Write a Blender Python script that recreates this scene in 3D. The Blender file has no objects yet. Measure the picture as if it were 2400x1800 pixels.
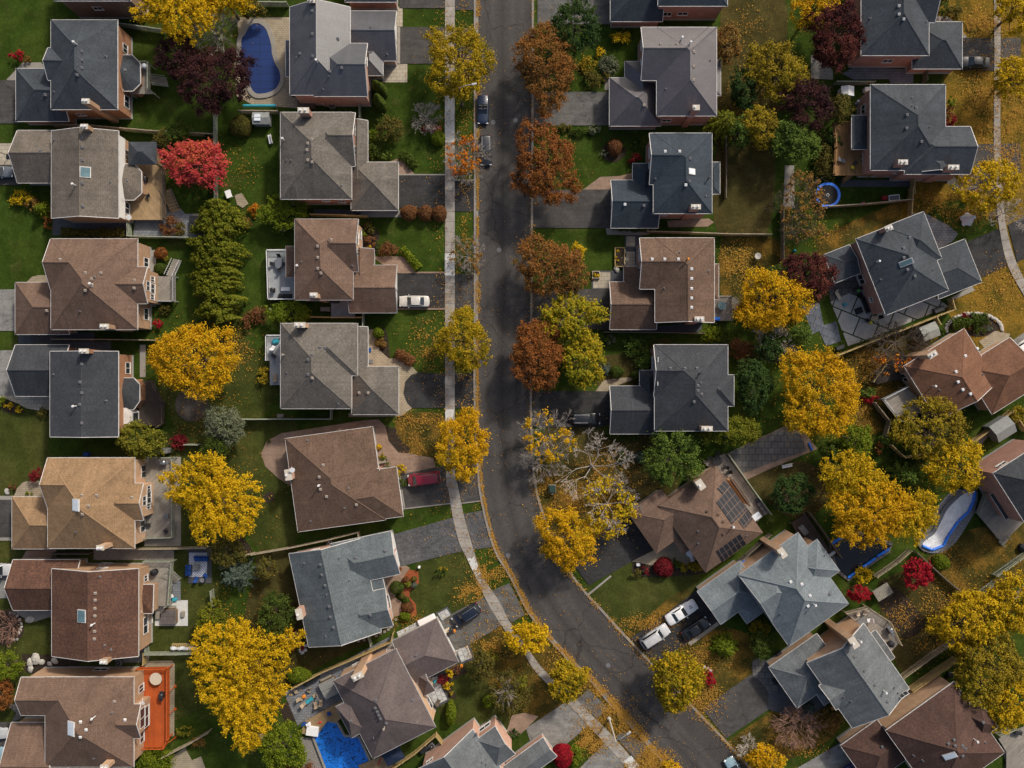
import bpy, math, random
import numpy as np
from mathutils import Vector, Matrix
R = math.radians
scene = bpy.context.scene
COL = scene.collection

# ---------------------------------------------------------------- camera, sky, sun, exposure
H = 130.0            # metres above the ground
S = 15.0             # photograph pixels (of 2400 x 1800) per metre on the ground
cam_d = bpy.data.cameras.new('camera')
cam_d.sensor_width = 36.0
cam_d.lens = 36.0 * H / 160.0
cam_d.clip_start = 1.0
cam_d.clip_end = 3000.0
cam = bpy.data.objects.new('camera', cam_d)
cam.location = (0, 0, H)
COL.objects.link(cam)
scene.camera = cam

SUN_EL, SUN_AZ = R(38), R(35)          # azimuth from +Y towards +X
world = bpy.data.worlds.new('World')
scene.world = world
world.use_nodes = True
wn = world.node_tree
sky = wn.nodes.new('ShaderNodeTexSky')
sky.sky_type = 'NISHITA'
sky.sun_disc = False
sky.sun_elevation = SUN_EL
sky.sun_rotation = SUN_AZ
sky.air_density = 1.0
sky.dust_density = 5.0
sky.ozone_density = 0.6
bg = wn.nodes['Background']
bg.inputs['Strength'].default_value = 0.12
wn.links.new(sky.outputs[0], bg.inputs['Color'])
sun_d = bpy.data.lights.new('sun', 'SUN')
sun_d.energy = 3.15
sun_d.angle = R(5.0)
sun_d.color = (1.0, 0.93, 0.82)
sun = bpy.data.objects.new('sun', sun_d)
d = Vector((math.sin(SUN_AZ) * math.cos(SUN_EL), math.cos(SUN_AZ) * math.cos(SUN_EL), math.sin(SUN_EL)))
sun.rotation_euler = d.to_track_quat('Z', 'Y').to_euler()
sun.location = (40, 60, 90)
COL.objects.link(sun)
scene.view_settings.view_transform = 'Standard'
scene.view_settings.look = 'None'
scene.view_settings.gamma = 1.0
scene.view_settings.exposure = 0.15
scene.cycles.max_bounces = 6
scene.cycles.use_denoising = True

# ---------------------------------------------------------------- positions read from the map of the place
k_t, K_F = 600 / 2212, 2400 / 2212
def N(t, x, y):
    if t == 'F': return x * K_F, y * K_F
    if t == 'N': return x, y
    return 600 * int(t[0]) + x * k_t, 450 * int(t[1]) + y * k_t
def W(t, x, y, z=0.0):
    nx, ny = N(t, x, y)
    f = (H - z) / H / S
    return Vector(((nx - 1200) * f, (900 - ny) * f, z))

# ---------------------------------------------------------------- materials
MATS = {}
def newmat(name):
    m = bpy.data.materials.new(name)
    m.use_nodes = True
    nt = m.node_tree
    b = nt.nodes['Principled BSDF']
    MATS[name] = m
    return m, nt, b
def c4(c): return (c[0], c[1], c[2], 1.0)
def setp(b, rough, spec=0.3, metal=0.0):
    b.inputs['Roughness'].default_value = rough
    b.inputs['Specular IOR Level'].default_value = spec
    b.inputs['Metallic'].default_value = metal
def ramp(nt, fac, stops):
    r = nt.nodes.new('ShaderNodeValToRGB')
    el = r.color_ramp.elements
    while len(el) < len(stops): el.new(0.5)
    for e, (p, c) in zip(el, stops):
        e.position = p; e.color = c4(c)
    nt.links.new(fac, r.inputs[0])
    return r.outputs[0]
def noise(nt, vec, scale, detail=4, rough=0.55, dist=0.0):
    n = nt.nodes.new('ShaderNodeTexNoise')
    n.inputs['Scale'].default_value = scale
    n.inputs['Detail'].default_value = detail
    n.inputs['Roughness'].default_value = rough
    n.inputs['Distortion'].default_value = dist
    if vec is not None: nt.links.new(vec, n.inputs['Vector'])
    return n.outputs['Fac']
def mixc(nt, fac, a, b, mode='MIX'):
    m = nt.nodes.new('ShaderNodeMix')
    m.data_type = 'RGBA'; m.blend_type = mode
    for sock, v in ((m.inputs[0], fac), (m.inputs[6], a), (m.inputs[7], b)):
        if hasattr(v, 'links'): nt.links.new(v, sock)
        elif isinstance(v, (int, float)): sock.default_value = v
        else: sock.default_value = c4(v)
    return m.outputs[2]
def objco(nt):
    return nt.nodes.new('ShaderNodeTexCoord').outputs['Object']
def bumpn(nt, b, h, strength, dist=0.05):
    n = nt.nodes.new('ShaderNodeBump')
    n.inputs['Strength'].default_value = strength
    n.inputs['Distance'].default_value = dist
    nt.links.new(h, n.inputs['Height'])
    nt.links.new(n.outputs[0], b.inputs['Normal'])
def scl(c, f): return tuple(min(1.0, v * f) for v in c)

def asphalt(name, c, c2=None, crack=.5):
    m, nt, b = newmat(name)
    v = objco(nt)
    col = ramp(nt, noise(nt, v, 4.0, 6, .75), [(.3, scl(c, .78)), (.7, c2 or scl(c, 1.22))])
    mp = nt.nodes.new('ShaderNodeMapping'); mp.inputs['Scale'].default_value = (.18, 1.5, 1); nt.links.new(v, mp.inputs[0])
    col = mixc(nt, 1.0, col, ramp(nt, noise(nt, mp.outputs[0], 1.0, 5, .65), [(.32, (.78,) * 3), (.68, (1.14,) * 3)]), 'MULTIPLY')
    col = mixc(nt, 1.0, col, ramp(nt, noise(nt, v, .42, 5, .66, .7), [(.34, (.68,) * 3), (.62, (1.08,) * 3)]), 'MULTIPLY')
    col = mixc(nt, 1.0, col, ramp(nt, noise(nt, v, .75, 2, .5), [(.22, (.5,) * 3), (.31, (1,) * 3)]), 'MULTIPLY')
    vo = nt.nodes.new('ShaderNodeTexVoronoi'); vo.feature = 'DISTANCE_TO_EDGE'; vo.inputs['Scale'].default_value = .24
    n2 = nt.nodes.new('ShaderNodeTexNoise'); n2.inputs['Scale'].default_value = 1.1; n2.inputs['Detail'].default_value = 4; nt.links.new(v, n2.inputs['Vector'])
    dv = nt.nodes.new('ShaderNodeVectorMath'); dv.operation = 'MULTIPLY_ADD'; dv.inputs[1].default_value = (1.4, 1.4, 0)
    nt.links.new(n2.outputs['Color'], dv.inputs[0]); nt.links.new(v, dv.inputs[2]); nt.links.new(dv.outputs[0], vo.inputs['Vector'])
    col = mixc(nt, crack, col, ramp(nt, vo.outputs['Distance'], [(.004, (.4,) * 3), (.014, (1,) * 3)]), 'MULTIPLY')
    nt.links.new(col, b.inputs['Base Color']); setp(b, .9, .22)
    return m

def pm(name, c, var=0.25, scale=2.0, rough=0.8, spec=0.25, metal=0.0, bump=0.0, big=0.0, c2=None):
    """plain surface with small and, if big, larger blotches"""
    m, nt, b = newmat(name)
    v = objco(nt)
    n = noise(nt, v, scale, 5, 0.65)
    c2 = c2 or scl(c, 1 + var)
    col = ramp(nt, n, [(0.32, scl(c, 1 - var)), (0.68, c2)])
    if big:
        n2 = noise(nt, v, 0.22, 4, 0.6, 0.6)
        f = ramp(nt, n2, [(0.35, (1 - big,) * 3), (0.7, (1 + 0.0,) * 3)])
        col = mixc(nt, 1.0, col, f, 'MULTIPLY')
    nt.links.new(col, b.inputs['Base Color'])
    setp(b, rough, spec, metal)
    if bump: bumpn(nt, b, n, bump)
    return m

def shingle(name, ca, cb, cc, rough=.82, spec=.2):
    m, nt, b = newmat(name)
    mean = tuple(.93 * (x * .4 + y * .6) for x, y in zip(ca, cb)); soft = lambda q: tuple(.55 * x + .45 * y for x, y in zip(q, mean)); ca, cb, cc = soft(ca), soft(cb), soft(cc)
    uv = nt.nodes.new('ShaderNodeUVMap').outputs[0]
    br = nt.nodes.new('ShaderNodeTexBrick')
    br.offset = 0.37
    br.inputs['Scale'].default_value = 1.0
    br.inputs['Brick Width'].default_value = 0.62
    br.inputs['Row Height'].default_value = 0.30
    br.inputs['Mortar Size'].default_value = 0.018
    br.inputs['Color1'].default_value = c4(ca)
    br.inputs['Color2'].default_value = c4(cb)
    br.inputs['Mortar'].default_value = c4(scl(ca, 0.6))
    nt.links.new(uv, br.inputs['Vector'])
    n = noise(nt, uv, 3.1, 2, 0.7)
    f = ramp(nt, n, [(0.42, (0, 0, 0)), (0.66, (1, 1, 1))])
    col = mixc(nt, f, br.outputs['Color'], cc)
    n2 = noise(nt, uv, 0.35, 5, 0.7)
    w = ramp(nt, n2, [(0.3, (0.78,) * 3), (0.72, (1.12,) * 3)])
    col = mixc(nt, 1.0, col, w, 'MULTIPLY')
    oi = nt.nodes.new('ShaderNodeObjectInfo')
    va = nt.nodes.new('ShaderNodeVectorMath'); va.operation = 'ADD'; nt.links.new(uv, va.inputs[0]); nt.links.new(oi.outputs['Location'], va.inputs[1])
    mp = nt.nodes.new('ShaderNodeMapping'); mp.inputs['Scale'].default_value = (1.3, .11, 1); nt.links.new(va.outputs[0], mp.inputs[0])
    col = mixc(nt, 1.0, col, ramp(nt, noise(nt, mp.outputs[0], 1.0, 4, .6), [(.3, (.84,) * 3), (.7, (1.10,) * 3)]), 'MULTIPLY')
    pt = ramp(nt, noise(nt, va.outputs[0], .28, 3, .5, .5), [(.34, (.86,) * 3), (.6, (1.05,) * 3)])
    col = mixc(nt, 1.0, col, pt, 'MULTIPLY')
    nt.links.new(col, b.inputs['Base Color'])
    setp(b, rough, spec)
    bumpn(nt, b, br.outputs['Fac'], 0.35, 0.02)
    return m

def brickwall(name, ca, cb, mortar, bw=0.3, bh=0.1):
    m, nt, b = newmat(name)
    v = objco(nt)
    sx = nt.nodes.new('ShaderNodeSeparateXYZ'); nt.links.new(v, sx.inputs[0])
    ad = nt.nodes.new('ShaderNodeMath'); ad.operation = 'ADD'
    nt.links.new(sx.outputs[0], ad.inputs[0]); nt.links.new(sx.outputs[1], ad.inputs[1])
    cb_ = nt.nodes.new('ShaderNodeCombineXYZ')
    nt.links.new(ad.outputs[0], cb_.inputs[0]); nt.links.new(sx.outputs[2], cb_.inputs[1])
    br = nt.nodes.new('ShaderNodeTexBrick')
    br.inputs['Scale'].default_value = 1.0
    br.inputs['Brick Width'].default_value = bw
    br.inputs['Row Height'].default_value = bh
    br.inputs['Mortar Size'].default_value = 0.012
    br.inputs['Color1'].default_value = c4(ca)
    br.inputs['Color2'].default_value = c4(cb)
    br.inputs['Mortar'].default_value = c4(mortar)
    nt.links.new(cb_.outputs[0], br.inputs['Vector'])
    n2 = noise(nt, v, 0.8, 4, 0.6)
    w = ramp(nt, n2, [(0.3, (0.8,) * 3), (0.7, (1.1,) * 3)])
    nt.links.new(mixc(nt, 1.0, br.outputs['Color'], w, 'MULTIPLY'), b.inputs['Base Color'])
    setp(b, 0.9, 0.2)
    return m

def paver(name, ca, cb, mortar, bw, bh, rot=0.0, ms=0.03, stain=0.25, rough=0.85):
    m, nt, b = newmat(name)
    v = objco(nt)
    mp = nt.nodes.new('ShaderNodeMapping')
    mp.inputs['Rotation'].default_value = (0, 0, rot)
    nt.links.new(v, mp.inputs[0])
    br = nt.nodes.new('ShaderNodeTexBrick')
    br.inputs['Scale'].default_value = 1.0
    br.inputs['Brick Width'].default_value = bw
    br.inputs['Row Height'].default_value = bh
    br.inputs['Mortar Size'].default_value = ms
    br.inputs['Color1'].default_value = c4(ca)
    br.inputs['Color2'].default_value = c4(cb)
    br.inputs['Mortar'].default_value = c4(mortar)
    nt.links.new(mp.outputs[0], br.inputs['Vector'])
    n2 = noise(nt, v, 0.6, 5, 0.65, 0.4)
    w = ramp(nt, n2, [(0.3, (1 - stain,) * 3), (0.7, (1.08,) * 3)])
    nt.links.new(mixc(nt, 1.0, br.outputs['Color'], w, 'MULTIPLY'), b.inputs['Base Color'])
    setp(b, rough, 0.25)
    return m

def grass(name, ca, cb, cc, leaf=None, amount=0.5):
    m, nt, b = newmat(name)
    v = objco(nt)
    n1 = noise(nt, v, 0.12, 5, 0.62, 0.5)
    n2 = noise(nt, v, 2.4, 6, 0.75)
    n3 = noise(nt, v, 14.0, 3, 0.8)
    col = ramp(nt, n1, [(0.3, ca), (0.52, cb), (0.74, cc)])
    f2 = ramp(nt, n2, [(0.3, (0.62,) * 3), (0.72, (1.25,) * 3)])
    f3 = ramp(nt, n3, [(0.25, (0.55,) * 3), (0.75, (1.4,) * 3)])
    dry = ramp(nt, noise(nt, v, .33, 5, .7, .6), [(.56, (0, 0, 0)), (.76, (.75,) * 3)])
    col = mixc(nt, dry, col, (.092, .082, .028))
    col = mixc(nt, 1.0, col, ramp(nt, noise(nt, v, .5, 4, .6), [(.3, (.72,) * 3), (.7, (1.2,) * 3)]), 'MULTIPLY')
    col = mixc(nt, 1.0, col, f2, 'MULTIPLY')
    col = mixc(nt, 1.0, col, f3, 'MULTIPLY')
    if leaf:
        vo = noise(nt, v, 7.0, 3, 0.75)
        big = noise(nt, v, 0.35, 4, 0.6)
        ad = nt.nodes.new('ShaderNodeMath'); ad.operation = 'MULTIPLY'
        nt.links.new(vo, ad.inputs[0]); nt.links.new(big, ad.inputs[1])
        f = ramp(nt, ad.outputs[0], [(0.26 - 0.16 * amount, (0, 0, 0)), (0.34 - 0.14 * amount, (1, 1, 1))])
        lf = ramp(nt, noise(nt, v, 5.0, 2, 0.6), [(0.3, scl(leaf, 0.55)), (0.7, scl(leaf, 1.25))])
        col = mixc(nt, f, col, lf)
    nt.links.new(col, b.inputs['Base Color'])
    setp(b, 0.95, 0.04)
    bumpn(nt, b, n3, 0.6, 0.08)
    return m

def leafmat(name, stops, trans=0.3):
    m, nt, b = newmat(name)
    at = nt.nodes.new('ShaderNodeAttribute'); at.attribute_name = 'tint'
    n = len(stops)
    col = ramp(nt, at.outputs['Fac'], [(i / max(1, n - 1), c) for i, c in enumerate(stops)])
    nt.links.new(col, b.inputs['Base Color'])
    setp(b, 0.7, 0.06)
    tr = nt.nodes.new('ShaderNodeBsdfTranslucent')
    nt.links.new(col, tr.inputs['Color'])
    mx = nt.nodes.new('ShaderNodeMixShader')
    mx.inputs[0].default_value = trans
    nt.links.new(b.outputs[0], mx.inputs[1]); nt.links.new(tr.outputs[0], mx.inputs[2])
    nt.links.new(mx.outputs[0], nt.nodes['Material Output'].inputs[0])
    return m

# roofs: three shingle tones each
shingle('roof_slate', (.040, .049, .060), (.058, .068, .080), (.072, .080, .090))
shingle('roof_navy', (.030, .042, .056), (.042, .056, .072), (.052, .066, .080))
shingle('roof_black', (.036, .040, .047), (.050, .055, .063), (.066, .070, .076))
shingle('roof_brown', (.122, .077, .055), (.168, .107, .077), (.195, .130, .098))
shingle('roof_umber', (.090, .056, .040), (.145, .092, .064), (.180, .118, .084))
shingle('roof_taupe', (.105, .088, .072), (.150, .128, .106), (.185, .160, .134))
shingle('roof_greyed', (.098, .088, .077), (.150, .135, .116), (.190, .170, .148))
shingle('roof_tan', (.210, .130, .068), (.290, .185, .102), (.340, .220, .126))
shingle('roof_russet', (.062, .036, .030), (.110, .058, .040), (.190, .088, .050))
shingle('roof_red', (.140, .068, .040), (.190, .092, .054), (.225, .115, .070))
shingle('roof_maroon', (.060, .034, .028), (.085, .048, .038), (.118, .064, .047))
shingle('roof_mauve', (.100, .078, .077), (.130, .104, .100), (.150, .122, .118))
shingle('roof_violet', (.088, .080, .084), (.112, .102, .105), (.130, .119, .120))
shingle('roof_steel', (.100, .112, .120), (.135, .148, .155), (.165, .176, .182))
shingle('roof_metal', (.058, .058, .068), (.074, .074, .084), (.088, .088, .096), .42, .9)
shingle('roof_purple', (.062, .054, .062), (.080, .070, .076), (.094, .083, .088), .42, .9)
shingle('roof_blue', (.090, .108, .118), (.118, .140, .150), (.155, .178, .186))
shingle('roof_silver', (.125, .150, .166), (.160, .186, .202), (.205, .232, .246))
brickwall('brick_orange', (.36, .16, .075), (.27, .115, .055), (.34, .24, .17))
brickwall('brick_pink', (.40, .20, .15), (.33, .16, .12), (.40, .28, .23))
brickwall('brick_tan', (.40, .24, .14), (.33, .19, .105), (.42, .31, .22))
brickwall('brick_buff', (.52, .33, .20), (.46, .28, .165), (.50, .37, .27))
brickwall('brick_salmon', (.52, .31, .225), (.46, .26, .19), (.50, .36, .29))
brickwall('brick_brown', (.20, .125, .085), (.15, .095, .065), (.24, .18, .14))
pm('trim_white', (.54, .52, .50), .18, 1.3, .5)
pm('trim_grey', (.34, .34, .34), .1, 3, .5)
pm('siding_white', (.66, .65, .62), .06, 3, .6)
pm('foundation', (.36, .36, .35), .12, 2, .9)
pm('chimney_cap', (.46, .42, .36), .12, 5, .85)
pm('metal_white', (.62, .62, .62), .04, 3, .3, .5)
pm('metal_vent', (.12, .12, .13), .2, 6, .6, .4)
pm('vent_tan', (.30, .25, .21), .15, 6, .6, .4)
pm('pane', (.018, .024, .03), .3, 1.5, .06, .7)
pm('skylight_glass', (.10, .17, .19), .25, .8, .08, .7)
pm('skylight_white', (.62, .68, .74), .08, 2, .2, .5)
pm('door_white', (.6, .59, .57), .06, 2, .5)
asphalt('asphalt', (.055, .051, .048))
asphalt('asphalt_seal', (.029, .029, .030), (.050, .049, .049), .3)
asphalt('asphalt_old', (.066, .063, .060))
asphalt('asphalt_mid', (.115, .112, .106))
asphalt('asphalt_grey', (.205, .20, .188))
asphalt('asphalt_patchy', (.046, .048, .052), (.145, .145, .148))
pm('concrete', (.27, .25, .22), .12, 4.0, .9, .2, big=.18)
pm('concrete_new', (.52, .52, .50), .10, 3.0, .85, .2, big=.1)
pm('kerb', (.26, .235, .205), .2, 2.5, .9, .2, big=.25)
pm('soil', (.035, .026, .019), .4, 3, .95, .1, bump=.5)
pm('mulch_red', (.24, .068, .028), .35, 5, .95, .1, bump=.5)
pm('gravel', (.20, .185, .165), .45, 7, .95, .15, bump=.6)
paver('paver_pink', (.34, .235, .17), (.28, .19, .14), (.17, .12, .09), .4, .2)
paver('paver_tan', (.36, .30, .21), (.30, .25, .175), (.20, .165, .12), .5, .3)
paver('paver_cream', (.42, .37, .29), (.36, .315, .245), (.20, .18, .15), .9, .6, ms=.03)
paver('paver_grey', (.20, .21, .225), (.155, .165, .18), (.09, .092, .10), .6, .4)
paver('paver_dark', (.15, .14, .13), (.12, .113, .107), (.035, .036, .04), 1.0, 1.0, ms=.04)
paver('paver_slate', (.13, .145, .17), (.10, .115, .14), (.05, .055, .065), 1.1, 1.1, rot=R(22), ms=.04)
paver('paver_white', (.50, .51, .50), (.44, .45, .44), (.24, .25, .25), .75, .75, rot=R(72), ms=.05)
paver('paver_charcoal', (.09, .095, .105), (.075, .08, .09), (.05, .05, .055), .4, .2)
paver('paver_ring', (.10, .085, .07), (.08, .07, .058), (.05, .043, .036), .35, .2)
paver('slab_big', (.42, .41, .375), (.37, .36, .33), (.028, .045, .012), 3.1, 3.0, rot=R(22), ms=.10)
paver('deck_grey', (.36, .38, .39), (.31, .33, .34), (.15, .16, .165), 3.6, .16, rot=R(-45), ms=.015)
paver('deck_wood', (.34, .235, .125), (.28, .19, .10), (.12, .08, .045), 4.0, .16, rot=R(52), ms=.014)
paver('deck_cedar', (.33, .185, .075), (.26, .145, .06), (.11, .06, .03), 3.6, .16, rot=R(90), ms=.014)
paver('deck_weathered', (.30, .27, .23), (.22, .20, .17), (.10, .09, .08), 3.6, .16, rot=R(-45), ms=.016)
paver('deck_brown', (.065, .05, .042), (.05, .04, .034), (.025, .02, .017), 3.0, .16, rot=R(60), ms=.014)
paver('deck_orange', (.42, .085, .018), (.37, .072, .015), (.20, .04, .01), 3.0, .16, rot=R(90), ms=.014)
pm('orange_stain', (.44, .088, .018), .12, 3, .65)
pm('wood_grey', (.24, .22, .18), .25, 3, .85)
pm('wood_fence', (.27, .225, .155), .28, 2.2, .85)
pm('wood_fence_dark', (.13, .11, .085), .3, 2.2, .9)
pm('wood_fence_yellow', (.34, .25, .11), .22, 2.2, .85)
pm('wood_green', (.24, .26, .20), .25, 2.2, .9)
pm('bark', (.095, .075, .058), .35, 4, .95, .1)
pm('bark_pale', (.38, .335, .29), .3, 4, .9, .1)
pm('bark_grey', (.27, .24, .21), .3, 4, .95, .1)
pm('bark_red', (.24, .14, .105), .3, 4, .95, .1)
pm('rock', (.40, .38, .34), .25, 2, .9, .2, bump=.6)
pm('rubber', (.012, .012, .013), .2, 5, .8, .2)
pm('black_cover', (.014, .015, .018), .3, 3, .7, .3)
pm('black_metal', (.02, .02, .022), .2, 4, .45, .5)
pm('grey_metal', (.22, .23, .24), .12, 4, .4, .5, .6)
pm('chrome', (.6, .6, .62), .05, 4, .2, .6, .9)
pm('galvanised', (.42, .43, .43), .1, 4, .5, .5, .5)
pm('pole_concrete', (.45, .43, .38), .12, 4, .9)
pm('red_light', (.35, .01, .012), .1, 4, .25, .6)
pm('head_light', (.65, .67, .68), .06, 4, .15, .7)
pm('plastic_blue', (.012, .17, .75), .12, 3, .4, .5)
pm('plastic_teal', (.03, .28, .36), .12, 3, .5, .4)
pm('plastic_red', (.5, .03, .03), .12, 3, .5, .4)
pm('plastic_white', (.7, .7, .7), .06, 3, .5, .4)
pm('plastic_yellow', (.6, .5, .03), .12, 3, .5, .4)
pm('plastic_green', (.05, .3, .06), .12, 3, .5, .4)
pm('plastic_pink', (.6, .1, .25), .12, 3, .5, .4)
pm('pumpkin', (.6, .2, .02), .2, 3, .6, .3)
pm('fabric_blue', (.02, .06, .22), .2, 3, .9, .1)
pm('fabric_tan', (.34, .27, .19), .15, 3, .9, .1)
pm('fabric_cream', (.48, .41, .32), .1, 3, .9, .1)
pm('fabric_grey', (.14, .145, .15), .2, 3, .9, .1)
pm('fabric_red', (.22, .02, .02), .2, 3, .8, .2)
pm('tub_lid', (.10, .085, .08), .2, 1.5, .7, .3)
pm('tub_lid_grey', (.20, .20, .19), .15, 1.5, .7, .3)
pm('tub_shell', (.16, .10, .055), .2, 3, .7, .3)
pm('box_green', (.02, .045, .035), .15, 3, .6, .3)
pm('tarp_white', (.62, .63, .64), .12, 2.5, .5, .4, bump=.6)
pm('tarp_silver', (.72, .73, .73), .18, 1.2, .4, .5, bump=.8)
pm('shed_grey', (.21, .22, .215), .15, 3, .7)
pm('shed_roof', (.25, .255, .235), .2, 2, .8)
pm('awning', (.62, .68, .74), .06, 2, .5)
pm('water_dark', (.006, .008, .012), .4, .6, .25, .4)
pm('canvas_navy', (.014, .024, .05), .2, 2, .85, .2)
def cover(name, base, dark, leafc, sc=2.2):
    m, nt, b = newmat(name)
    v = objco(nt)
    n = noise(nt, v, sc, 6, 0.72, 1.2)
    f = ramp(nt, n, [(0.52, (0, 0, 0)), (0.58, (1, 1, 1))])
    g = noise(nt, v, 0.5, 3, 0.5)
    bc = ramp(nt, g, [(0.3, scl(base, .8)), (0.7, scl(base, 1.15))])
    col = mixc(nt, f, bc, dark)
    f2 = ramp(nt, noise(nt, v, 0.9, 5, 0.7), [(0.66, (0, 0, 0)), (0.70, (1, 1, 1))])
    nt.links.new(mixc(nt, f2, col, leafc), b.inputs['Base Color'])
    setp(b, 0.45, 0.4)
cover('cover_bright', (.010, .155, .60), (.004, .02, .06), (.035, .02, .02))
m_, nt_, b_ = newmat('cover_mesh')
v_ = objco(nt_)
br_ = nt_.nodes.new('ShaderNodeTexBrick')
br_.offset = 0.0
for k_, val_ in (('Scale', 1.0), ('Brick Width', 20.0), ('Row Height', 1.15), ('Mortar Size', 0.035)):
    br_.inputs[k_].default_value = val_
br_.inputs['Color1'].default_value = (.008, .030, .13, 1)
br_.inputs['Color2'].default_value = (.007, .026, .115, 1)
br_.inputs['Mortar'].default_value = (.004, .013, .05, 1)
nt_.links.new(v_, br_.inputs['Vector'])
nt_.links.new(br_.outputs[0], b_.inputs['Base Color'])
setp(b_, .7, .3)
m_, nt_, b_ = newmat('solar_cells')
uv_ = nt_.nodes.new('ShaderNodeUVMap').outputs[0]
br_ = nt_.nodes.new('ShaderNodeTexBrick')
br_.offset = 0.0
for k_, val_ in (('Scale', 1.0), ('Brick Width', 0.8), ('Row Height', 1.3), ('Mortar Size', 0.045)):
    br_.inputs[k_].default_value = val_
br_.inputs['Color1'].default_value = (.010, .011, .014, 1)
br_.inputs['Color2'].default_value = (.013, .014, .017, 1)
br_.inputs['Mortar'].default_value = (.13, .085, .065, 1)
nt_.links.new(uv_, br_.inputs['Vector'])
nt_.links.new(br_.outputs[0], b_.inputs['Base Color'])
setp(b_, .3, .5)
grass('grass_green', (.023, .043, .006), (.038, .064, .009), (.060, .082, .013))
grass('grass_olive', (.034, .046, .010), (.052, .062, .014), (.075, .076, .020))
grass('grass_dry', (.046, .042, .013), (.068, .056, .018), (.095, .075, .028))
grass('grass_leafy', (.038, .040, .010), (.055, .050, .012), (.075, .062, .016), (.20, .115, .022), .16)
grass('grass_gold', (.062, .056, .010), (.092, .074, .012), (.125, .092, .016), (.23, .135, .020), .36)

# paints for vehicles
for nm, c in (('navy', (.012, .022, .05)), ('charcoal', (.03, .032, .036)), ('white', (.72, .72, .72)), ('pearl', (.50, .48, .44)),
              ('silver', (.42, .43, .44)), ('burgundy', (.20, .008, .022)), ('midnight', (.008, .012, .022)), ('black', (.010, .011, .013)),
              ('skyblue', (.22, .33, .38)), ('steel', (.10, .115, .135)), ('royal', (.02, .03, .14))):
    m_, nt_, b_ = newmat('paint_' + nm)
    fl = noise(nt_, objco(nt_), 2.0, 3)
    nt_.links.new(ramp(nt_, fl, [(.3, scl(c, .88)), (.7, scl(c, 1.1))]), b_.inputs['Base Color'])
    setp(b_, .32, .5)
    b_.inputs['Coat Weight'].default_value = 0.6

# leaves: colour stops along the clump tint
LEAF = {
 'yellow': [(.24, .175, .008), (.50, .315, .010), (.69, .44, .013), (.46, .31, .012)],
 'gold': [(.29, .165, .008), (.53, .29, .010), (.68, .40, .013), (.24, .19, .012)],
 'lime':    [(.13, .14, .012), (.26, .24, .016), (.44, .30, .016), (.17, .19, .016)],
 'street': [(.12, .115, .010), (.27, .20, .012), (.50, .32, .014), (.17, .16, .012)],
 'orange':  [(.30, .075, .012), (.48, .14, .014), (.55, .22, .018), (.40, .09, .02)],
 'amber': [(.24, .175, .010), (.46, .30, .012), (.64, .42, .015), (.20, .185, .012)],
 'rust': [(.085, .038, .016), (.19, .072, .022), (.33, .115, .028), (.13, .070, .024)],
 'copper': [(.075, .055, .020), (.20, .095, .028), (.34, .135, .032), (.10, .085, .026)],
 'rusty':   [(.10, .045, .022), (.17, .075, .032), (.24, .105, .040), (.12, .048, .020)],
 'purple': [(.018, .009, .011), (.034, .014, .016), (.055, .019, .019), (.075, .030, .022)],
 'plum': [(.028, .011, .012), (.055, .016, .016), (.095, .022, .021), (.12, .045, .025)],
 'red': [(.32, .030, .036), (.48, .055, .060), (.58, .10, .075), (.46, .13, .04)],
 'crimson': [(.17, .008, .016), (.30, .012, .024), (.40, .016, .030), (.24, .02, .02)],
 'wine':    [(.09, .010, .014), (.17, .016, .022), (.24, .022, .028), (.12, .016, .016)],
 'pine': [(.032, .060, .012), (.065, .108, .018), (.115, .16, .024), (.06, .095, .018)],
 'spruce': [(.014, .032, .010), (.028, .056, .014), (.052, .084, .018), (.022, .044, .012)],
 'silver':  [(.085, .10, .06), (.13, .145, .085), (.19, .20, .12), (.11, .13, .07)],
 'cedar': [(.065, .082, .010), (.12, .14, .014), (.19, .195, .018), (.11, .105, .014)],
 'green':   [(.030, .052, .010), (.055, .082, .014), (.085, .115, .018), (.05, .07, .012)],
 'bright':  [(.065, .10, .008), (.12, .165, .012), (.18, .21, .016), (.10, .14, .012)],
 'willow':  [(.085, .095, .012), (.15, .155, .018), (.23, .20, .022), (.12, .12, .016)],
 'olive':   [(.055, .055, .014), (.095, .088, .020), (.15, .125, .026), (.08, .06, .016)],
 'mixed': [(.10, .085, .014), (.24, .18, .018), (.40, .28, .020), (.15, .14, .016)],
 'tan':     [(.13, .075, .022), (.20, .115, .032), (.27, .16, .04), (.16, .07, .02)],
 'bluish':  [(.055, .080, .060), (.080, .11, .085), (.12, .15, .115), (.07, .10, .07)],
}
for k_, st_ in LEAF.items():
    leafmat('leaf_' + k_, st_, 0.15 if k_ in ('pine', 'spruce', 'purple', 'plum') else 0.3)
leafmat('leaf_fallen', [(.17, .08, .022), (.34, .17, .035), (.44, .26, .035), (.26, .11, .03)], .1)
def M(n): return MATS[n]

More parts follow.
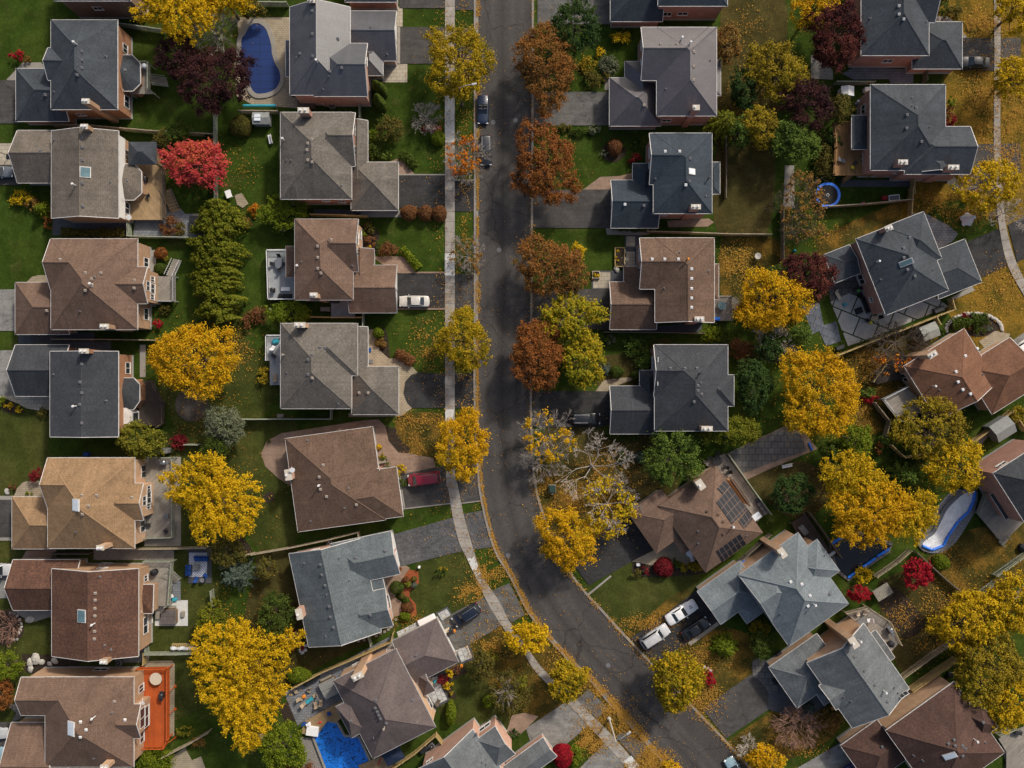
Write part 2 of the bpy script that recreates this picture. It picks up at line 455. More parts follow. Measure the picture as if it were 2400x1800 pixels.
# ---------------------------------------------------------------- mesh helpers
class MB:
    """collects faces; build() links them as ONE mesh object"""
    def __init__(s): s.v = []; s.f = []; s.m = []; s.uv = {}; s.smooth = False
    def add(s, vs, fs, m=0):
        o = len(s.v); s.v += [tuple(p) for p in vs]
        for f in fs: s.f.append([i + o for i in f]); s.m.append(m)
    def quad(s, pts, m=0, uv=None):
        o = len(s.v); s.v += [tuple(p) for p in pts]
        if uv: s.uv[len(s.f)] = uv
        s.f.append(list(range(o, o + len(pts)))); s.m.append(m)
    def box(s, x0, y0, z0, x1, y1, z1, m=0, rot=0.0, ctr=None):
        vs = [(x, y, z) for z in (z0, z1) for (x, y) in ((x0, y0), (x1, y0), (x1, y1), (x0, y1))]
        if rot:
            cx, cy = ctr if ctr else ((x0 + x1) / 2, (y0 + y1) / 2)
            c, sn = math.cos(rot), math.sin(rot)
            vs = [(cx + (x - cx) * c - (y - cy) * sn, cy + (x - cx) * sn + (y - cy) * c, z) for x, y, z in vs]
        s.add(vs, [(3, 2, 1, 0), (4, 5, 6, 7), (0, 1, 5, 4), (1, 2, 6, 5), (2, 3, 7, 6), (3, 0, 4, 7)], m)
        return s
    def rbox(s, cx, cy, z0, sx, sy, h, m=0, ch=0.08, rot=0.0):
        """box with its vertical edges and top chamfered"""
        hx, hy = sx / 2, sy / 2
        c, sn = math.cos(rot), math.sin(rot)
        def ring(hx, hy, q, z):
            p = [(-hx + q, -hy), (hx - q, -hy), (hx, -hy + q), (hx, hy - q), (hx - q, hy), (-hx + q, hy), (-hx, hy - q), (-hx, -hy + q)]
            return [(cx + x * c - y * sn, cy + x * sn + y * c, z) for x, y in p]
        v = ring(hx, hy, ch, z0) + ring(hx, hy, ch, z0 + h - ch) + ring(hx - ch, hy - ch, ch, z0 + h)
        f = [tuple(range(7, -1, -1)), tuple(range(16, 24))]
        for a in (0, 8):
            for i in range(8): j = (i + 1) % 8; f.append((a + i, a + j, a + 8 + j, a + 8 + i))
        s.add(v, f, m); return s
    def prism(s, poly, z0, z1, m=0, mtop=None):
        n = len(poly)
        ar = sum(poly[i][0] * poly[(i + 1) % n][1] - poly[(i + 1) % n][0] * poly[i][1] for i in range(n))
        if ar < 0: poly = poly[::-1]
        o = len(s.v)
        s.v += [(p[0], p[1], z0) for p in poly] + [(p[0], p[1], z1) for p in poly]
        s.f.append([o + i for i in range(n - 1, -1, -1)]); s.m.append(m)
        s.f.append([o + n + i for i in range(n)]); s.m.append(m if mtop is None else mtop)
        for i in range(n):
            j = (i + 1) % n
            s.f.append([o + i, o + j, o + n + j, o + n + i]); s.m.append(m)
        return s
    def tube(s, p, q, r0, r1=None, n=6, m=0, cap=True):
        p, q = Vector(p), Vector(q); r1 = r0 if r1 is None else r1
        d = q - p
        if d.length < 1e-6: return s
        d.normalize()
        a = d.orthogonal().normalized(); b = d.cross(a)
        vs = []
        for c, r in ((p, r0), (q, r1)):
            for i in range(n):
                t = 2 * math.pi * i / n
                vs.append(c + (a * math.cos(t) + b * math.sin(t)) * r)
        fs = [(i, (i + 1) % n, n + (i + 1) % n, n + i) for i in range(n)]
        if cap: fs += [tuple(range(n - 1, -1, -1)), tuple(range(n, 2 * n))]
        s.add(vs, fs, m); return s
    def lathe(s, prof, n=16, m=0, cx=0, cy=0, ex=1.0, ey=1.0):
        o = len(s.v)
        for r, z in prof:
            for i in range(n):
                t = 2 * math.pi * i / n
                s.v.append((cx + r * ex * math.cos(t), cy + r * ey * math.sin(t), z))
        for k in range(len(prof) - 1):
            for i in range(n):
                j = (i + 1) % n
                s.f.append([o + k * n + i, o + k * n + j, o + (k + 1) * n + j, o + (k + 1) * n + i]); s.m.append(m)
        s.f.append([o + (len(prof) - 1) * n + i for i in range(n)]); s.m.append(m)
        return s
    def build(s, name, mats, parent=None, smooth=False, loc=None, rotz=0.0):
        me = bpy.data.meshes.new(name)
        me.from_pydata(s.v, [], s.f)
        mats = mats if isinstance(mats, (list, tuple)) else [mats]
        for mt in mats: me.materials.append(M(mt) if isinstance(mt, str) else mt)
        if len(mats) > 1: me.polygons.foreach_set('material_index', s.m)
        if s.uv:
            ul = me.uv_layers.new(name='UVMap')
            for fi, uv in s.uv.items():
                for li, c in zip(me.polygons[fi].loop_indices, uv): ul.data[li].uv = c
        if smooth: me.polygons.foreach_set('use_smooth', [True] * len(me.polygons))
        me.update()
        o = bpy.data.objects.new(name, me)
        COL.objects.link(o)
        if parent is not None: o.parent = parent
        if loc is not None: o.location = loc
        if rotz: o.rotation_euler.z = rotz
        return o

def tag(o, label=None, cat=None, group=None, kind=None):
    for k, v in (('label', label), ('category', cat), ('group', group), ('kind', kind)):
        if v: o[k] = v
    return o
def empty(name, loc, rotz=0.0, label=None, cat=None, group=None):
    o = bpy.data.objects.new(name, None)
    o.location = loc; o.rotation_euler.z = rotz
    o.empty_display_size = 0.5
    COL.objects.link(o)
    return tag(o, label, cat, group)
def kids(o): return [c for c in bpy.data.objects if c.parent == o]
def copy_tree(o, loc, rotz, label=None, group=None, ch=None):
    c = o.copy(); COL.objects.link(c)
    c.location = loc; c.rotation_euler.z = rotz
    if label: c['label'] = label
    if group: c['group'] = group
    for a in (ch if ch is not None else kids(o)):
        ca = a.copy(); COL.objects.link(ca); ca.parent = c
        for b in a.children:
            cb = b.copy(); COL.objects.link(cb); cb.parent = ca
    return c
def sub(t, pts, z=0.0): return [W(t, x, y, z) for x, y in pts]
def smooth_line(pts, n=8):
    """points rounded with Catmull-Rom"""
    out = []
    P = [Vector(p) for p in pts]
    for i in range(len(P) - 1):
        a, b, c, e = P[max(i - 1, 0)], P[i], P[i + 1], P[min(i + 2, len(P) - 1)]
        for j in range(n):
            u = j / n
            out.append(0.5 * ((2 * b) + (c - a) * u + (2 * a - 5 * b + 4 * c - e) * u * u + (3 * b - a - 3 * c + e) * u ** 3))
    out.append(P[-1]); return out
# ---------------------------------------------------------------- the ground and everything laid on it
def struct(o): o['kind'] = 'structure'; return o
layer = [0.0]
def G(name, mat, t, pts, rnd=False):
    """one flat patch; two points make a rectangle"""
    layer[0] += 0.0007
    z = 0.004 + layer[0]
    if len(pts) == 2:
        (a, b), (c, d) = pts
        pts = [(a, b), (c, b), (c, d), (a, d)]
    P = sub(t, pts)
    if rnd: P = smooth_line(P + [P[0]], 6)[:-1]
    b = MB()
    n = len(P)
    ar = sum(P[i][0] * P[(i + 1) % n][1] - P[(i + 1) % n][0] * P[i][1] for i in range(n))
    if ar < 0: P = P[::-1]
    b.add([(p[0], p[1], z) for p in P], [list(range(n))])
    return struct(b.build(name, mat))
def resample(P, n):
    L = [0.0]
    for a, b in zip(P, P[1:]): L.append(L[-1] + (b - a).length)
    out = []; j = 0
    for i in range(n):
        s = L[-1] * i / (n - 1)
        while j < len(L) - 2 and L[j + 1] < s: j += 1
        u = (s - L[j]) / max(1e-6, L[j + 1] - L[j])
        out.append(P[j].lerp(P[j + 1], u))
    return out
def strip(name, mat, A, B, n=90, z=None):
    if z is None:
        layer[0] += 0.0007; z = 0.004 + layer[0]
    A, B = resample(smooth_line(A), n), resample(smooth_line(B), n)
    b = MB(); v = 0.0
    for i in range(n - 1):
        dv = ((A[i + 1] - A[i]).length + (B[i + 1] - B[i]).length) / 2
        w = (B[i] - A[i]).length
        b.quad([(A[i].x, A[i].y, z), (B[i].x, B[i].y, z), (B[i + 1].x, B[i + 1].y, z), (A[i + 1].x, A[i + 1].y, z)], 0,
               [(0, v), (w, v), (w, v + dv), (0, v + dv)])
        v += dv
    return struct(b.build(name, mat))

g_ = MB(); g_.quad([(-700, -700, 0), (700, -700, 0), (700, 700, 0), (-700, 700, 0)])
struct(g_.build('ground', 'grass_green'))

# lawns of other colours
for mt, t, pts in (
    ('grass_olive', 'N', [(0, 960), (118, 960), (118, 1068), (230, 1060), (420, 1010), (560, 990), (570, 1180), (470, 1560), (470, 1660), (100, 1800), (0, 1800)]),
    ('grass_olive', 'N', [(395, 860), (540, 700), (570, 780), (650, 905), (610, 985), (540, 1130), (420, 1010), (370, 900)]),
    ('grass_dry', 'N', [(605, 1290), (690, 1275), (760, 1500), (940, 1460), (700, 1590), (640, 1660), (560, 1560)]),
    ('grass_olive', 'N', [(570, 1000), (690, 985), (700, 1250), (600, 1280), (560, 1150)]),
    ('grass_olive', 'N', [(980, 1310), (1090, 1288), (1140, 1400), (1050, 1450), (960, 1460), (970, 1350)]),
    ('grass_olive', 'N', [(1060, 1540), (1110, 1490), (1210, 1470), (1330, 1640), (1240, 1700), (1080, 1700), (1020, 1650)]),
    ('grass_leafy', 'N', [(1100, 1480), (1190, 1450), (1315, 1620), (1290, 1690), (1180, 1640), (1120, 1560)]),
    ('grass_leafy', 'N', [(1200, 1500), (1300, 1520), (1420, 1640), (1480, 1700), (1580, 1800), (1420, 1800), (1300, 1640)]),
    ('grass_leafy', 'N', [(930, 970), (1040, 975), (1040, 1080), (930, 1065)]),
    ('grass_dry', 'N', [(1280, 990), (1460, 1010), (1560, 1010), (1590, 1140), (1490, 1200), (1380, 1250), (1290, 1220), (1255, 1090)]),
    ('grass_leafy', 'N', [(1256, 1130), (1400, 1130), (1480, 1190), (1400, 1260), (1300, 1270)]),
    ('grass_olive', 'N', [(1385, 1390), (1520, 1280), (1640, 1340), (1600, 1420), (1470, 1490)]),
    ('grass_leafy', 'N', [(1470, 1488), (1585, 1390), (1625, 1400), (1480, 1500)]),
    ('grass_leafy', 'N', [(1600, 1500), (1690, 1470), (1770, 1500), (1780, 1570), (1650, 1670), (1560, 1640)]),
    ('grass_leafy', 'N', [(1700, 1740), (1850, 1640), (1950, 1600), (1960, 1720), (1800, 1800), (1760, 1800)]),
    ('grass_dry', 'N', [(1500, 830), (1560, 790), (1600, 850), (1590, 900), (1420, 920), (1400, 840)]),
    ('grass_dry', 'N', [(1690, 0), (1840, 0), (1820, 280), (1800, 540), (1680, 540), (1680, 300)]),
    ('grass_leafy', 'N', [(1690, 560), (1820, 560), (1870, 640), (1800, 720), (1690, 690)]),
    ('grass_leafy', 'N', [(1910, 560), (2120, 470), (2150, 520), (2010, 560), (1930, 600)]),
    ('grass_gold', 'N', [(2190, 0), (2400, 0), (2400, 700), (2330, 520), (2215, 470), (2100, 580), (2130, 450), (2215, 320)]),
    ('grass_gold', 'N', [(2215, 720), (2360, 620), (2400, 700), (2400, 790), (2300, 820), (2240, 760)]),
    ('grass_leafy', 'N', [(1940, 850), (2160, 760), (2200, 830), (2120, 900), (2080, 1000), (1990, 1010)]),
    ('grass_dry', 'N', [(1750, 1120), (1880, 1080), (1950, 1150), (1880, 1220), (1790, 1170)]),
    ('grass_leafy', 'N', [(2150, 1330), (2250, 1250), (2400, 1230), (2400, 1350), (2270, 1480), (2180, 1480)]),
    ('grass_dry', 'N', [(2060, 1360), (2170, 1340), (2240, 1480), (2120, 1580), (2060, 1420)])):
    G('lawn', mt, 'N', pts, rnd=True)

# beds of bare soil, mulch and gravel
for mt, t, pts in (
    ('soil', '12', [(1125, 370), (1210, 390), (1240, 470), (1330, 560), (1300, 605), (1230, 600), (1140, 480)]),
    ('mulch_red', '10', [(1430, 1090), (1500, 1075), (1600, 1085), (1610, 1125), (1520, 1145), (1440, 1135)]),
    ('soil', '20', [(775, 1280), (860, 1210), (960, 1230), (985, 1320), (900, 1400), (790, 1370)]),
    ('soil', '33', [(950, 230), (1100, 100), (1350, 400), (1210, 540), (1120, 480)]),
    ('soil', '03', [(10, 300), (130, 310), (200, 380), (200, 500), (120, 570), (0, 590)]),
    ('soil', '03', [(190, 670), (640, 700), (660, 780), (250, 840)]),
    ('soil', '02', [(0, 140), (90, 150), (200, 220), (180, 255), (30, 235)]),
    ('soil', '11', [(905, 290), (1050, 330), (1060, 480), (1030, 520), (920, 480)]),
    ('soil', '11', [(1010, 1180), (1110, 1180), (1145, 1300), (1150, 1480), (1060, 1370)]),
    ('mulch_red', '13', [(1250, 60), (1310, -60), (1400, -40), (1410, 60), (1330, 130), (1325, 180), (1380, 240), (1390, 330), (1300, 388), (1280, 360), (1340, 290), (1290, 180), (1255, 150)]),
    ('soil', '13', [(1570, 850), (1780, 770), (1830, 830), (1670, 920), (1735, 1045), (1680, 1075)]),
    ('gravel', '13', [(380, 1390), (510, 1400), (620, 1700), (400, 1700)]),
    ('soil', '13', [(200, 1120), (290, 1080), (350, 1250), (250, 1270)]),
    ('soil', '31', [(1570, 1180), (1600, 1090), (1720, 1050), (1900, 1070), (2000, 1180), (1840, 1250), (1640, 1220)]),
    ('soil', '02', [(1920, 1400), (2000, 1290), (2110, 1340), (2180, 1450), (2090, 1490)]),
    ('soil', '22', [(1040, 1540), (1560, 1560), (1640, 1640), (1100, 1660)]),
    ('soil', '12', [(60, 960), (140, 930), (150, 1000), (80, 1030)])):
    G('garden_bed', mt, t, pts, rnd=(mt == 'soil' and t not in ('13',)))

# walks, patios and yards of pavers
for nm, mt, t, pts in (
    ('walkway', 'concrete', '00', [(55, 690), (200, 540), (355, 540), (400, 588), (450, 600), (135, 700)]),
    ('patio', 'paver_tan', '10', [(-170, 150), (290, 150), (310, 840), (400, 850), (400, 940), (-30, 905), (-170, 830), (-185, 560), (-150, 300)]),
    ('walkway', 'paver_cream', '10', [(1090, 520), (1308, 712)]),
    ('walkway', 'paver_cream', '10', [(1205, 60), (1268, 230)]),
    ('walkway', 'paver_pink', '10', [(1150, 1400), (1235, 1365), (1290, 1400), (1370, 1505), (1220, 1520)]),
    ('walkway', 'concrete', '11', [(905, 165), (1260, 218)]),
    ('walkway', 'paver_charcoal', '11', [(500, 150), (905, 215)]),
    ('walkway', 'paver_pink', '11', [(1000, 560), (1250, 553), (1310, 580), (1380, 695), (1200, 698)]),
    ('walkway', 'paver_tan', '11', [(950, 1185), (1020, 1188), (1070, 1370), (1150, 1440), (1240, 1432), (1340, 1500), (1400, 1562), (1290, 1659), (1200, 1659), (950, 1510)]),
    ('walkway', 'paver_tan', '12', [(1200, -170), (1400, -100), (1300, -20), (1275, 70), (1300, 150), (1350, 207), (1260, 275), (1100, 285), (800, 285), (800, 250), (1200, 240)]),
    ('patio', 'paver_pink', '12', [(330, 900), (200, 820), (80, 710), (45, 600), (95, 490), (220, 425), (940, 312), (1060, 305), (1120, 365), (1145, 490), (1230, 592), (1330, 600), (1530, 640), (1560, 745), (1230, 800), (1000, 900), (500, 900)]),
    ('walkway', 'paver_pink', '13', [(1100, 40), (1190, -95), (1270, -110), (1330, -70), (1240, 60), (1200, 180), (1290, 250), (1250, 340), (1150, 360)]),
    ('patio', 'paver_grey', '13', [(245, 1010), (1180, 510), (1230, 600), (840, 800), (760, 950), (790, 1100), (405, 1262), (360, 1292)]),
    ('walkway', 'paver_charcoal', '13', [(1552, 318), (1655, 262), (1708, 352), (1605, 408)]),
    ('walkway', 'paver_white', '13', [(1572, 324), (1648, 282), (1690, 348), (1612, 390)]),
    ('walkway', 'paver_white', '13', [(1215, 485), (1420, 382), (1445, 430), (1235, 530)]),
    ('walkway', 'paver_white', '13', [(1630, 500), (1690, 490), (1730, 560), (1680, 600)]),
    ('walkway', 'paver_charcoal', '13', [(1684, 592), (1815, 516), (1895, 715), (1768, 770)]),
    ('walkway', 'paver_white', '13', [(1708, 598), (1806, 540), (1870, 704), (1776, 742)]),
    ('walkway', 'paver_charcoal', '13', [(1460, 870), (1570, 848), (1740, 760), (1760, 790), (1580, 870), (1676, 1075), (1545, 1145), (1450, 1000)]),
    ('walkway', 'paver_white', '13', [(1490, 880), (1565, 868), (1652, 1065), (1548, 1120), (1480, 1000)]),
    ('walkway', 'paver_pink', '20', [(600, 1650), (760, 1530), (940, 1520), (1045, 1490), (1060, 1580), (860, 1580), (850, 1660)]),
    ('walkway', 'concrete', '20', [(800, 665), (860, 780)]),
    ('walkway', 'paver_charcoal', '21', [(975, 360), (1120, 650)]),
    ('walkway', 'paver_cream', '21', [(988, 385), (1062, 470)]),
    ('walkway', 'paver_cream', '21', [(988, 516), (1064, 640)]),
    ('walkway', 'paver_charcoal', '21', [(688, 680), (975, 842)]),
    ('walkway', 'paver_cream', '21', [(702, 692), (850, 832)]),
    ('walkway', 'concrete', '21', [(808, 308), (840, 300), (1240, 310), (1240, 345), (1160, 372), (820, 370)]),
    ('patio', 'paver_pink', '21', [(1340, 250), (1700, 228), (1745, 262), (1690, 300), (1350, 305)]),
    ('walkway', 'paver_charcoal', '21', [(860, 1190), (1640, 1130), (1640, 1210), (860, 1215)]),
    ('walkway', 'paver_tan', '22', [(712, 75), (790, -30), (900, -52), (1110, -60), (860, 30), (840, 75)]),
    ('walkway', 'paver_tan', '22', [(1030, 1530), (1220, 1440), (1400, 1360), (1520, 1445), (1610, 1500), (1530, 1562), (1200, 1565)]),
    ('patio', 'paver_pink', '22', [(1845, 605), (2212, 432), (2450, 320), (2640, 560), (2212, 740), (2010, 835)]),
    ('patio', 'paver_dark', '22', [(1872, 592), (2212, 445), (2440, 335), (2550, 575), (2212, 690), (1995, 772)]),
    ('patio', 'paver_dark', '31', [(520, 800), (780, 690), (900, 860), (700, 900), (540, 960)]),
    ('patio', 'slab_big', '31', [(540, 950), (730, 860), (900, 1040), (1430, 900), (1560, 990), (840, 1280), (690, 1330), (620, 1150)]),
    ('patio', 'paver_slate', '31', [(300, 990), (440, 950), (480, 1150), (590, 1120), (630, 1290), (500, 1330), (440, 1200), (380, 1230)]),
    ('walkway', 'concrete', '31', [(1540, 935), (1760, 815), (1790, 850), (1570, 945)]),
    ('walkway', 'paver_grey', '31', [(1220, 180), (1370, 190), (1560, 290), (1640, 360), (1600, 420), (1470, 500)]),
    ('patio', 'paver_tan', '31', [(1820, 1290), (1960, 1200), (2090, 1225), (2065, 1300), (1965, 1360), (1880, 1360)]),
    ('patio', 'paver_grey', '30', [(640, 640), (740, 580), (1260, 600), (1250, 720), (1060, 720), (1040, 685), (740, 690)]),
    ('walkway', 'concrete', '30', [(370, 480), (500, 470), (560, 620), (560, 690), (370, 680)]),
    ('walkway', 'concrete', '30', [(1445, 140), (1560, 140), (1720, 320), (1680, 340), (1445, 200)]),
    ('walkway', 'paver_charcoal', '30', [(625, 1555), (1225, 1615)]),
    ('walkway', 'concrete', '30', [(145, 1430), (225, 1430), (230, 1800), (130, 1800)]),
    ('patio', 'paver_grey', '01', [(1180, 140), (1560, 140), (1600, 190), (1790, 190), (1790, 400), (1150, 385)]),
    ('walkway', 'paver_tan', '01', [(225, 785), (275, 735), (330, 720), (430, 720), (440, 790)]),
    ('walkway', 'paver_charcoal', '01', [(455, 215), (1135, 375)]),
    ('walkway', 'paver_charcoal', '01', [(160, 1215), (820, 1215), (820, 1310), (160, 1310)]),
    ('walkway', 'paver_charcoal', '01', [(580, 1290), (960, 1400)]),
    ('walkway', 'concrete', '01', [(1295, 500), (1350, 990)]),
    ('walkway', 'concrete', '01', [(1210, 1320), (1260, 1600)]),
    ('walkway', 'paver_tan', '02', [(120, 975), (150, 900), (200, 848), (260, 835), (400, 838), (400, 985)]),
    ('patio', 'paver_cream', '02', [(0, -60), (440, -60), (440, 225), (340, 228), (230, 210), (160, 170), (60, 130), (0, 120)]),
    ('walkway', 'paver_pink', '02', [(170, 1540), (230, 1440), (490, 1420), (490, 1540)]),
    ('patio', 'deck_weathered', '02', [(810, 1425), (1505, 1520)]),
    ('patio', 'concrete', '02', [(1250, 630), (1565, 1400)]),
    ('patio', 'paver_charcoal', '02', [(1628, 1412), (1830, 1412), (1830, 1720), (1628, 1720)]),
    ('patio', 'concrete_new', '03', [(1340, 208), (1625, 430)]),
    ('patio', 'paver_grey', '03', [(1300, 40), (1562, 40), (1562, 212), (1300, 212)]),
    ('patio', 'paver_tan', '03', [(1470, 1570), (1600, 1478), (1660, 1590), (1740, 1556), (1790, 1700), (1480, 1700)]),
    ('walkway', 'paver_tan', '03', [(1240, 740), (1345, 730), (1490, 728), (1512, 760), (1508, 1380), (1400, 1400), (1240, 1400)]),
    ('walkway', 'paver_grey', '03', [(1070, 640), (1290, 620), (1290, 745), (1070, 745)]),
    ('walkway', 'concrete', '03', [(110, 300), (450, 300), (440, 350), (280, 400), (240, 380)]),
    ('walkway', 'paver_dark', '03', [(60, 1110), (180, 1100), (190, 1230), (100, 1260), (140, 1180)]),
    ('patio', 'paver_grey', '32', [(1330, 1440), (1420, 1470), (1520, 1450), (1620, 1370), (1680, 1280), (1790, 1100), (1800, 930), (1600, 900), (1250, 1300)]),
    ('walkway', 'paver_charcoal', '33', [(-40, 760), (20, 800), (260, 1140), (420, 1010), (500, 1120), (300, 1250), (0, 1150)]),
    ('walkway', 'concrete', '33', [(2000, 1380), (2250, 1280), (2250, 1660), (2060, 1660)]),
    ('walkway', 'concrete', '32', [(1800, 500), (1880, 420), (1900, 450), (1830, 540)]),
    ('walkway', 'paver_dark', '23', [(2070, 740), (2140, 690), (2300, 800), (2300, 1000), (2212, 1010), (2080, 860)]),
    ('walkway', 'paver_pink', '23', [(0, 1200), (110, 1180), (230, 1210), (130, 1310), (60, 1380), (-60, 1380)])):
    G(nm, mt, t, pts)
# round patio of ring pavers
c_ = W('02', 1660, 180); r_ = (W('02', 1805, 180) - c_).x
G('patio', 'paver_ring', 'N', [(1200 + (c_.x + r_ * math.cos(a)) * S, 900 - (c_.y + r_ * math.sin(a)) * S) for a in np.linspace(0, 2 * math.pi, 33)[:-1]])

# driveways, with the apron across the boulevard
for mt, t, pts in (
    ('asphalt_old', '10', [(1240, -60), (1635, 72)]), ('asphalt_old', '10', [(1715, -60), (1895, 88)]),
    ('asphalt_old', '10', [(1205, 235), (1640, 552)]), ('asphalt_old', '10', [(1712, 245), (1895, 545)]),
    ('asphalt_seal', '11', [(1225, -145), (1640, 142)]), ('asphalt_seal', '11', [(1712, -110), (1893, 170)]),
    ('asphalt_seal', '11', [(1205, 700), (1640, 1006)]), ('asphalt_old', '11', [(1712, 708), (1893, 1006)]),
    ('asphalt_seal', '12', [(1290, -20), (1340, -78), (1400, -98), (1640, -90), (1640, 206), (1350, 207), (1305, 160), (1275, 80)]),
    ('asphalt_seal', '12', [(1710, -95), (1890, -95), (1890, 208), (1710, 208)]),
    ('asphalt_old', '12', [(1200, 790), (1655, 700), (1690, 1028), (1250, 1080)]), ('asphalt_old', '12', [(1735, 700), (1915, 690), (1940, 1008), (1765, 1030)]),
    ('asphalt_patchy', '12', [(1180, 1300), (1715, 1150), (1790, 1440), (1250, 1575)]), ('asphalt_patchy', '12', [(1795, 1120), (1960, 1092), (2058, 1405), (1875, 1430)]),
    ('asphalt_mid', '13', [(1560, 420), (1700, 320), (1965, 183), (2120, 425), (1850, 590), (1700, 650)]), ('asphalt_mid', '13', [(2040, 125), (2190, 60), (2325, 330), (2212, 400), (2150, 330)]),
    ('asphalt_grey', '23', [(120, 1315), (465, 1085), (655, 1292), (330, 1570), (200, 1560)]), ('asphalt_mid', '23', [(555, 1070), (660, 975), (830, 1140), (735, 1232)]),
    ('asphalt_grey', '23', [(540, 1700), (800, 1440), (975, 1620), (950, 1720)]), ('asphalt_mid', '23', [(890, 1380), (970, 1335), (1180, 1465), (1085, 1605)]),
    ('asphalt_mid', '20', [(220, -60), (880, 212)]), ('asphalt_mid', '20', [(185, 795), (870, 1085)]), ('asphalt_old', '21', [(180, -20), (880, 312)]),
    ('asphalt_old', '21', [(175, 870), (400, 840), (880, 835), (880, 1190), (600, 1190), (175, 1110)]),
    ('asphalt_seal', '22', [(170, 62), (880, 372)]),
    ('asphalt_seal', '22', [(1040, 1090), (800, 1270), (590, 1500), (545, 1580), (665, 1740), (1250, 1410)]),
    ('asphalt_seal', '23', [(1020, 535), (1170, 440), (1610, 110), (1850, 400), (1560, 560), (1235, 745)]),
    ('asphalt_old', '23', [(1640, 1145), (2060, 850), (2140, 900), (2212, 1000), (2212, 1155), (1850, 1400)]),
    ('asphalt_grey', '33', [(140, 1720), (640, 1430), (800, 1560), (820, 1720)]),
    ('asphalt_old', '00', [(-200, 695), (180, 1068)]), ('paver_cream', '00', [(-200, 1240), (190, 1425)]), ('asphalt_old', '00', [(-200, 1425), (190, 1600)]),
    ('asphalt_grey', '01', [(-200, 842), (160, 1200)]), ('asphalt_grey', '01', [(-200, 1368), (160, 1760)]),
    ('asphalt_old', '02', [(-200, 998), (160, 1325)]), ('asphalt_grey', '02', [(-200, 1545), (140, 1850)]), ('asphalt_old', '03', [(-200, 1260), (160, 1720)]),
    ('asphalt_old', '30', [(1650, 330), (1945, 612)]), ('asphalt_old', '30', [(2005, 330), (2180, 330), (2180, 520), (2005, 520)]),
    ('asphalt_old', '30', [(1720, 1250), (2175, 1240), (2180, 1500), (2000, 1640), (1600, 1640), (1520, 1560)]),
    ('asphalt_seal', '31', [(1700, 440), (1985, 318), (2062, 640), (1830, 745)]), ('asphalt_seal', '31', [(2070, 285), (2260, 190), (2330, 520), (2150, 605)]),
    ('asphalt_grey', '31', [(2070, 1310), (2300, 1150), (2400, 1300), (2200, 1560)])):
    G('driveway', mt, t, pts)

# brick and concrete edgings of the driveways, and kerbs of planting islands
m_, nt_, b_ = newmat('sidewalk')
uv_ = nt_.nodes.new('ShaderNodeUVMap').outputs[0]
br_ = nt_.nodes.new('ShaderNodeTexBrick'); br_.offset = 0.0
for kk, vv in (('Scale', 1.0), ('Brick Width', 50.0), ('Row Height', 1.6), ('Mortar Size', 0.03)): br_.inputs[kk].default_value = vv
br_.inputs['Color1'].default_value = (.27, .245, .215, 1); br_.inputs['Color2'].default_value = (.32, .295, .26, 1); br_.inputs['Mortar'].default_value = (.10, .085, .07, 1)
nt_.links.new(uv_, br_.inputs['Vector'])
st_ = ramp(nt_, noise(nt_, objco(nt_), .9, 6, .7), [(.3, (.72,) * 3), (.7, (1.1,) * 3)])
nt_.links.new(mixc(nt_, 1.0, br_.outputs[0], st_, 'MULTIPLY'), b_.inputs['Base Color']); setp(b_, .9, .2)

KL = sub('N', [(1113, -80), (1113, 300), (1113, 700), (1112, 900), (1116, 1030), (1121, 1112), (1126, 1158), (1139, 1220), (1152, 1266), (1167, 1304), (1197, 1352), (1234, 1426), (1273, 1480), (1308, 1519), (1348, 1562), (1387, 1596), (1425, 1643), (1471, 1692), (1525, 1752), (1600, 1835)])
KR = sub('N', [(1249, -80), (1248, 300), (1246, 600), (1244, 900), (1245, 1000), (1248, 1080), (1259, 1158), (1279, 1223), (1303, 1285), (1333, 1338), (1374, 1391), (1401, 1420), (1466, 1491), (1528, 1556), (1580, 1611), (1639, 1673), (1696, 1732), (1756, 1798), (1790, 1835)])
SL = sub('N', [(1043, -80), (1043, 300), (1043, 900), (1045, 1114), (1050, 1144), (1061, 1212), (1077, 1274), (1096, 1312), (1113, 1350), (1142, 1412), (1172, 1461), (1200, 1500), (1230, 1534), (1249, 1567), (1285, 1605), (1327, 1645), (1374, 1695), (1411, 1735), (1470, 1800), (1500, 1835)])
SR = sub('N', [(1066, -80), (1066, 300), (1066, 900), (1067, 1100), (1072, 1130), (1085, 1198), (1102, 1261), (1115, 1304), (1131, 1350), (1167, 1404), (1191, 1450), (1210, 1480), (1240, 1523), (1268, 1562), (1289, 1583), (1352, 1640), (1395, 1683), (1436, 1724), (1471, 1765), (1498, 1800), (1530, 1835)])
m_, nt_, b_ = newmat('road_asphalt')
uv_ = nt_.nodes.new('ShaderNodeUVMap').outputs[0]
ob_ = objco(nt_)
sx_ = nt_.nodes.new('ShaderNodeSeparateXYZ'); nt_.links.new(uv_, sx_.inputs[0])
mr_ = nt_.nodes.new('ShaderNodeMath'); mr_.operation = 'MULTIPLY'; mr_.inputs[1].default_value = 1 / 8.6; nt_.links.new(sx_.outputs[0], mr_.inputs[0])
wob_ = nt_.nodes.new('ShaderNodeMath'); wob_.operation = 'MULTIPLY_ADD'; wob_.inputs[1].default_value = .05
nt_.links.new(noise(nt_, ob_, .12, 3), wob_.inputs[0]); nt_.links.new(mr_.outputs[0], wob_.inputs[2])
bands_ = ramp(nt_, wob_.outputs[0], [(0, (.82,) * 3), (.14, (1.1,) * 3), (.25, (.93,) * 3), (.36, (1.12,) * 3), (.50, (.84,) * 3), (.535, (.72,) * 3), (.56, (.86,) * 3), (.70, (1.12,) * 3), (.80, (.93,) * 3), (.9, (1.1,) * 3), (1.0, (.85,) * 3)])
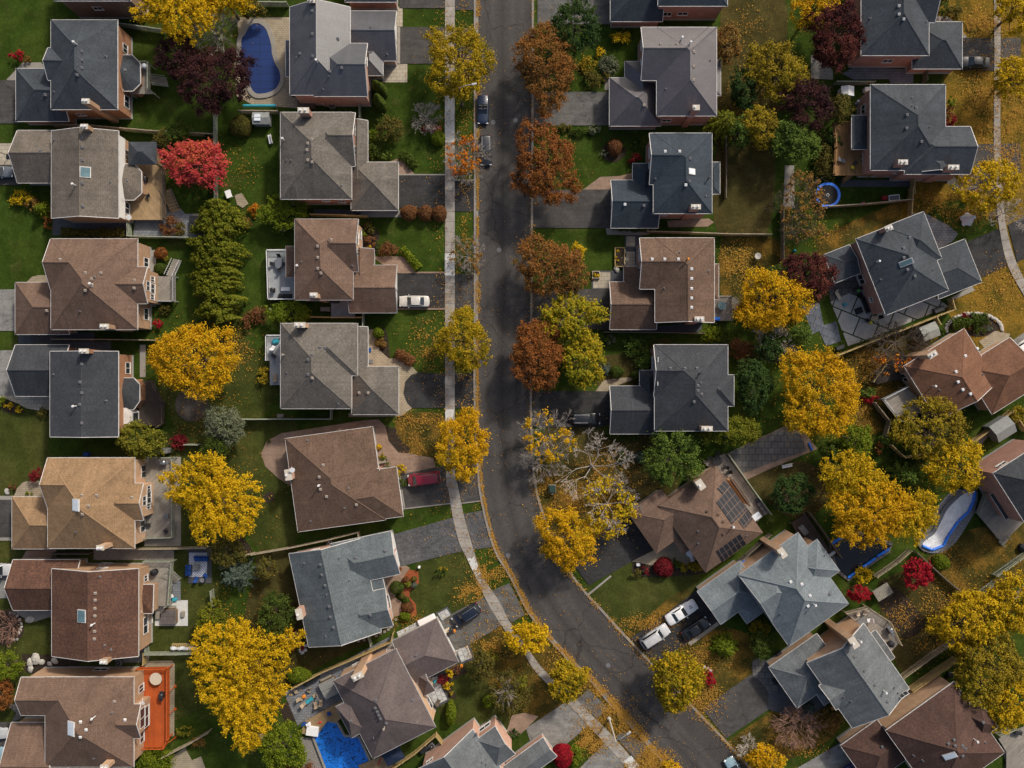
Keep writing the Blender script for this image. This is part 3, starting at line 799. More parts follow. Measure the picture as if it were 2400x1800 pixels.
base_ = ramp(nt_, noise(nt_, ob_, 3.2, 6, .72), [(.3, (.046, .042, .039)), (.7, (.076, .070, .066))])
blot_ = ramp(nt_, noise(nt_, ob_, .16, 5, .62, .8), [(.33, (.84,) * 3), (.68, (1.08,) * 3)])
vo_ = nt_.nodes.new('ShaderNodeTexVoronoi'); vo_.feature = 'DISTANCE_TO_EDGE'; vo_.inputs['Scale'].default_value = .14
dv_ = nt_.nodes.new('ShaderNodeVectorMath'); dv_.operation = 'MULTIPLY_ADD'
nc_ = nt_.nodes.new('ShaderNodeTexNoise'); nc_.inputs['Scale'].default_value = .8; nc_.inputs['Detail'].default_value = 4; nt_.links.new(ob_, nc_.inputs['Vector'])
dv_.inputs[1].default_value = (1.6, 1.6, 0); nt_.links.new(nc_.outputs['Color'], dv_.inputs[0]); nt_.links.new(ob_, dv_.inputs[2]); nt_.links.new(dv_.outputs[0], vo_.inputs['Vector'])
crk_ = ramp(nt_, vo_.outputs['Distance'], [(.004, (.45,) * 3), (.012, (1,) * 3)])
col_ = mixc(nt_, 1.0, base_, bands_, 'MULTIPLY'); col_ = mixc(nt_, 1.0, col_, blot_, 'MULTIPLY'); col_ = mixc(nt_, .7, col_, crk_, 'MULTIPLY')
nt_.links.new(col_, b_.inputs['Base Color']); setp(b_, .88, .25)
strip('road', 'road_asphalt', KL, KR, 110)
for t_, x_, y_ in (('20', 30, 1042), ('12', 2180, 1480), ('10', 2050, 1058), ('23', 830, 770), ('11', 2100, 500)):
    p_ = W(t_, x_, y_); q_ = [(1200 + (p_.x + .36 * math.cos(a)) * S, 900 - (p_.y + .36 * math.sin(a)) * S) for a in np.linspace(0, 6.283, 17)[:-1]]
    G('manhole_cover', 'metal_vent', 'N', q_)
strip('sidewalk', 'sidewalk', SL, SR, 110)
for t, pts in (('10', [(1632, 862), (1716, 862), (1716, 1232), (1632, 1232)]), ('11', [(1632, 530), (1717, 530), (1717, 722), (1632, 722)]), ('10', [(1634, 770), (1680, 775), (1716, 862), (1632, 862)]),
               ('12', [(1634, 218), (1714, 218), (1702, 300), (1640, 335)]), ('12', [(1826, 1512), (1890, 1488), (1945, 1640), (1895, 1659)]), ('23', [(962, 1600), (1030, 1548), (1105, 1640), (1040, 1690)])):
    G('sidewalk', 'concrete_new', t, pts)
strip('sidewalk', 'sidewalk', sub('N', [(2329, -60), (2329, 160), (2328, 330), (2334, 460), (2340, 530), (2360, 620), (2400, 695), (2440, 760)]),
      sub('N', [(2345, -60), (2344, 160), (2344, 330), (2350, 460), (2357, 530), (2379, 610), (2418, 690), (2458, 755)]), 60)
def kerb(A, w, h, name='kerb', mat='kerb', off=0.0, n=110):
    """a real step along the line A"""
    A = resample(smooth_line(A), n)
    b = MB(); L, Q = [], []
    for i, p in enumerate(A):
        d = (A[min(i + 1, n - 1)] - A[max(i - 1, 0)]).normalized(); nn = Vector((-d.y, d.x, 0))
        L.append(p + nn * (off - w / 2)); Q.append(p + nn * (off + w / 2))
    vs = []
    for l, q in zip(L, Q): vs += [(l.x, l.y, 0), (l.x, l.y, h), (q.x, q.y, h), (q.x, q.y, 0)]
    fs = []
    for i in range(n - 1):
        for a, c in ((0, 1), (1, 2), (2, 3)): fs.append((4 * i + a, 4 * i + c, 4 * i + 4 + c, 4 * i + 4 + a))
    b.add(vs, fs)
    return struct(b.build(name, mat))
kerb(KL, .32, .22); kerb(KR, .34, .22)
kerb(KL, .34, .118, 'gutter_strip', 'concrete', off=.36)
for mt, t, pts in (('paver_pink', '11', [(1210, 690), (1640, 702)]), ('paver_pink', '11', [(1210, 1003), (1640, 1018)]), ('concrete', '12', [(1270, 1073), (1690, 1025), (1690, 1036), (1270, 1084)]),
                   ('concrete', '12', [(1768, 1026), (1942, 1004), (1942, 1014), (1768, 1036)]), ('concrete', '10', [(1222, 235), (1246, 552)]), ('concrete', '10', [(1235, 1505), (1640, 1516)]), ('concrete', '10', [(1712, 1552), (1893, 1562)]),
                   ('concrete', '02', [(-200, 965), (120, 999)]), ('concrete', '02', [(-200, 1325), (110, 1352)]), ('concrete', '23', [(655, 150), (850, -8), (862, 2), (665, 165)]),
                   ('concrete', '23', [(1520, 575), (1770, 395), (1790, 420), (1540, 600)]), ('concrete', '12', [(1235, 770), (1245, 770), (1290, 1075), (1278, 1078)])):
    G('driveway_edging', mt, t, pts)
# ---------------------------------------------------------------- houses
GZ = 0.02
END_ = 0
class Roof:
    """wings of one house in the house's own axes; z of the roof over a point"""
    def __init__(s): s.w = []
    def h(s, x, y):
        best = 0.0
        for w in s.w:
            x0, y0, x1, y1 = w['r']
            if not (x0 - .3 <= x <= x1 + .3 and y0 - .3 <= y <= y1 + .3): continue
            ds = []
            if w['ax'] == 'x':
                ds += [y - y0, y1 - y]
                if w['e'][0] == 'h': ds.append((x - x0) * w['hk'][0])
                if w['e'][1] == 'h': ds.append((x1 - x) * w['hk'][1])
            else:
                ds += [x - x0, x1 - x]
                if w['e'][0] == 'h': ds.append((y - y0) * w['hk'][0])
                if w['e'][1] == 'h': ds.append((y1 - y) * w['hk'][1])
            best = max(best, w['z'] + w['p'] * max(0.0, min(ds)))
        return best

def wing_roof(b, w, capm=0.0):
    x0, y0, x1, y1 = w['r']; z, p, ax, e = w['z'], w['p'], w['ax'], w['e']
    # work in (s along the ridge, t across)
    if ax == 'x': s0, s1, t0, t1 = x0, x1, y0, y1; P = lambda s, t, z: (s, t, z)
    else: s0, s1, t0, t1 = y0, y1, x0, x1; P = lambda s, t, z: (t, s, z)
    half = (t1 - t0) / 2; tm = (t0 + t1) / 2; L = s1 - s0
    ca = min(half, L / 2 - .02) if e == 'hh' else min(half, L * .92)
    ra, rb = (s0 + ca if e[0] == 'h' else s0), (s1 - ca if e[1] == 'h' else s1)
    w['hk'] = (half / ca, half / ca)
    zr = z + p * half
    k = math.sqrt(1 + p * p)
    T = 0.16
    def face(pts, uv, m=0):
        b.quad([P(*q) for q in pts] if ax == 'x' else [P(*q) for q in pts][::-1], m, uv if ax == 'x' else uv[::-1])
    # slopes
    face([(s0, t0, z), (s1, t0, z), (rb, tm, zr), (ra, tm, zr)], [(s0, 0), (s1, 0), (rb, half * k), (ra, half * k)])
    face([(s1, t1, z), (s0, t1, z), (ra, tm, zr), (rb, tm, zr)], [(s1, 0), (s0, 0), (ra, half * k), (rb, half * k)])
    if e[0] == 'h': face([(s0, t1, z), (s0, t0, z), (ra, tm, zr)], [(t1, 0), (t0, 0), (tm, ca * k)])
    if e[1] == 'h': face([(s1, t0, z), (s1, t1, z), (rb, tm, zr)], [(t0, 0), (t1, 0), (tm, ca * k)])
    # underside and edges
    per = [(s0, t0, z), (s1, t0, z)] + ([] if e[1] == 'h' else [(s1, tm, zr)]) + [(s1, t1, z), (s0, t1, z)] + ([] if e[0] == 'h' else [(s0, tm, zr)])
    n = len(per)
    for i in range(n):
        a, c = per[i], per[(i + 1) % n]
        face([(a[0], a[1], a[2] - T), (c[0], c[1], c[2] - T), c, a], [(0, 0)] * 4, 1)
    if e == 'hh':
        face([(s0, t0, z - T), (s0, t1, z - T), (s1, t1, z - T), (s1, t0, z - T)], [(0, 0)] * 4, 1)
    else:
        face([(ra, tm, zr - T), (rb, tm, zr - T), (s1, t0, z - T), (s0, t0, z - T)], [(0, 0)] * 4, 1)
        face([(rb, tm, zr - T), (ra, tm, zr - T), (s0, t1, z - T), (s1, t1, z - T)], [(0, 0)] * 4, 1)
        if e[0] == 'h': face([(ra, tm, zr - T), (s0, t0, z - T), (s0, t1, z - T)], [(0, 0)] * 3, 1)
        if e[1] == 'h': face([(rb, tm, zr - T), (s1, t1, z - T), (s1, t0, z - T)], [(0, 0)] * 3, 1)
    # ridge and hip caps
    lines = [((ra, tm, zr), (rb, tm, zr))]
    for q, r in ((0, ra), (1, rb)):
        if e[q] == 'h':
            s = s0 if q == 0 else s1
            lines += [((r, tm, zr), (s, t0, z)), ((r, tm, zr), (s, t1, z))]
    for a, c in lines:
        a, c = Vector(P(*a)), Vector(P(*c))
        if (c - a).length < .3: continue
        d = (c - a).normalized(); sd = Vector((-d.y, d.x, 0)).normalized() * .13
        up = Vector((0, 0, .035)); dn = Vector((0, 0, -.03))
        Lh = (c - a).length
        b.quad([a + up, a - sd + dn, c - sd + dn, c + up], 2, [(0, 0), (.13, 0), (.13, Lh), (0, Lh)])
        b.quad([a + sd + dn, a + up, c + up, c + sd + dn], 2, [(0, 0), (.13, 0), (.13, Lh), (0, Lh)])

def wing_gutter(b, w):
    x0, y0, x1, y1 = w['r']; z, p, ax, e = w['z'], w['p'], w['ax'], w['e']
    if ax == 'x': s0, s1, t0, t1 = x0, x1, y0, y1; P = lambda s, t: (s, t)
    else: s0, s1, t0, t1 = y0, y1, x0, x1; P = lambda s, t: (t, s)
    g = .065
    def bx(sa, ta, sb, tb):
        a, c = P(sa, ta), P(sb, tb)
        b.box(min(a[0], c[0]), min(a[1], c[1]), z - .16, max(a[0], c[0]), max(a[1], c[1]), z - .015)
    bx(s0, t0 - g, s1, t0 - .004); bx(s0, t1 + .004, s1, t1 + g)
    tm = (t0 + t1) / 2; zr = z + p * (t1 - t0) / 2
    for q, s, o in ((0, s0, -1), (1, s1, 1)):
        if e[q] == 'h': bx(s + (-g if o < 0 else .004), t0 - g, s + (-.004 if o < 0 else g), t1 + g)
        else:      # rake boards
            for ta in (t0, t1):
                a0, a1 = s + o * .003, s + o * .085
                pts = [(a0, ta, z - .18), (a0, tm, zr - .18), (a0, tm, zr + .015), (a0, ta, z + .015)]
                v = []
                for aa in (a0, a1):
                    for _, t_, z_ in pts:
                        xy = P(aa, t_); v.append((xy[0], xy[1], z_))
                b.add(v, [(0, 1, 2, 3), (7, 6, 5, 4), (0, 4, 5, 1), (1, 5, 6, 2), (2, 6, 7, 3), (3, 7, 4, 0)])

def wing_walls(b, w, i, ov):
    x0, y0, x1, y1 = w['r']; o = ov + .004 * i
    X0, X1, Y0, Y1 = x0 + o, x1 - o, y0 + o, y1 - o
    zt = w['z'] - .12
    z0 = -0.2
    for a, c in (((X0, Y0), (X1, Y0)), ((X1, Y0), (X1, Y1)), ((X1, Y1), (X0, Y1)), ((X0, Y1), (X0, Y0))):
        b.quad([(a[0], a[1], z0), (c[0], c[1], z0), (c[0], c[1], zt), (a[0], a[1], zt)], 0)
    if w['ax'] == 'x':
        tm = (y0 + y1) / 2; zr = w['z'] + w['p'] * (y1 - y0) / 2 - .16
        if w['e'][0] == 'g': b.quad([(X0, Y1, zt), (X0, Y0, zt), (X0, tm, zr)], 1)
        if w['e'][1] == 'g': b.quad([(X1, Y0, zt), (X1, Y1, zt), (X1, tm, zr)], 1)
    else:
        tm = (x0 + x1) / 2; zr = w['z'] + w['p'] * (x1 - x0) / 2 - .16
        if w['e'][0] == 'g': b.quad([(X0, Y0, zt), (X1, Y0, zt), (tm, Y0, zr)], 1)
        if w['e'][1] == 'g': b.quad([(X1, Y1, zt), (X0, Y1, zt), (tm, Y1, zr)], 1)

CAM = Vector((0, 0, H))
def house(t, ang, wings, roofm, wallm, label, vents=(), pipes=(), chim=(), sky=(), bays=(), win=(), solar=(), dish=(), gablem=None,
          flue=(), ov=.38, ventm='metal_vent', trim='trim_white', found=True, gdoor=None, group='two storey houses along the curving street'):
    A0 = W(t, *wings[0][:2], wings[0][4]); C0 = W(t, *wings[0][2:4], wings[0][4])
    ctr = (A0 + C0) / 2
    th = R(ang)
    root = empty('house', (ctr.x, ctr.y, 0), th, label, 'house', group)
    c, sn = math.cos(th), math.sin(th)
    loc = lambda p: Vector(((p.x - ctr.x) * c + (p.y - ctr.y) * sn, -(p.x - ctr.x) * sn + (p.y - ctr.y) * c, p.z))
    rf = Roof()
    for i, w in enumerate(wings):
        z = w[4] + .004 * i
        a, q = loc(W(t, w[0], w[1], z)), loc(W(t, w[2], w[3], z))
        j = .003 * i
        x0, x1 = sorted((a.x, q.x)); y0, y1 = sorted((a.y, q.y))
        x0, x1, y0, y1 = x0 + j, x1 - j, y0 + j, y1 - j
        ty = w[5]
        if ty == 'hh': ty = ('x' if x1 - x0 >= y1 - y0 else 'y') + ':hh'
        rf.w.append(dict(r=(x0, y0, x1, y1), z=z, ax=ty[0], e=ty[2:4], p=(w[6] if len(w) > 6 else .56), hk=(1, 1)))
    rb, gb, wb = MB(), MB(), MB()
    for i, w in enumerate(rf.w):
        wing_roof(rb, w); wing_gutter(gb, w); wing_walls(wb, w, i, ov)
    # bays: polygon at the eave and the point where the little roof meets the wall
    for poly, apex, ze, rise in bays:
        P = [loc(W(t, x, y, ze)) for x, y in poly]; ap = loc(W(t, apex[0], apex[1], ze + rise)); ap.z = ze + rise
        n = len(P)
        cen = sum(P, Vector()) / n
        for i in range(n):
            a, q = P[i], P[(i + 1) % n]
            L = (q - a).length; hh = ((a + q) / 2 - ap).length
            tri = [Vector((a.x, a.y, ze)), Vector((q.x, q.y, ze)), ap]
            nz = (tri[1] - tri[0]).cross(tri[2] - tri[0]).z
            uv = [(0, 0), (L, 0), (L / 2, hh)]
            if nz < 0: tri, uv = tri[::-1], uv[::-1]
            rb.quad(tri, 0, uv)
            o = Vector((a.y - q.y, q.x - a.x, 0)).normalized()
            if o.dot((a + q) / 2 - cen) < 0: o = -o
            g1, g2 = a + o * .1, q + o * .1
            for zz in (0,):
                gb.add([(a.x, a.y, ze - .16), (q.x, q.y, ze - .16), (g2.x, g2.y, ze - .16), (g1.x, g1.y, ze - .16),
                        (a.x, a.y, ze - .01), (q.x, q.y, ze - .01), (g2.x, g2.y, ze - .01), (g1.x, g1.y, ze - .01)],
                       [(0, 1, 2, 3), (4, 5, 6, 7), (0, 1, 5, 4), (1, 2, 6, 5), (2, 3, 7, 6), (3, 0, 4, 7)])
            ia, iq = cen + (a - cen) * .93, cen + (q - cen) * .93
            wb.quad([(ia.x, ia.y, -.2), (iq.x, iq.y, -.2), (iq.x, iq.y, ze - .05), (ia.x, ia.y, ze - .05)], 0)
    wall = wb.build('wall', [wallm, gablem or wallm], root)
    roof = rb.build('roof', [roofm, trim, roofm], root)
    gb.build('gutter', trim, roof)
    if found:
        fb = MB()
        for i, w in enumerate(rf.w):
            x0, y0, x1, y1 = w['r']; o = ov + .004 * i - .03
            fb.box(x0 + o, y0 + o, -.2, x1 - o, y1 - o, .55 + .003 * i)
        fb.build('foundation', 'foundation', root)
    def onroof(x, y):
        z = 6.0
        for _ in range(6):
            p = loc(W(t, x, y, z)); z2 = rf.h(p.x, p.y); z = z2 if z2 > 1 else z
        p = loc(W(t, x, y, z)); p.z = z
        e_ = .15
        nx = -(rf.h(p.x + e_, p.y) - rf.h(p.x - e_, p.y)) / (2 * e_); ny = -(rf.h(p.x, p.y + e_) - rf.h(p.x, p.y - e_)) / (2 * e_)
        nv = Vector((nx, ny, 1))
        if nv.length > 2.5: nv = Vector((0, 0, 1))
        return p, nv.normalized()
    for v in vents:
        p, nv = onroof(v[0], v[1])
        b = MB(); b.rbox(0, 0, -.05, .42, .42, .24, 0, .05)
        o = b.build('roof_vent', v[2] if len(v) > 2 else ventm, roof); o.location = p; o.rotation_euler.z = random.choice((0, .02))
        ru = nv.to_track_quat('Z', 'Y').to_euler(); o.rotation_euler = (ru.x * .6, ru.y * .6, 0)
    for v in pipes:
        p, nv = onroof(v[0], v[1])
        b = MB(); b.tube((0, 0, -.2), (0, 0, 1.0), .09, n=8); b.tube((0, 0, 1.0), (0, 0, 1.18), .2, .15, n=10)
        o = b.build('flue_pipe', v[2] if len(v) > 2 else 'metal_white', roof); o.location = p
    for v in flue:      # small plumbing stacks
        p, nv = onroof(v[0], v[1])
        b = MB(); b.tube((0, 0, -.1), (0, 0, .38), .07, n=7); b.tube((0, 0, -.03), (0, 0, .06), .2, .12, n=8)
        o = b.build('vent_stack', 'metal_vent', roof); o.location = p
    for x, y, w, d, mt in sky:
        p, nv = onroof(x, y)
        b = MB(); b.box(-w / 2, -d / 2, -.05, w / 2, d / 2, .12, 0); b.box(-w / 2 + .1, -d / 2 + .1, .10, w / 2 - .1, d / 2 - .1, .15, 1)
        o = b.build('skylight', ['trim_white', mt], roof); o.location = p
        o.rotation_mode = 'QUATERNION'; o.rotation_quaternion = Vector((0, 0, 1)).rotation_difference(nv)
    for x, y, w, d, zt, cm in chim:
        p = loc(W(t, x, y, zt))
        b = MB(); b.box(-w / 2, -d / 2, -.1, w / 2, d / 2, zt - .14)
        o = b.build('chimney', cm or wallm, root); o.location = (p.x, p.y, 0)
        b = MB(); b.box(-w / 2 - .07, -d / 2 - .07, zt - .14, w / 2 + .07, d / 2 + .07, zt)
        b.build('cap', 'chimney_cap', o)
        b = MB()
        for q in ((-.25 * w, 0), (.22 * w, 0))[:2 if w > .9 else 1]:
            b.tube((q[0], q[1], zt), (q[0], q[1], zt + .3), .13, n=10); b.tube((q[0], q[1], zt + .3), (q[0], q[1], zt + .38), .2, .16, n=10)
        b.build('flue', 'metal_white', o)
    for x, y, wi, side, ww, hh in win:
        w = rf.w[wi]; x0, y0, x1, y1 = w['r']; o_ = ov + .004 * wi
        g = loc(W(t, x, y, 0)); cl = loc(CAM)
        if side in 'EW':
            pl = x1 - o_ if side == 'E' else x0 + o_
            u = (pl - cl.x) / (g.x - cl.x); q = cl.lerp(g, u)
        else:
            pl = y1 - o_ if side == 'N' else y0 + o_
            u = (pl - cl.y) / (g.y - cl.y); q = cl.lerp(g, u)
        zc = min(max(q.z, hh / 2 + .3), w['z'] + 1.2)
        fb, pb = MB(), MB()
        fw = .09
        for a, b_, c_, d_ in ((-ww / 2, -hh / 2, ww / 2, -hh / 2 + fw), (-ww / 2, hh / 2 - fw, ww / 2, hh / 2), (-ww / 2, -hh / 2 + fw, -ww / 2 + fw, hh / 2 - fw), (ww / 2 - fw, -hh / 2 + fw, ww / 2, hh / 2 - fw),
                               (-.04, -hh / 2 + fw, .04, hh / 2 - fw)):
            fb.box(a, -.03, b_, c_, .07, d_)
        fb.box(-ww / 2 - .06, .0, -hh / 2 - .08, ww / 2 + .06, .14, -hh / 2 - .003)
        pb.box(-ww / 2 + fw * .8, -.02, -hh / 2 + fw * .8, ww / 2 - fw * .8, .03, hh / 2 - fw * .8)
        fo = fb.build('window', 'trim_white', root)
        rz = {'N': 0, 'S': math.pi, 'E': -math.pi / 2, 'W': math.pi / 2}[side]
        fo.location = (pl, q.y, zc) if side in 'EW' else (q.x, pl, zc)
        fo.rotation_euler.z = rz
        pb.build('pane', 'pane', fo)
    for quad4 in solar:
        P = []
        for x, y in quad4:
            p, nv = onroof(x, y); P.append(p + nv * .1)
        b = MB()
        L1, L2 = (P[1] - P[0]).length, (P[3] - P[0]).length
        b.quad(P, 0, [(0, 0), (L1, 0), (L1, L2), (0, L2)])
        if (P[1] - P[0]).cross(P[3] - P[0]).z < 0: b.f[0] = b.f[0][::-1]; b.uv[0] = b.uv[0][::-1]
        for i in range(4):
            a, q = P[i], P[(i + 1) % 4]; dn = Vector((0, 0, -.12))
            b.quad([a, q, q + dn, a + dn], 0, [(.01, .01)] * 4)
        b.build('solar_array', 'solar_cells', roof)
    for x, y, zz in dish:
        p = loc(W(t, x, y, zz))
        b = MB(); b.lathe([(.04, -.08), (.25, -.03), (.42, .07)], 14); b.tube((0, 0, -.9), (0, 0, -.05), .04, n=6)
        o = b.build('satellite_dish', 'plastic_white', root); o.location = p; o.rotation_euler = (R(25), R(15), 0)
    if gdoor is not None:
        wi, side, n = gdoor; w = rf.w[wi]; x0, y0, x1, y1 = w['r']; o_ = ov + .004 * wi
        pl = x1 - o_ if side == 'E' else x0 + o_; ym = (y0 + y1) / 2; sg = 1 if side == 'E' else -1
        for k in range(n):
            yc = ym + (k - (n - 1) / 2) * 2.8
            b = MB(); b.box(min(pl, pl + sg * .05), yc - 1.22, 0, max(pl, pl + sg * .05), yc + 1.22, 2.15)
            for zz in (.55, 1.08, 1.6): b.box(min(pl, pl + sg * .065), yc - 1.2, zz, max(pl, pl + sg * .065), yc + 1.2, zz + .04)
            b.build('garage_door', 'door_white', root)
    return root

E2, E1, EG = 5.8, 3.3, 3.1
# left column, top to bottom
house('00', 0, [(440, 172, 1015, 945, E2, 'y:hh'), (414, 412, 760, 692, E2, 'x:gh'), (137, 592, 594, 1048, EG, 'x:hg')], 'roof_slate', 'brick_orange',
      'dark slate roofed orange brick house in the top left corner', vents=[(707, 445), (707, 520), (707, 588), (668, 648), (392, 820), (1082, 606)], pipes=[(665, 385)], flue=[(915, 490), (470, 795)],
      chim=[(738, 872, 1.0, .62, 9.2, 'brick_tan')], bays=[([(1058, 476), (1140, 476), (1208, 545), (1212, 720), (1148, 784), (1070, 784), (1030, 640)], (1034, 605), 3.3, .9)],
      win=[(1080, 420, 0, 'E', 1.4, 1.5), (1093, 880, 0, 'E', 1.9, 1.6), (700, 988, 0, 'S', 1.3, 1.0)])
house('00', 0, [(444, 1132, 1024, 1884, E2, 'y:gg', .34), (150, 1126, 600, 1580, EG, 'x:gg')], 'roof_taupe', 'brick_tan', 'taupe gable roofed house with white siding beside the red maple',
      vents=[(712, 1195), (712, 1272), (714, 1384), (714, 1585), (716, 1783), (350, 1305)], pipes=[(655, 1602)], flue=[(470, 1210), (957, 1573), (1098, 1564)], chim=[(726, 1092, .95, .6, 8.6, 'brick_tan')],
      sky=[(738, 1488, 1.5, 1.6, 'skylight_glass')], bays=[([(1080, 1418), (1155, 1418), (1220, 1482), (1222, 1668), (1156, 1726), (1080, 1726)], (1042, 1555), 3.2, .8)],
      win=[(1094, 1340, 0, 'E', 1.6, 1.5), (1096, 1800, 0, 'E', 1.8, 1.5)], dish=[(1112, 1876, 3.2)], gablem='siding_white')
house('01', 0, [(440, 404, 1188, 1188, E2, 'y:hh'), (436, 406, 900, 842, E2, 'x:gh'), (880, 646, 1272, 964, E2 - .01, 'x:hg'), (131, 781, 600, 1230, EG, 'x:hg')], 'roof_brown', 'brick_tan',
      'warm brown hip roofed house left of the tall cedar hedge', vents=[(520, 584), (738, 698), (872, 700), (792, 752), (793, 812), (738, 850), (1162, 762), (1160, 830), (405, 1025)], pipes=[(803, 797)], flue=[(818, 735), (692, 1030)],
      chim=[(900, 1160, 1.2, .6, 8.2, 'brick_tan')], win=[(1262, 610, 0, 'E', 1.5, 1.6), (1278, 812, 2, 'E', 1.5, 1.2), (1262, 1055, 0, 'E', 1.8, 1.5), (1316, 755, 2, 'E', .9, 1.3), (1318, 835, 2, 'E', 1.5, 1.4), (1314, 908, 2, 'E', .9, 1.3)], ventm='vent_tan')
house('01', 0, [(432, 1378, 1022, 2114, E2, 'y:gg', .18), (133, 1320, 596, 1764, EG, 'x:gg')], 'roof_black', 'brick_orange', 'charcoal gable roofed orange brick house left of the golden maple',
      vents=[(709, 1488), (693, 1643), (708, 1736), (690, 1835), (707, 1997)], pipes=[(660, 1850)], flue=[(465, 1577), (917, 1804)], chim=[(722, 1374, 1.3, .6, 8.0, 'brick_orange')],
      bays=[([(1065, 1608), (1152, 1608), (1204, 1662), (1204, 1806), (1152, 1880), (1070, 1880), (1046, 1740)], (1046, 1720), 3.2, .7)],
      win=[(1102, 1522, 0, 'E', 1.8, 1.5), (1232, 1745, 0, 'E', 1.5, 1.6)], dish=[(1032, 2043, 3.8)])
house('02', 0, [(412, 638, 1163, 1420, E2, 'y:hh'), (411, 640, 880, 1072, E2, 'x:gh'), (880, 858, 1238, 1178, E2 - .01, 'x:hg'), (103, 973, 560, 1425, EG, 'x:hg')], 'roof_tan', 'brick_buff',
      'tan shingle hip roofed house with weathered rear deck', vents=[(710, 962), (766, 1053), (712, 1124), (837, 962), (1142, 980)], flue=[(658, 1278)], chim=[(864, 1416, 1.0, .6, 9.0, 'brick_buff')], sky=[(658, 1046, 1.5, 1.8, 'skylight_white')],
      win=[(1240, 756, 0, 'E', 2.0, 1.6), (1246, 1010, 2, 'E', 1.5, 1.2), (1284, 905, 2, 'E', 1.0, 1.2), (1286, 980, 2, 'E', 1.8, 1.4), (1282, 1056, 2, 'E', .9, 1.2), (1232, 1228, 0, 'E', 1.8, 1.5)], ventm='vent_tan')
house('03', 0, [(447, -62, 1196, 693, E2, 'y:gg', .34), (112, -140, 690, 296, EG, 'x:gg')], 'roof_russet', 'brick_tan', 'mottled russet gable roofed house with hot tub pad behind',
      vents=[(824, 148, 'vent_tan'), (823, 208, 'vent_tan'), (821, 280, 'vent_tan'), (820, 344, 'vent_tan'), (818, 478, 'vent_tan'), (816, 543, 'vent_tan')], pipes=[(820, 408)], flue=[(902, 600), (957, 636), (862, 6)], sky=[(708, 346, 1.5, 1.9, 'skylight_glass')],
      chim=[(893, 742, 1.0, .6, 8.4, 'brick_tan')], bays=[([(1215, 75), (1325, 75), (1318, 322), (1215, 322)], (1212, 195), 3.3, .5)],
      win=[(1258, 20, 0, 'E', 1.0, 1.2), (1340, 150, 0, 'E', 2.2, 1.5), (1256, 425, 0, 'E', 2.6, 1.5), (1324, 375, 0, 'E', .7, .8), (880, -65, 0, 'N', 1.4, .8), (950, -120, 0, 'N', 1.8, 1.1)], dish=[(1203, 308, 4.0)])
house('03', 0, [(390, 874, 1155, 1650, E2, 'y:hh'), (182, 876, 900, 1205, E2, 'x:gh'), (900, 1108, 1213, 1402, E2 - .01, 'x:hg'), (98, 1266, 520, 1880, EG, 'x:gg')], 'roof_brown', 'brick_tan',
      'light brown hip roofed house with bright orange rear deck', vents=[(697, 1260, 'metal_white'), (745, 1328, 'metal_white'), (696, 1390, 'metal_white'), (1081, 1242, 'metal_white'), (990, 1084, 'vent_tan')], pipes=[(822, 1212)], flue=[(965, 1180), (812, 1575)],
      sky=[(617, 1318, 1.5, 2.1, 'skylight_white')], chim=[(900, 1655, 1.1, .6, 8.6, 'brick_buff')],
      win=[(1218, 972, 0, 'E', 1.2, 1.6), (1228, 1225, 2, 'E', 3.0, 1.6), (1264, 1215, 2, 'E', 3.2, 1.5), (1225, 1392, 0, 'E', 1.7, 1.3), (870, 810, 0, 'N', 2.2, 1.1)], dish=[(1226, 1096, 4.4)])
# the two houses cut by the top edge, left
house('00', 0, [(470, -560, 1128, 6, 7.0, 'y:hh')], 'roof_slate', 'brick_brown', 'brown brick house cut by the top edge behind the yellow locust', win=[(845, 70, 0, 'S', 1.4, 1.0)])
house('10', 0, [(770, -420, 1218, 16, 3.6, 'x:hg')], 'roof_slate', 'brick_pink', 'pink brick garage house cut by the top edge beside the sidewalk', gdoor=(0, 'E', 2))
# second column
house('10', 0, [(292, 62, 814, 820, E2, 'y:hg'), (500, 374, 962, 831, E2, 'x:hg'), (818, 94, 1213, 525, EG, 'x:gg'), (880, 380, 1098, 652, EG - .1, 'y:hh')], 'roof_metal', 'brick_salmon',
      'grey metal look roofed house beside the kidney shaped pool', vents=[(485, 96), (487, 295), (380, 464), (490, 486), (640, 618), (741, 586), (708, 335), (993, 238)], pipes=[(532, 540)], flue=[(352, 500), (628, 658), (578, 770), (1132, 468)],
      chim=[(478, 2, 1.0, .6, 8.5, 'brick_pink')], gdoor=(2, 'E', 2), win=[(950, 520, 1, 'E', 1.3, 1.3), (975, 600, 1, 'E', 1.2, 1.2)], bays=[([(258, 350), (330, 350), (330, 660), (258, 660)], (300, 505), 3.0, .25)])
house('10', 0, [(212, 970, 826, 1720, E2, 'y:hh'), (420, 973, 857, 1436, E2, 'x:hg'), (800, 1042, 966, 1640, EG - .1, 'y:hg'), (822, 1400, 1230, 1817, EG, 'x:hh')], 'roof_greyed', 'brick_pink',
      'grey brown roofed house with three clipped round bushes by its driveway', vents=[(482, 1204, 'vent_tan'), (448, 1238, 'vent_tan'), (441, 1296, 'vent_tan'), (449, 1383, 'vent_tan'), (485, 1400, 'vent_tan')], pipes=[(243, 1212)], flue=[(265, 1388), (303, 1388), (741, 1602)],
      chim=[(408, 952, 1.5, .7, 8.6, 'brick_pink')], gdoor=(3, 'E', 2), win=[(851, 1120, 1, 'E', 1.6, 1.3), (853, 1300, 1, 'E', 1.3, 1.3), (604, 1733, 0, 'S', 1.2, .8), (740, 1740, 0, 'S', 1.2, 1.2)])
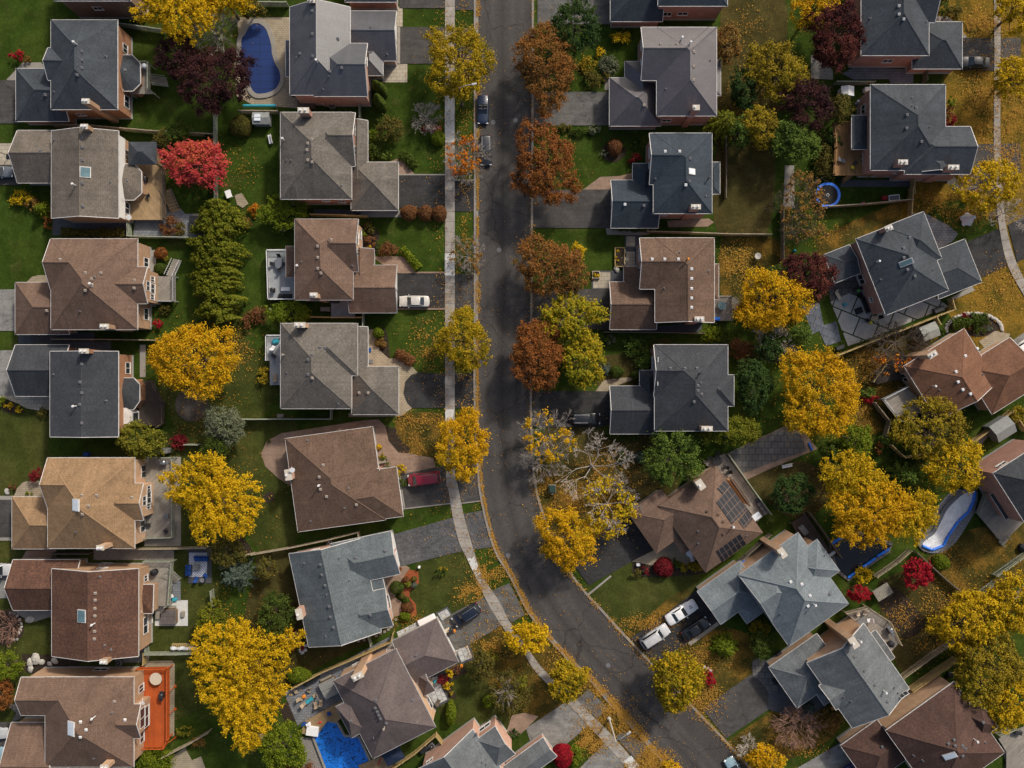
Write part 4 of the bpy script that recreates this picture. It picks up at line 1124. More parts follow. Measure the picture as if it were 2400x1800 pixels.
house('11', 0, [(335, 233, 840, 932, E2, 'y:hh'), (440, 234, 884, 688, E2, 'x:hg'), (800, 492, 1022, 900, EG - .1, 'y:hg'), (806, 632, 1217, 1044, EG, 'x:gg'), (258, 468, 380, 738, EG, 'y:hh', .3)], 'roof_brown', 'brick_buff',
      'brown roofed house with the pearl sedan in its driveway', vents=[(649, 413, 'vent_tan'), (533, 468, 'vent_tan'), (535, 566, 'vent_tan'), (535, 660, 'vent_tan'), (562, 700, 'vent_tan')], pipes=[(367, 642)], flue=[(394, 603), (833, 636)],
      chim=[(497, 890, 1.0, .6, 8.2, 'brick_buff')], gdoor=(3, 'E', 2), win=[(874, 400, 1, 'E', 1.8, 1.4), (900, 370, 1, 'E', 1.3, 1.2), (878, 520, 1, 'E', 1.0, 1.2)], trim='trim_grey')
house('11', 0, [(213, 1135, 826, 1871, E2, 'y:hh'), (440, 1136, 878, 1586, E2 - .012, 'x:hh'), (830, 1166, 967, 1700, EG - .1, 'y:hg'), (826, 1508, 1232, 1922, EG, 'x:hh')], 'roof_greyed', 'brick_pink',
      'grey brown hip roofed house with the rounded black driveway', vents=[(555, 1345), (598, 1345), (485, 1408), (450, 1450), (450, 1578), (486, 1607, 'vent_tan'), (892, 1736, 'vent_tan'), (970, 1736, 'vent_tan')], pipes=[(246, 1408, 'vent_tan')], flue=[(267, 1560), (712, 1830)],
      chim=[(378, 1148, 1.5, .65, 8.3, 'brick_buff')], gdoor=(3, 'E', 2))
house('12', 7.8, [(252, 472, 1118, 1174, 3.5, 'y:hh', .46), (600, 800, 1272, 1142, 3.5, 'x:hh', .46)], 'roof_umber', 'brick_pink', 'low dark brown bungalow wrapped by a pink paver patio',
      vents=[(580, 700, 'vent_tan'), (547, 803, 'vent_tan'), (558, 910, 'vent_tan'), (609, 972, 'vent_tan'), (867, 1042, 'vent_tan')], pipes=[(553, 872)], flue=[(446, 488), (798, 900), (764, 1070), (470, 1183)], chim=[(278, 785, .9, 1.5, 5.6, 'brick_salmon')], dish=[(312, 742, 5.9)],
      gdoor=(1, 'E', 2), bays=[([(932, 742), (1062, 732), (1070, 800), (940, 812)], (1000, 770), 3.6, .06)], group='bungalows along the curving street')
house('12', 12, [(284, 1468, 1082, 2140, 3.7, 'y:gg', .52), (640, 1382, 1244, 1642, 3.7, 'x:hg', .52), (720, 1850, 1185, 2090, 3.7, 'x:hg', .52), (760, 1620, 1122, 1800, 3.3, 'x:hg', .08)], 'roof_blue', 'brick_salmon', 'pale blue grey roofed bungalow beside the patched driveway',
      vents=[(1118, 1444), (862, 1503), (558, 1562), (570, 1650), (597, 1741), (632, 1923), (644, 2013), (670, 2104), (988, 1996)], flue=[(416, 1550), (720, 1502), (612, 1820), (604, 2180), (808, 1694)], chim=[(372, 1990, .8, 1.5, 6.2, 'brick_salmon')],
      gdoor=(1, 'E', 2), win=[(1145, 1880, 2, 'E', 2.2, 1.6), (510, 1437, 0, 'N', 1.3, .8), (715, 1388, 0, 'N', 1.3, .8)], group='bungalows along the curving street')
house('13', 27, [(666, 906, 1552, 1304, E2, 'y:hh'), (690, 1130, 960, 1330, E2 - .02, 'x:hh'), (1178, 562, 1752, 742, EG, 'x:gh'), (1340, 826, 1548, 990, EG - .2, 'x:hg')], 'roof_mauve', 'brick_buff',
      'mauve brown hip roofed house with pool and wide stone patio', vents=[(1037, 1075), (1348, 1072), (1032, 1140), (1050, 1172), (1062, 1202), (1076, 1232), (1126, 1272), (818, 1252), (1386, 688)], pipes=[(1112, 1300, 'vent_tan')], flue=[(1018, 1398)],
      chim=[(876, 868, 1.6, .8, 9.4, 'brick_buff')], win=[(1155, 632, 0, 'N', 1.2, .9), (860, 765, 0, 'N', 1.2, .8), (1500, 1090, 0, 'E', 1.8, 1.6)], gdoor=(2, 'E', 2), trim='trim_grey')
house('13', 36, [(1402, 1668, 2240, 1830, E2, 'y:gg', .55), (1900, 1420, 2240, 1540, E2 - .03, 'x:hg', .5), (2130, 1650, 2600, 1560, EG, 'x:gg', .5)], 'roof_steel', 'brick_salmon', 'salmon brick grey roofed house cut by the bottom edge',
      flue=[(1955, 1605), (1990, 1622)], win=[(1975, 1330, 0, 'N', 2.0, 1.2), (1500, 1600, 0, 'N', 1.2, .9)])
# right of the road
house('20', 0, [(1262, -560, 1862, 51, E2, 'y:hh'), (850, -290, 1300, 185, EG, 'x:hg')], 'roof_navy', 'brick_pink', 'navy roofed pink brick house cut by the top edge above the mauve house', win=[(1342, 120, 0, 'S', 1.3, 1.2), (1475, 116, 0, 'S', 1.6, 1.0)], gdoor=(1, 'W', 2))
house('20', 0, [(1250, 236, 1768, 1000, E2, 'y:hh'), (1116, 235, 1700, 694, E2, 'x:gh'), (842, 671, 1285, 1088, EG, 'x:hh'), (974, 530, 1260, 900, EG - .1, 'y:gh'), (1700, 516, 1804, 826, EG, 'y:hh', .3)], 'roof_purple', 'brick_pink',
      'violet grey roofed pink brick house opposite the parked black cars', vents=[(1286, 384, 'vent_tan'), (1428, 384, 'vent_tan'), (1571, 448, 'vent_tan'), (1568, 575, 'vent_tan'), (1566, 692, 'vent_tan'), (1140, 908, 'vent_tan')], pipes=[(1534, 386), (1460, 345)], flue=[(1330, 770), (1713, 523)],
      chim=[(1592, 928, .9, .65, 8.4, 'brick_pink')], win=[(1126, 380, 1, 'W', 1.5, 1.3), (1122, 540, 1, 'W', 1.5, 1.2), (1335, 1040, 0, 'S', 1.4, 1.1)], gdoor=(2, 'W', 2))
house('20', 0, [(1222, 1150, 1728, 1844, E2, 'y:hh'), (1187, 1151, 1690, 1594, E2, 'x:gh'), (855, 1556, 1262, 1970, EG, 'x:gg'), (1042, 1412, 1240, 1760, EG - .1, 'y:gh'), (1680, 1400, 1797, 1676, EG, 'y:hh', .3)], 'roof_navy', 'brick_pink',
      'dark teal roofed brick house with a single white skylight', vents=[(1322, 1308, 'metal_white'), (1447, 1308, 'metal_white'), (1536, 1370), (1533, 1566), (1500, 1598, 'metal_white'), (975, 1766, 'metal_white'), (1138, 1776)], pipes=[(1694, 1546, 'black_metal')], flue=[(1238, 1542), (1675, 1694)],
      sky=[(1552, 1482, 1.2, .9, 'skylight_white')], chim=[(1590, 1786, 1.3, .6, 8.2, 'brick_pink')], win=[(1196, 1310, 1, 'W', 1.8, 1.4), (1194, 1440, 1, 'W', 1.5, 1.2), (1305, 1856, 0, 'S', 1.3, .9)], gdoor=(2, 'W', 2))
house('21', 0, [(1236, 396, 1748, 1126, E2, 'y:gh'), (1103, 397, 1700, 838, E2, 'x:gh'), (845, 776, 1246, 1188, EG, 'x:gg'), (965, 642, 1250, 960, EG - .1, 'y:gh'), (1700, 622, 1786, 926, EG, 'y:hh', .3)], 'roof_umber', 'brick_pink',
      'brown roofed house with square stone planters by its walk', vents=[(x_, 580, 'metal_white') for x_ in (1210, 1318, 1436)] + [(1550, y_, 'metal_white') for y_ in (664, 748, 834, 916, 997)], pipes=[(1512, 585, 'pumpkin')], flue=[(1448, 522), (1697, 684), (1315, 832)],
      chim=[(1620, 1096, 1.3, .6, 8.2, 'brick_pink')], win=[(1108, 540, 1, 'W', 2.0, 1.4), (1108, 690, 1, 'W', 1.6, 1.3)], gdoor=(2, 'W', 2))
house('21', 0, [(1232, 1320, 1865, 2064, E2, 'y:hh'), (1226, 1322, 1800, 1768, E2, 'x:gh'), (1640, 1580, 1918, 1850, E2 - .02, 'x:hh'), (846, 1676, 1245, 2090, EG, 'x:gg'), (1103, 1541, 1262, 1900, EG - .1, 'y:gh')], 'roof_black', 'brick_pink',
      'charcoal roofed house above the big green pine', vents=[(1368, 1525), (1492, 1525), (1596, 1525), (1606, 1674), (1606, 1718), (1637, 1748), (1572, 1812)], pipes=[(1615, 1570, 'black_metal')], flue=[(1630, 1648)],
      chim=[(1686, 2044, 1.5, .6, 8.3, 'brick_pink')], win=[(1256, 1475, 1, 'W', 1.6, 1.4), (1222, 1480, 1, 'W', 2.0, 1.5), (1255, 1645, 1, 'W', 1.0, 1.2)], gdoor=(3, 'W', 2))
house('22', 35, [(1272, 1052, 2166, 1284, 4.2, 'y:hh'), (1002, 1110, 1535, 1262, 3.2, 'x:hg', .42), (1880, 812, 2062, 1050, 3.2, 'y:hh', .25), (1395, 1355, 1580, 1400, 3.1, 'x:hh', .3)], 'roof_brown', 'brick_buff',
      'brown hip roofed house carrying black solar panels', vents=[(1687, 1102, 'roof_brown'), (1776, 1130, 'roof_brown'), (1820, 1192, 'roof_brown'), (1825, 1292, 'roof_brown')], pipes=[(1900, 1228)], flue=[(1608, 1272), (1610, 1378), (2026, 1310)],
      chim=[(1630, 870, .9, 1.4, 7.4, 'brick_buff')], solar=[[(1830, 832), (1770, 905), (1822, 958), (1884, 884)], [(1886, 886), (1762, 1022), (1898, 1212), (2028, 1082)], [(2030, 1086), (1952, 1182), (2004, 1252), (2076, 1166)], [(1968, 1290), (1764, 1438), (1824, 1532), (2026, 1384)]],
      trim='roof_brown', gdoor=(1, 'W', 2))
house('N', 35.4, [(1731, 1348, 1989, 1415, E2, 'y:hh'), (1735, 1352, 1900, 1395, E2 - .01, 'x:gh'), (1840, 1318, 1968, 1338, E2 - .02, 'x:hh'), (1634, 1386, 1790, 1392, EG + .2, 'x:gh'), (1724, 1425, 1800, 1427, EG, 'x:hg')], 'roof_silver', 'brick_buff',
      'silver blue shingle roofed house beside the dark covered pool', vents=[(1852.6, 1363.5, 'metal_white'), (1878.6, 1369, 'metal_white'), (1898, 1395.6, 'metal_white'), (1893, 1420, 'metal_white'), (1944, 1393)], pipes=[(1906, 1415)], flue=[(1829, 1439), (1932, 1302, 'metal_white')],
      chim=[(1834, 1296, .8, 1.4, 9.0, 'brick_buff')], gdoor=(3, 'W', 2), trim='trim_grey')
house('33', 35, [(336, 752, 1220, 970, E2, 'y:gg', .5), (440, 948, 900, 940, E2 - .01, 'x:gh', .5), (6, 790, 668, 850, EG, 'x:hg', .45), (412, 1012, 651, 1003, EG - .1, 'x:hg', .4), (886, 495, 1096, 706, EG, 'x:gg', .2)], 'roof_steel', 'brick_buff',
      'grey blue gable roofed house with tall tan side wall', vents=[(832, 820), (921, 942), (746, 698), (1030, 1086)], pipes=[(996, 990), (780, 552)], flue=[(1090, 962), (1120, 1010), (718, 1085), (652, 1046)], chim=[(744, 576, .9, 1.6, 9.6, 'brick_buff')],
      win=[(415, 570, 0, 'N', 1.3, .9), (1220, 1062, 0, 'S', 1.4, 1.1)], gdoor=(2, 'W', 2))
house('33', 35.5, [(1017, 1336, 2045, 1526, E2, 'y:hh'), (1661, 1174, 1988, 1306, E2 - .01, 'x:hh'), (627, 1466, 1190, 1590, EG, 'x:hg', .45)], 'roof_maroon', 'brick_buff', 'dark maroon hip roofed house in the bottom right corner',
      vents=[(1607, 1415), (1558, 1447), (1615, 1465), (1678, 1465), (1702, 1490), (1680, 1553), (985, 1474), (1858, 1265)], pipes=[(1778, 1408)], flue=[(1650, 1020), (1258, 1550), (1876, 1438), (1335, 1592)], sky=[(1572, 1553, 1.9, .9, 'skylight_white')])
# far right column
house('30', 0, [(806, -420, 1391, 478, E2, 'y:hh'), (1080, -380, 1442, 194, E2, 'x:hg'), (1246, 188, 1679, 594, EG, 'x:hh')], 'roof_slate', 'brick_pink', 'dark slate roofed brick house cut by the top edge, right of the purple maple',
      vents=[(1130, 52, 'trim_grey'), (1129, 124, 'trim_grey'), (1170, 166, 'trim_grey')], flue=[(882, 160), (1364, 190)], win=[(1035, 525, 0, 'S', 1.5, 1.1)], gdoor=(2, 'E', 2))
house('30', 0, [(886, 731, 1534, 1470, E2, 'y:hh'), (1180, 1093, 1748, 1504, E2, 'x:hg'), (1300, 1290, 1600, 1482, E2 - .02, 'y:gh', .5), (724, 996, 868, 1290, 3.6, 'y:hh', .3)], 'roof_slate', 'brick_pink',
      'slate roofed house with the cedar deck and trampoline behind', vents=[(1278, 934), (1200, 993), (1196, 1108), (1324, 1224)], flue=[(1240, 845), (1245, 915), (1395, 1095)], chim=[(1168, 1400, 1.3, .6, 8.0, 'brick_pink'), (1605, 1444, 1.5, .6, 8.0, 'brick_pink')],
      win=[(825, 945, 0, 'W', 1.4, 1.4), (802, 1380, 0, 'W', 1.7, 1.5), (1130, 1490, 0, 'S', 1.3, .9)])
house('31', 21.5, [(760, 406, 1562, 850, E2, 'y:hh'), (1010, 300, 1503, 572, E2 - .012, 'x:hh'), (1329, 552, 1848, 778, EG, 'x:gh', .45), (482, 542, 800, 700, EG, 'x:hg', .35)], 'roof_slate', 'brick_pink',
      'slate roofed house turned beside the big square paved patio', vents=[(1222, 395), (1170, 485), (1172, 568), (1204, 672), (1266, 727)], pipes=[(938, 605)], flue=[(975, 757), (1424, 672)], sky=[(1195, 610, 1.9, .85, 'skylight_glass')], chim=[(1046, 312, 1.0, .6, 8.4, 'brick_pink')],
      win=[(742, 562, 0, 'W', 1.3, 1.5), (808, 755, 0, 'W', 1.6, 1.8), (896, 930, 0, 'W', .8, 1.0)], gdoor=(2, 'E', 2))
house('N', 32, [(2119, 858, 2338, 895, 4.2, 'y:gh', .5), (2256, 860, 2436, 902, 4.1, 'x:hg', .5)], 'roof_red', 'brick_buff', 'rust red shingle roofed house above the yellow birches', vents=[(2290, 817, 'metal_white'), (2262, 834, 'metal_white'), (2240, 871, 'metal_white'), (2245, 895, 'metal_white'), (2256, 913, 'metal_white'), (2274, 923, 'metal_white')],
      pipes=[(2185, 905)], flue=[(2202, 914), (2206, 934), (2303, 878)], chim=[(2186, 831, 1.3, .7, 7.4, 'brick_buff')], win=[(2112, 885, 0, 'W', 1.4, 1.6)])
house('N', 32.5, [(2328, 1109, 2534, 1156, 8.2, 'y:hh'), (2321, 1160, 2396, 1194, 3.3, 'x:hg', .3)], 'roof_black', 'brick_pink', 'black roofed pink brick house cut by the right edge', win=[(2348, 1089, 0, 'N', 1.5, .9)])
hb_ = next(o for o in bpy.data.objects if o.get('label', '').startswith('charcoal gable roofed orange'))
b = MB(); q_ = W('02', 1100, 288, 3.2) - hb_.location
b.prism([(q_.x - 1.2, q_.y - 1.45), (q_.x - .1, q_.y - 1.45), (q_.x + .75, q_.y - .8), (q_.x + .75, q_.y + .8), (q_.x - .1, q_.y + 1.45), (q_.x - 1.2, q_.y + 1.45)], .4, 3.3)
o_ = b.build('bay_window', 'trim_white', hb_)
b = MB(); b.box(q_.x + .76, q_.y - .65, 1.3, q_.x + .79, q_.y + .65, 2.9); b.build('pane', 'pane', o_)
hb_ = next(o for o in bpy.data.objects if o.get('label', '').startswith('taupe gable roofed house with white'))
e1_, e2_ = W('00', 1024, 1132, E2) - hb_.location, W('00', 1024, 1884, E2) - hb_.location
b = MB(); b.box(e1_.x - .5, e2_.y + .36, 2.9, e1_.x - .33, e1_.y - .36, E2 - .12); b.build('siding', 'siding_white', hb_)
# ---------------------------------------------------------------- trees, shrubs and hedges
rng = np.random.default_rng(11)
def leaf_mesh(name, pos, nrm, size, tint, mat, parent=None, aspect=1.0, along=None):
    """many small leaf clusters, each a four cornered face"""
    n = len(pos)
    nrm = nrm / np.maximum(1e-6, np.linalg.norm(nrm, axis=1, keepdims=True))
    ref = rng.normal(size=(n, 3)) if along is None else along
    a = np.cross(nrm, ref); a /= np.maximum(1e-6, np.linalg.norm(a, axis=1, keepdims=True))
    b = np.cross(nrm, a)
    s = size[:, None] * .5
    fold = nrm * s * .35
    c = [pos - a * s - b * s * aspect * .55, pos + a * s * .55 - b * s * aspect + fold, pos + a * s + b * s * aspect * .55, pos - a * s * .55 + b * s * aspect + fold]
    v = np.stack(c, 1).reshape(-1, 3).astype(np.float32)
    me = bpy.data.meshes.new(name)
    me.vertices.add(4 * n); me.vertices.foreach_set('co', v.ravel())
    me.loops.add(4 * n); me.loops.foreach_set('vertex_index', np.arange(4 * n, dtype=np.int32))
    me.polygons.add(n); me.polygons.foreach_set('loop_start', np.arange(0, 4 * n, 4, dtype=np.int32))
    at = me.attributes.new('tint', 'FLOAT', 'FACE'); at.data.foreach_set('value', np.clip(tint, 0, 1).astype(np.float32))
    me.materials.append(M(mat)); me.update(calc_edges=True)
    o = bpy.data.objects.new(name, me); COL.objects.link(o)
    if parent is not None: o.parent = parent
    return o
def lobes(th, k=5, amp=.16):
    """uneven outline: a sum of a few waves round the crown"""
    r = np.ones_like(th)
    for i in range(k):
        r += amp / (1 + .45 * i) * math.cos(rng.uniform(0, 6.28)) * np.cos((i + 2) * th + rng.uniform(0, 6.28))
    return r
def clumps(rx, ry, rz, n, lob, inner=.35):
    """clump centres over a dome"""
    u = rng.uniform(0, 2 * math.pi, n); z = rng.uniform(-.35, 1, n)
    rad = rng.uniform(inner, 1, n) ** .5
    h = np.sqrt(np.clip(1 - z * z, 0, 1))
    d = np.stack([np.cos(u) * h, np.sin(u) * h, z], 1) * rad[:, None]
    f = np.interp(u, lob[0], lob[1])[:, None]
    return d * np.array([[rx, ry, rz]]) * np.concatenate([f, f, np.ones_like(f)], 1)
def foliage(rx, ry, rz, ls=.165, dens=300, crad=.7, stretch=1.0, inner=.35, fill=1.0, up=.8, ncl=None, amp=.16):
    tt = np.linspace(0, 2 * math.pi, 64); lob = (tt, lobes(tt, amp=amp)); lob[1][-1] = lob[1][0]
    area = math.pi * rx * ry
    nc = ncl or max(12, int(area * 2.1 * fill / (crad ** 1.3)))
    cc = clumps(max(.2, rx - crad * .45), max(.2, ry - crad * .45), max(.2, rz - crad * .3), nc, lob, inner)
    nl = int(area * dens / nc * fill)
    ct = rng.uniform(0, 1, nc) ** 1.1
    cs = rng.uniform(.5, 1.25, nc) ** 1.15
    sect = rng.uniform(0, 6.283); ct = np.clip(ct * .7 + .18 + .22 * np.sin(np.arctan2(cc[:, 1], cc[:, 0]) + sect) + .10 * np.sin(cc[:, 0] * 1.7 + sect * 3), 0, 1)
    P, Nn, T = [], [], []
    for i in range(nc):
        m = max(4, int(nl * cs[i] ** 2))
        q = rng.normal(size=(m, 3)); q /= np.linalg.norm(q, axis=1, keepdims=True)
        q *= np.abs(rng.normal(0, .62, (m, 1))).clip(.05, 2.1) * crad * cs[i]
        q[:, 2] *= .7
        if stretch != 1.0:
            o = cc[i] / np.array([rx, ry, rz]); o[2] = o[2] * .2; ln = np.linalg.norm(o)
            if ln > .05:
                o /= ln; al = q @ o
                q += np.outer(al * (stretch - 1), o) - (q - np.outer(al, o)) * (1 - 1 / stretch) * .7
        P.append(cc[i] + q)
        nn = q * .6 / (crad * cs[i]) + rng.normal(size=(m, 3)) * .7; nn[:, 2] = np.abs(nn[:, 2]) + up
        Nn.append(nn)
        T.append(np.clip(ct[i] * .8 + rng.normal(.10, .2, m), 0, 1))
    P, Nn, T = np.concatenate(P), np.concatenate(Nn), np.concatenate(T)
    return P, Nn, ls * rng.uniform(.65, 1.35, len(P)), T, cc
def branches(b, base, cc, r0, k=40, n=5, bend=.25):
    """limbs from the trunk out to the clumps"""
    base = Vector(base)
    idx = rng.permutation(len(cc))[:k]
    for i in idx:
        e = Vector(cc[i]); mid = base.lerp(e, .55) + Vector((0, 0, (e - base).length * bend * .4)) + Vector(rng.normal(size=3) * .2)
        b.tube(base, mid, r0 * .45, r0 * .28, n, cap=False); b.tube(mid, e, r0 * .28, r0 * .08, n, cap=False)
def twigs(b, p, d, L, r, depth, spread=.55, n=4):
    """bare limbs that fork"""
    q = p + d * L
    b.tube(p, q, max(r, .022), max(r * .62, .016), n, cap=False)
    if depth == 0: return
    for _ in range(int(rng.integers(2, 4)) if depth > 1 else int(rng.integers(3, 6))):
        nd = (d + Vector(rng.normal(size=3) * spread)); nd.z = nd.z * .75 + .12; nd.normalize()
        twigs(b, p.lerp(q, rng.uniform(.55, 1)), nd, L * rng.uniform(.55, .85), r * .55, depth - 1, spread, 3)

def place(x, y, rx, ry, zc):
    f = (H - zc) / H * K_F / S
    return W('F', x, y, zc), rx * f, ry * f

def tree(x, y, rx, ry, h, leaf, label, cat='tree', name='tree', bark='bark', group=None, rot=0.0, **k):
    """trunk, limbs and a crown of leaf clumps; x y rx ry on the map, h in metres"""
    rzf = k.pop('rz', .36); zc = h * (1 - rzf)
    p, a, c = place(x, y, rx, ry, zc)
    rz = h * rzf
    limbs = k.pop('limbs', 26)
    root = empty(name, (p.x, p.y, 0), rot, label, cat, group)
    P, Nn, S_, T, cc = foliage(a, c, rz, **k)
    P[:, 2] += zc; cc[:, 2] += zc
    tb = MB()
    tr = .05 * h ** .9 * .5 + .06
    z1 = zc - rz * .25
    tb.tube((0, 0, -.2), (0, 0, .35), tr * 1.5, tr * 1.05, 9, cap=False); tb.tube((0, 0, .35), (.05, .04, z1), tr * 1.05, tr * .6, 9, cap=False)
    if limbs: branches(tb, (.05, .04, z1 * .8), cc, tr, limbs)
    tb.build('trunk', bark, root)
    leaf_mesh('crown', P, Nn, S_, T, 'leaf_' + leaf, root)
    return root, (p, a, c)
def bare(x, y, rx, ry, h, label, bark='bark_grey', cat='tree', name='bare_tree', leaf=None, lf=0.0, nb=14, depth=4, r=.11, group=None, low=.25, spread=.5):
    zc = h * .7
    p, a, c = place(x, y, rx, ry, zc)
    root = empty(name, (p.x, p.y, 0), 0, label, cat, group)
    b = MB()
    b.tube((0, 0, -.2), (0, 0, h * low), r * 1.5, r, 8, cap=False)
    for i in range(nb):
        t = 6.283 * i / nb + rng.uniform(-.3, .3); el = rng.uniform(.12, 1.0)
        d = Vector((math.cos(t) * a, math.sin(t) * c, el * h * .6)); L = d.length; d.normalize()
        twigs(b, Vector((0, 0, h * low * rng.uniform(.7, 1))), d, L * .42, r * .62, depth, spread)
    b.build('trunk', bark, root)
    if leaf:
        P, Nn, S_, T, cc = foliage(a, c, h * .3, ls=.22, dens=95, crad=.6, fill=lf, inner=.5)
        P[:, 2] += h * .68
        leaf_mesh('crown', P, Nn, S_, T, 'leaf_' + leaf, root)
    return root
def conifer(x, y, rx, ry, h, leaf, label, name='conifer', cat='tree', group=None, tiers=9, per=13, lean=None, size=.34):
    """whorls of drooping boughs round a straight stem"""
    zc = h * .45
    p, a, c = place(x, y, rx, ry, zc)
    root = empty(name, (p.x, p.y, 0), 0, label, cat, group)
    tb = MB(); tb.tube((0, 0, -.2), (0, 0, h * .96), .05 * h ** .8, .03, 7, cap=False); tb.build('trunk', 'bark', root)
    P, Nn, T, A = [], [], [], []
    for t in range(tiers):
        f = t / (tiers - 1); z = h * (.10 + .86 * f); rr = (1 - f) ** .8 + .06
        m = max(5, int(per * (1 - .55 * f)))
        for j in range(m):
            th = 6.283 * (j + rng.uniform(-.35, .35)) / m + t * .7
            L = rr * rng.uniform(.78, 1.1); q = max(8, int(30 * rr))
            s = rng.uniform(.12, 1, q) ** .8
            w = rng.normal(size=q) * .13 * rr * (1.15 - s)
            dx, dy = math.cos(th), math.sin(th)
            X = (dx * s * L - dy * w) * a; Y = (dy * s * L + dx * w) * c
            Z = z - s * L * h * .09 + rng.normal(size=q) * .07
            P.append(np.stack([X, Y, Z], 1)); n_ = rng.normal(size=(q, 3)) * .45; n_[:, 2] = np.abs(n_[:, 2]) + .9; Nn.append(n_)
            A.append(np.tile(np.array([[-dy, dx, 0.]]), (q, 1)) + rng.normal(size=(q, 3)) * .25)
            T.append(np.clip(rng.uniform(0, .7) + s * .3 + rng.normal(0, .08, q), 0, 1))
    P, Nn, T, A = map(np.concatenate, (P, Nn, T, A))
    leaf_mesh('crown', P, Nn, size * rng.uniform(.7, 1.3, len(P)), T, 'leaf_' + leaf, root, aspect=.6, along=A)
    return root
def column(x, y, r, h, leaf, label, group=None, name='columnar_cedar'):
    """narrow upright evergreen; x y is its foot"""
    p = W('F', x, y, 0); a = r * K_F / S
    root = empty(name, (p.x, p.y, 0), 0, label, 'shrub', group)
    tb = MB(); tb.tube((0, 0, -.1), (0, 0, h * .8), .07, .03, 6, cap=False); tb.build('trunk', 'bark', root)
    n = int(1300 * a * h / 3)
    f = rng.uniform(0, 1, n); th = rng.uniform(0, 6.283, n)
    rr = a * np.minimum(1, np.sqrt(np.clip((1 - f) * 1.5, 0, 1))) * rng.uniform(.75, 1.05, n)
    P = np.stack([np.cos(th) * rr, np.sin(th) * rr, f * h], 1)
    Nn = np.stack([np.cos(th), np.sin(th), np.full(n, .7)], 1) + rng.normal(size=(n, 3)) * .4
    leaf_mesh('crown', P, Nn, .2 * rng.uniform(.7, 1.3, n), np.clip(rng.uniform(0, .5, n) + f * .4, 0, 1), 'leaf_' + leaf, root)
    return root
def shrub(x, y, rx, ry, h, leaf, label, group=None, name='shrub', cat='shrub', clipped=False, size=.17, dens=190, rot=0.0):
    """low bush: one mesh of leaves round short stems"""
    p, a, c = place(x, y, rx, ry, h * .5)
    if clipped:
        n = int(430 * math.pi * a * c); u = rng.uniform(0, 6.283, n); z = rng.uniform(-.5, 1, n); hh = np.sqrt(np.clip(1 - z * z, 0, 1))
        D = np.stack([np.cos(u) * hh, np.sin(u) * hh, z], 1)
        rr = rng.uniform(.86, 1.03, (n, 1)) * (1 + .05 * np.sin(3 * u + rng.uniform(0, 6))[:, None])
        P = D * rr * np.array([[a, c, h * .62]]); Nn = D + rng.normal(size=(n, 3)) * .45
        Nn[:, 2] += .25
        S_ = size * .8 * rng.uniform(.7, 1.3, n); T = np.clip(rng.uniform(0, 1, n) * .7 + .15 * np.sin(5 * u), 0, 1)
        P[:, 2] += h * .38
    else:
        P, Nn, S_, T, cc = foliage(a, c, h * .6, ls=size, dens=dens, crad=max(.22, min(a, c) * .38), ncl=max(8, int(14 * a * c)), amp=.2)
        P[:, 2] = np.maximum(P[:, 2] + h * .42, .05)
    o = leaf_mesh(name, P, Nn, S_, T, 'leaf_' + leaf)
    o.location = (p.x, p.y, 0)
    if rot: o.rotation_euler.z = rot
    return tag(o, label, cat, group)
def hedge(t, pts, w, h, leaf, label, name='hedge', cat='hedge', rough=.25, dens=150, size=.22, group=None):
    A = [W(t, x, y, h * .6) for x, y in pts]
    A = smooth_line(A, 6)
    P = []; L = sum((b - a).length for a, b in zip(A, A[1:]))
    n = int(L * w * dens)
    Q = resample(A, 200)
    i = rng.integers(0, 199, n); f = rng.uniform(0, 1, n)[:, None]
    Qa = np.array([[q.x, q.y] for q in Q]); base = Qa[i] * (1 - f) + Qa[i + 1] * f
    dr = Qa[i + 1] - Qa[i]; dr /= np.linalg.norm(dr, axis=1, keepdims=True); nr = np.stack([-dr[:, 1], dr[:, 0]], 1)
    s = rng.uniform(-1, 1, n); wob = 1 + rough * np.interp(i + f[:, 0], np.arange(200), np.convolve(rng.normal(size=212), np.ones(13) / 4, 'valid')[:200])
    z = np.where(np.abs(s) > .82, rng.uniform(.1, 1, n), 1 - rng.uniform(0, .3, n)) * h * (1 - .35 * s ** 4)
    xy = base + nr * (s * w / 2 * wob)[:, None]
    if rough > .3:
        kc = rng.integers(0, n, max(40, int(L * w * 2.0))); cx = xy[kc]
        dd = ((xy[:, None, :] - cx[None, :, :]) ** 2).sum(2); near = dd.argmin(1); md = np.sqrt(dd[np.arange(n), near])
        z = z * (.84 + .2 * rng.uniform(.2, 1, len(kc))[near]) + .55 * (1 - np.minimum(1, (md / .7) ** 2)); xy = xy + (cx[near] - xy) * .14
    P = np.stack([xy[:, 0], xy[:, 1], z], 1)
    Nn = np.stack([nr[:, 0] * s, nr[:, 1] * s, np.full(n, .7)], 1) + rng.normal(size=(n, 3)) * .5
    c = P[:, :2].mean(0); P[:, :2] -= c
    T = np.clip(.5 + .28 * np.sin(P[:, 0] * 1.9 + 1) * np.sin(P[:, 1] * 2.3) + rng.normal(0, .17, n), 0, 1)
    o = leaf_mesh(name, P, Nn, size * rng.uniform(.65, 1.35, n), T, 'leaf_' + leaf)
    o.location = (c[0], c[1], 0)
    return tag(o, label, cat, group)

litter = []          # where leaves have come down: x, y, radius x, radius y, how many, tint low, tint high
def shed(r, k=1.5, n=60, lo=.2, hi=1.0):
    p, a, c = r[1]
    litter.append((p.x, p.y, a * k, c * k, int(n * a * c), lo, hi))
    return r[0]
LOC = dict(ls=.165, crad=.5, stretch=1.35, dens=300, fill=1.1, inner=.1, rz=.32, amp=.2)
GY, GB, GS = 'yellow autumn trees in the back yards', 'rust brown maples along the right kerb', 'street trees on the left boulevard'
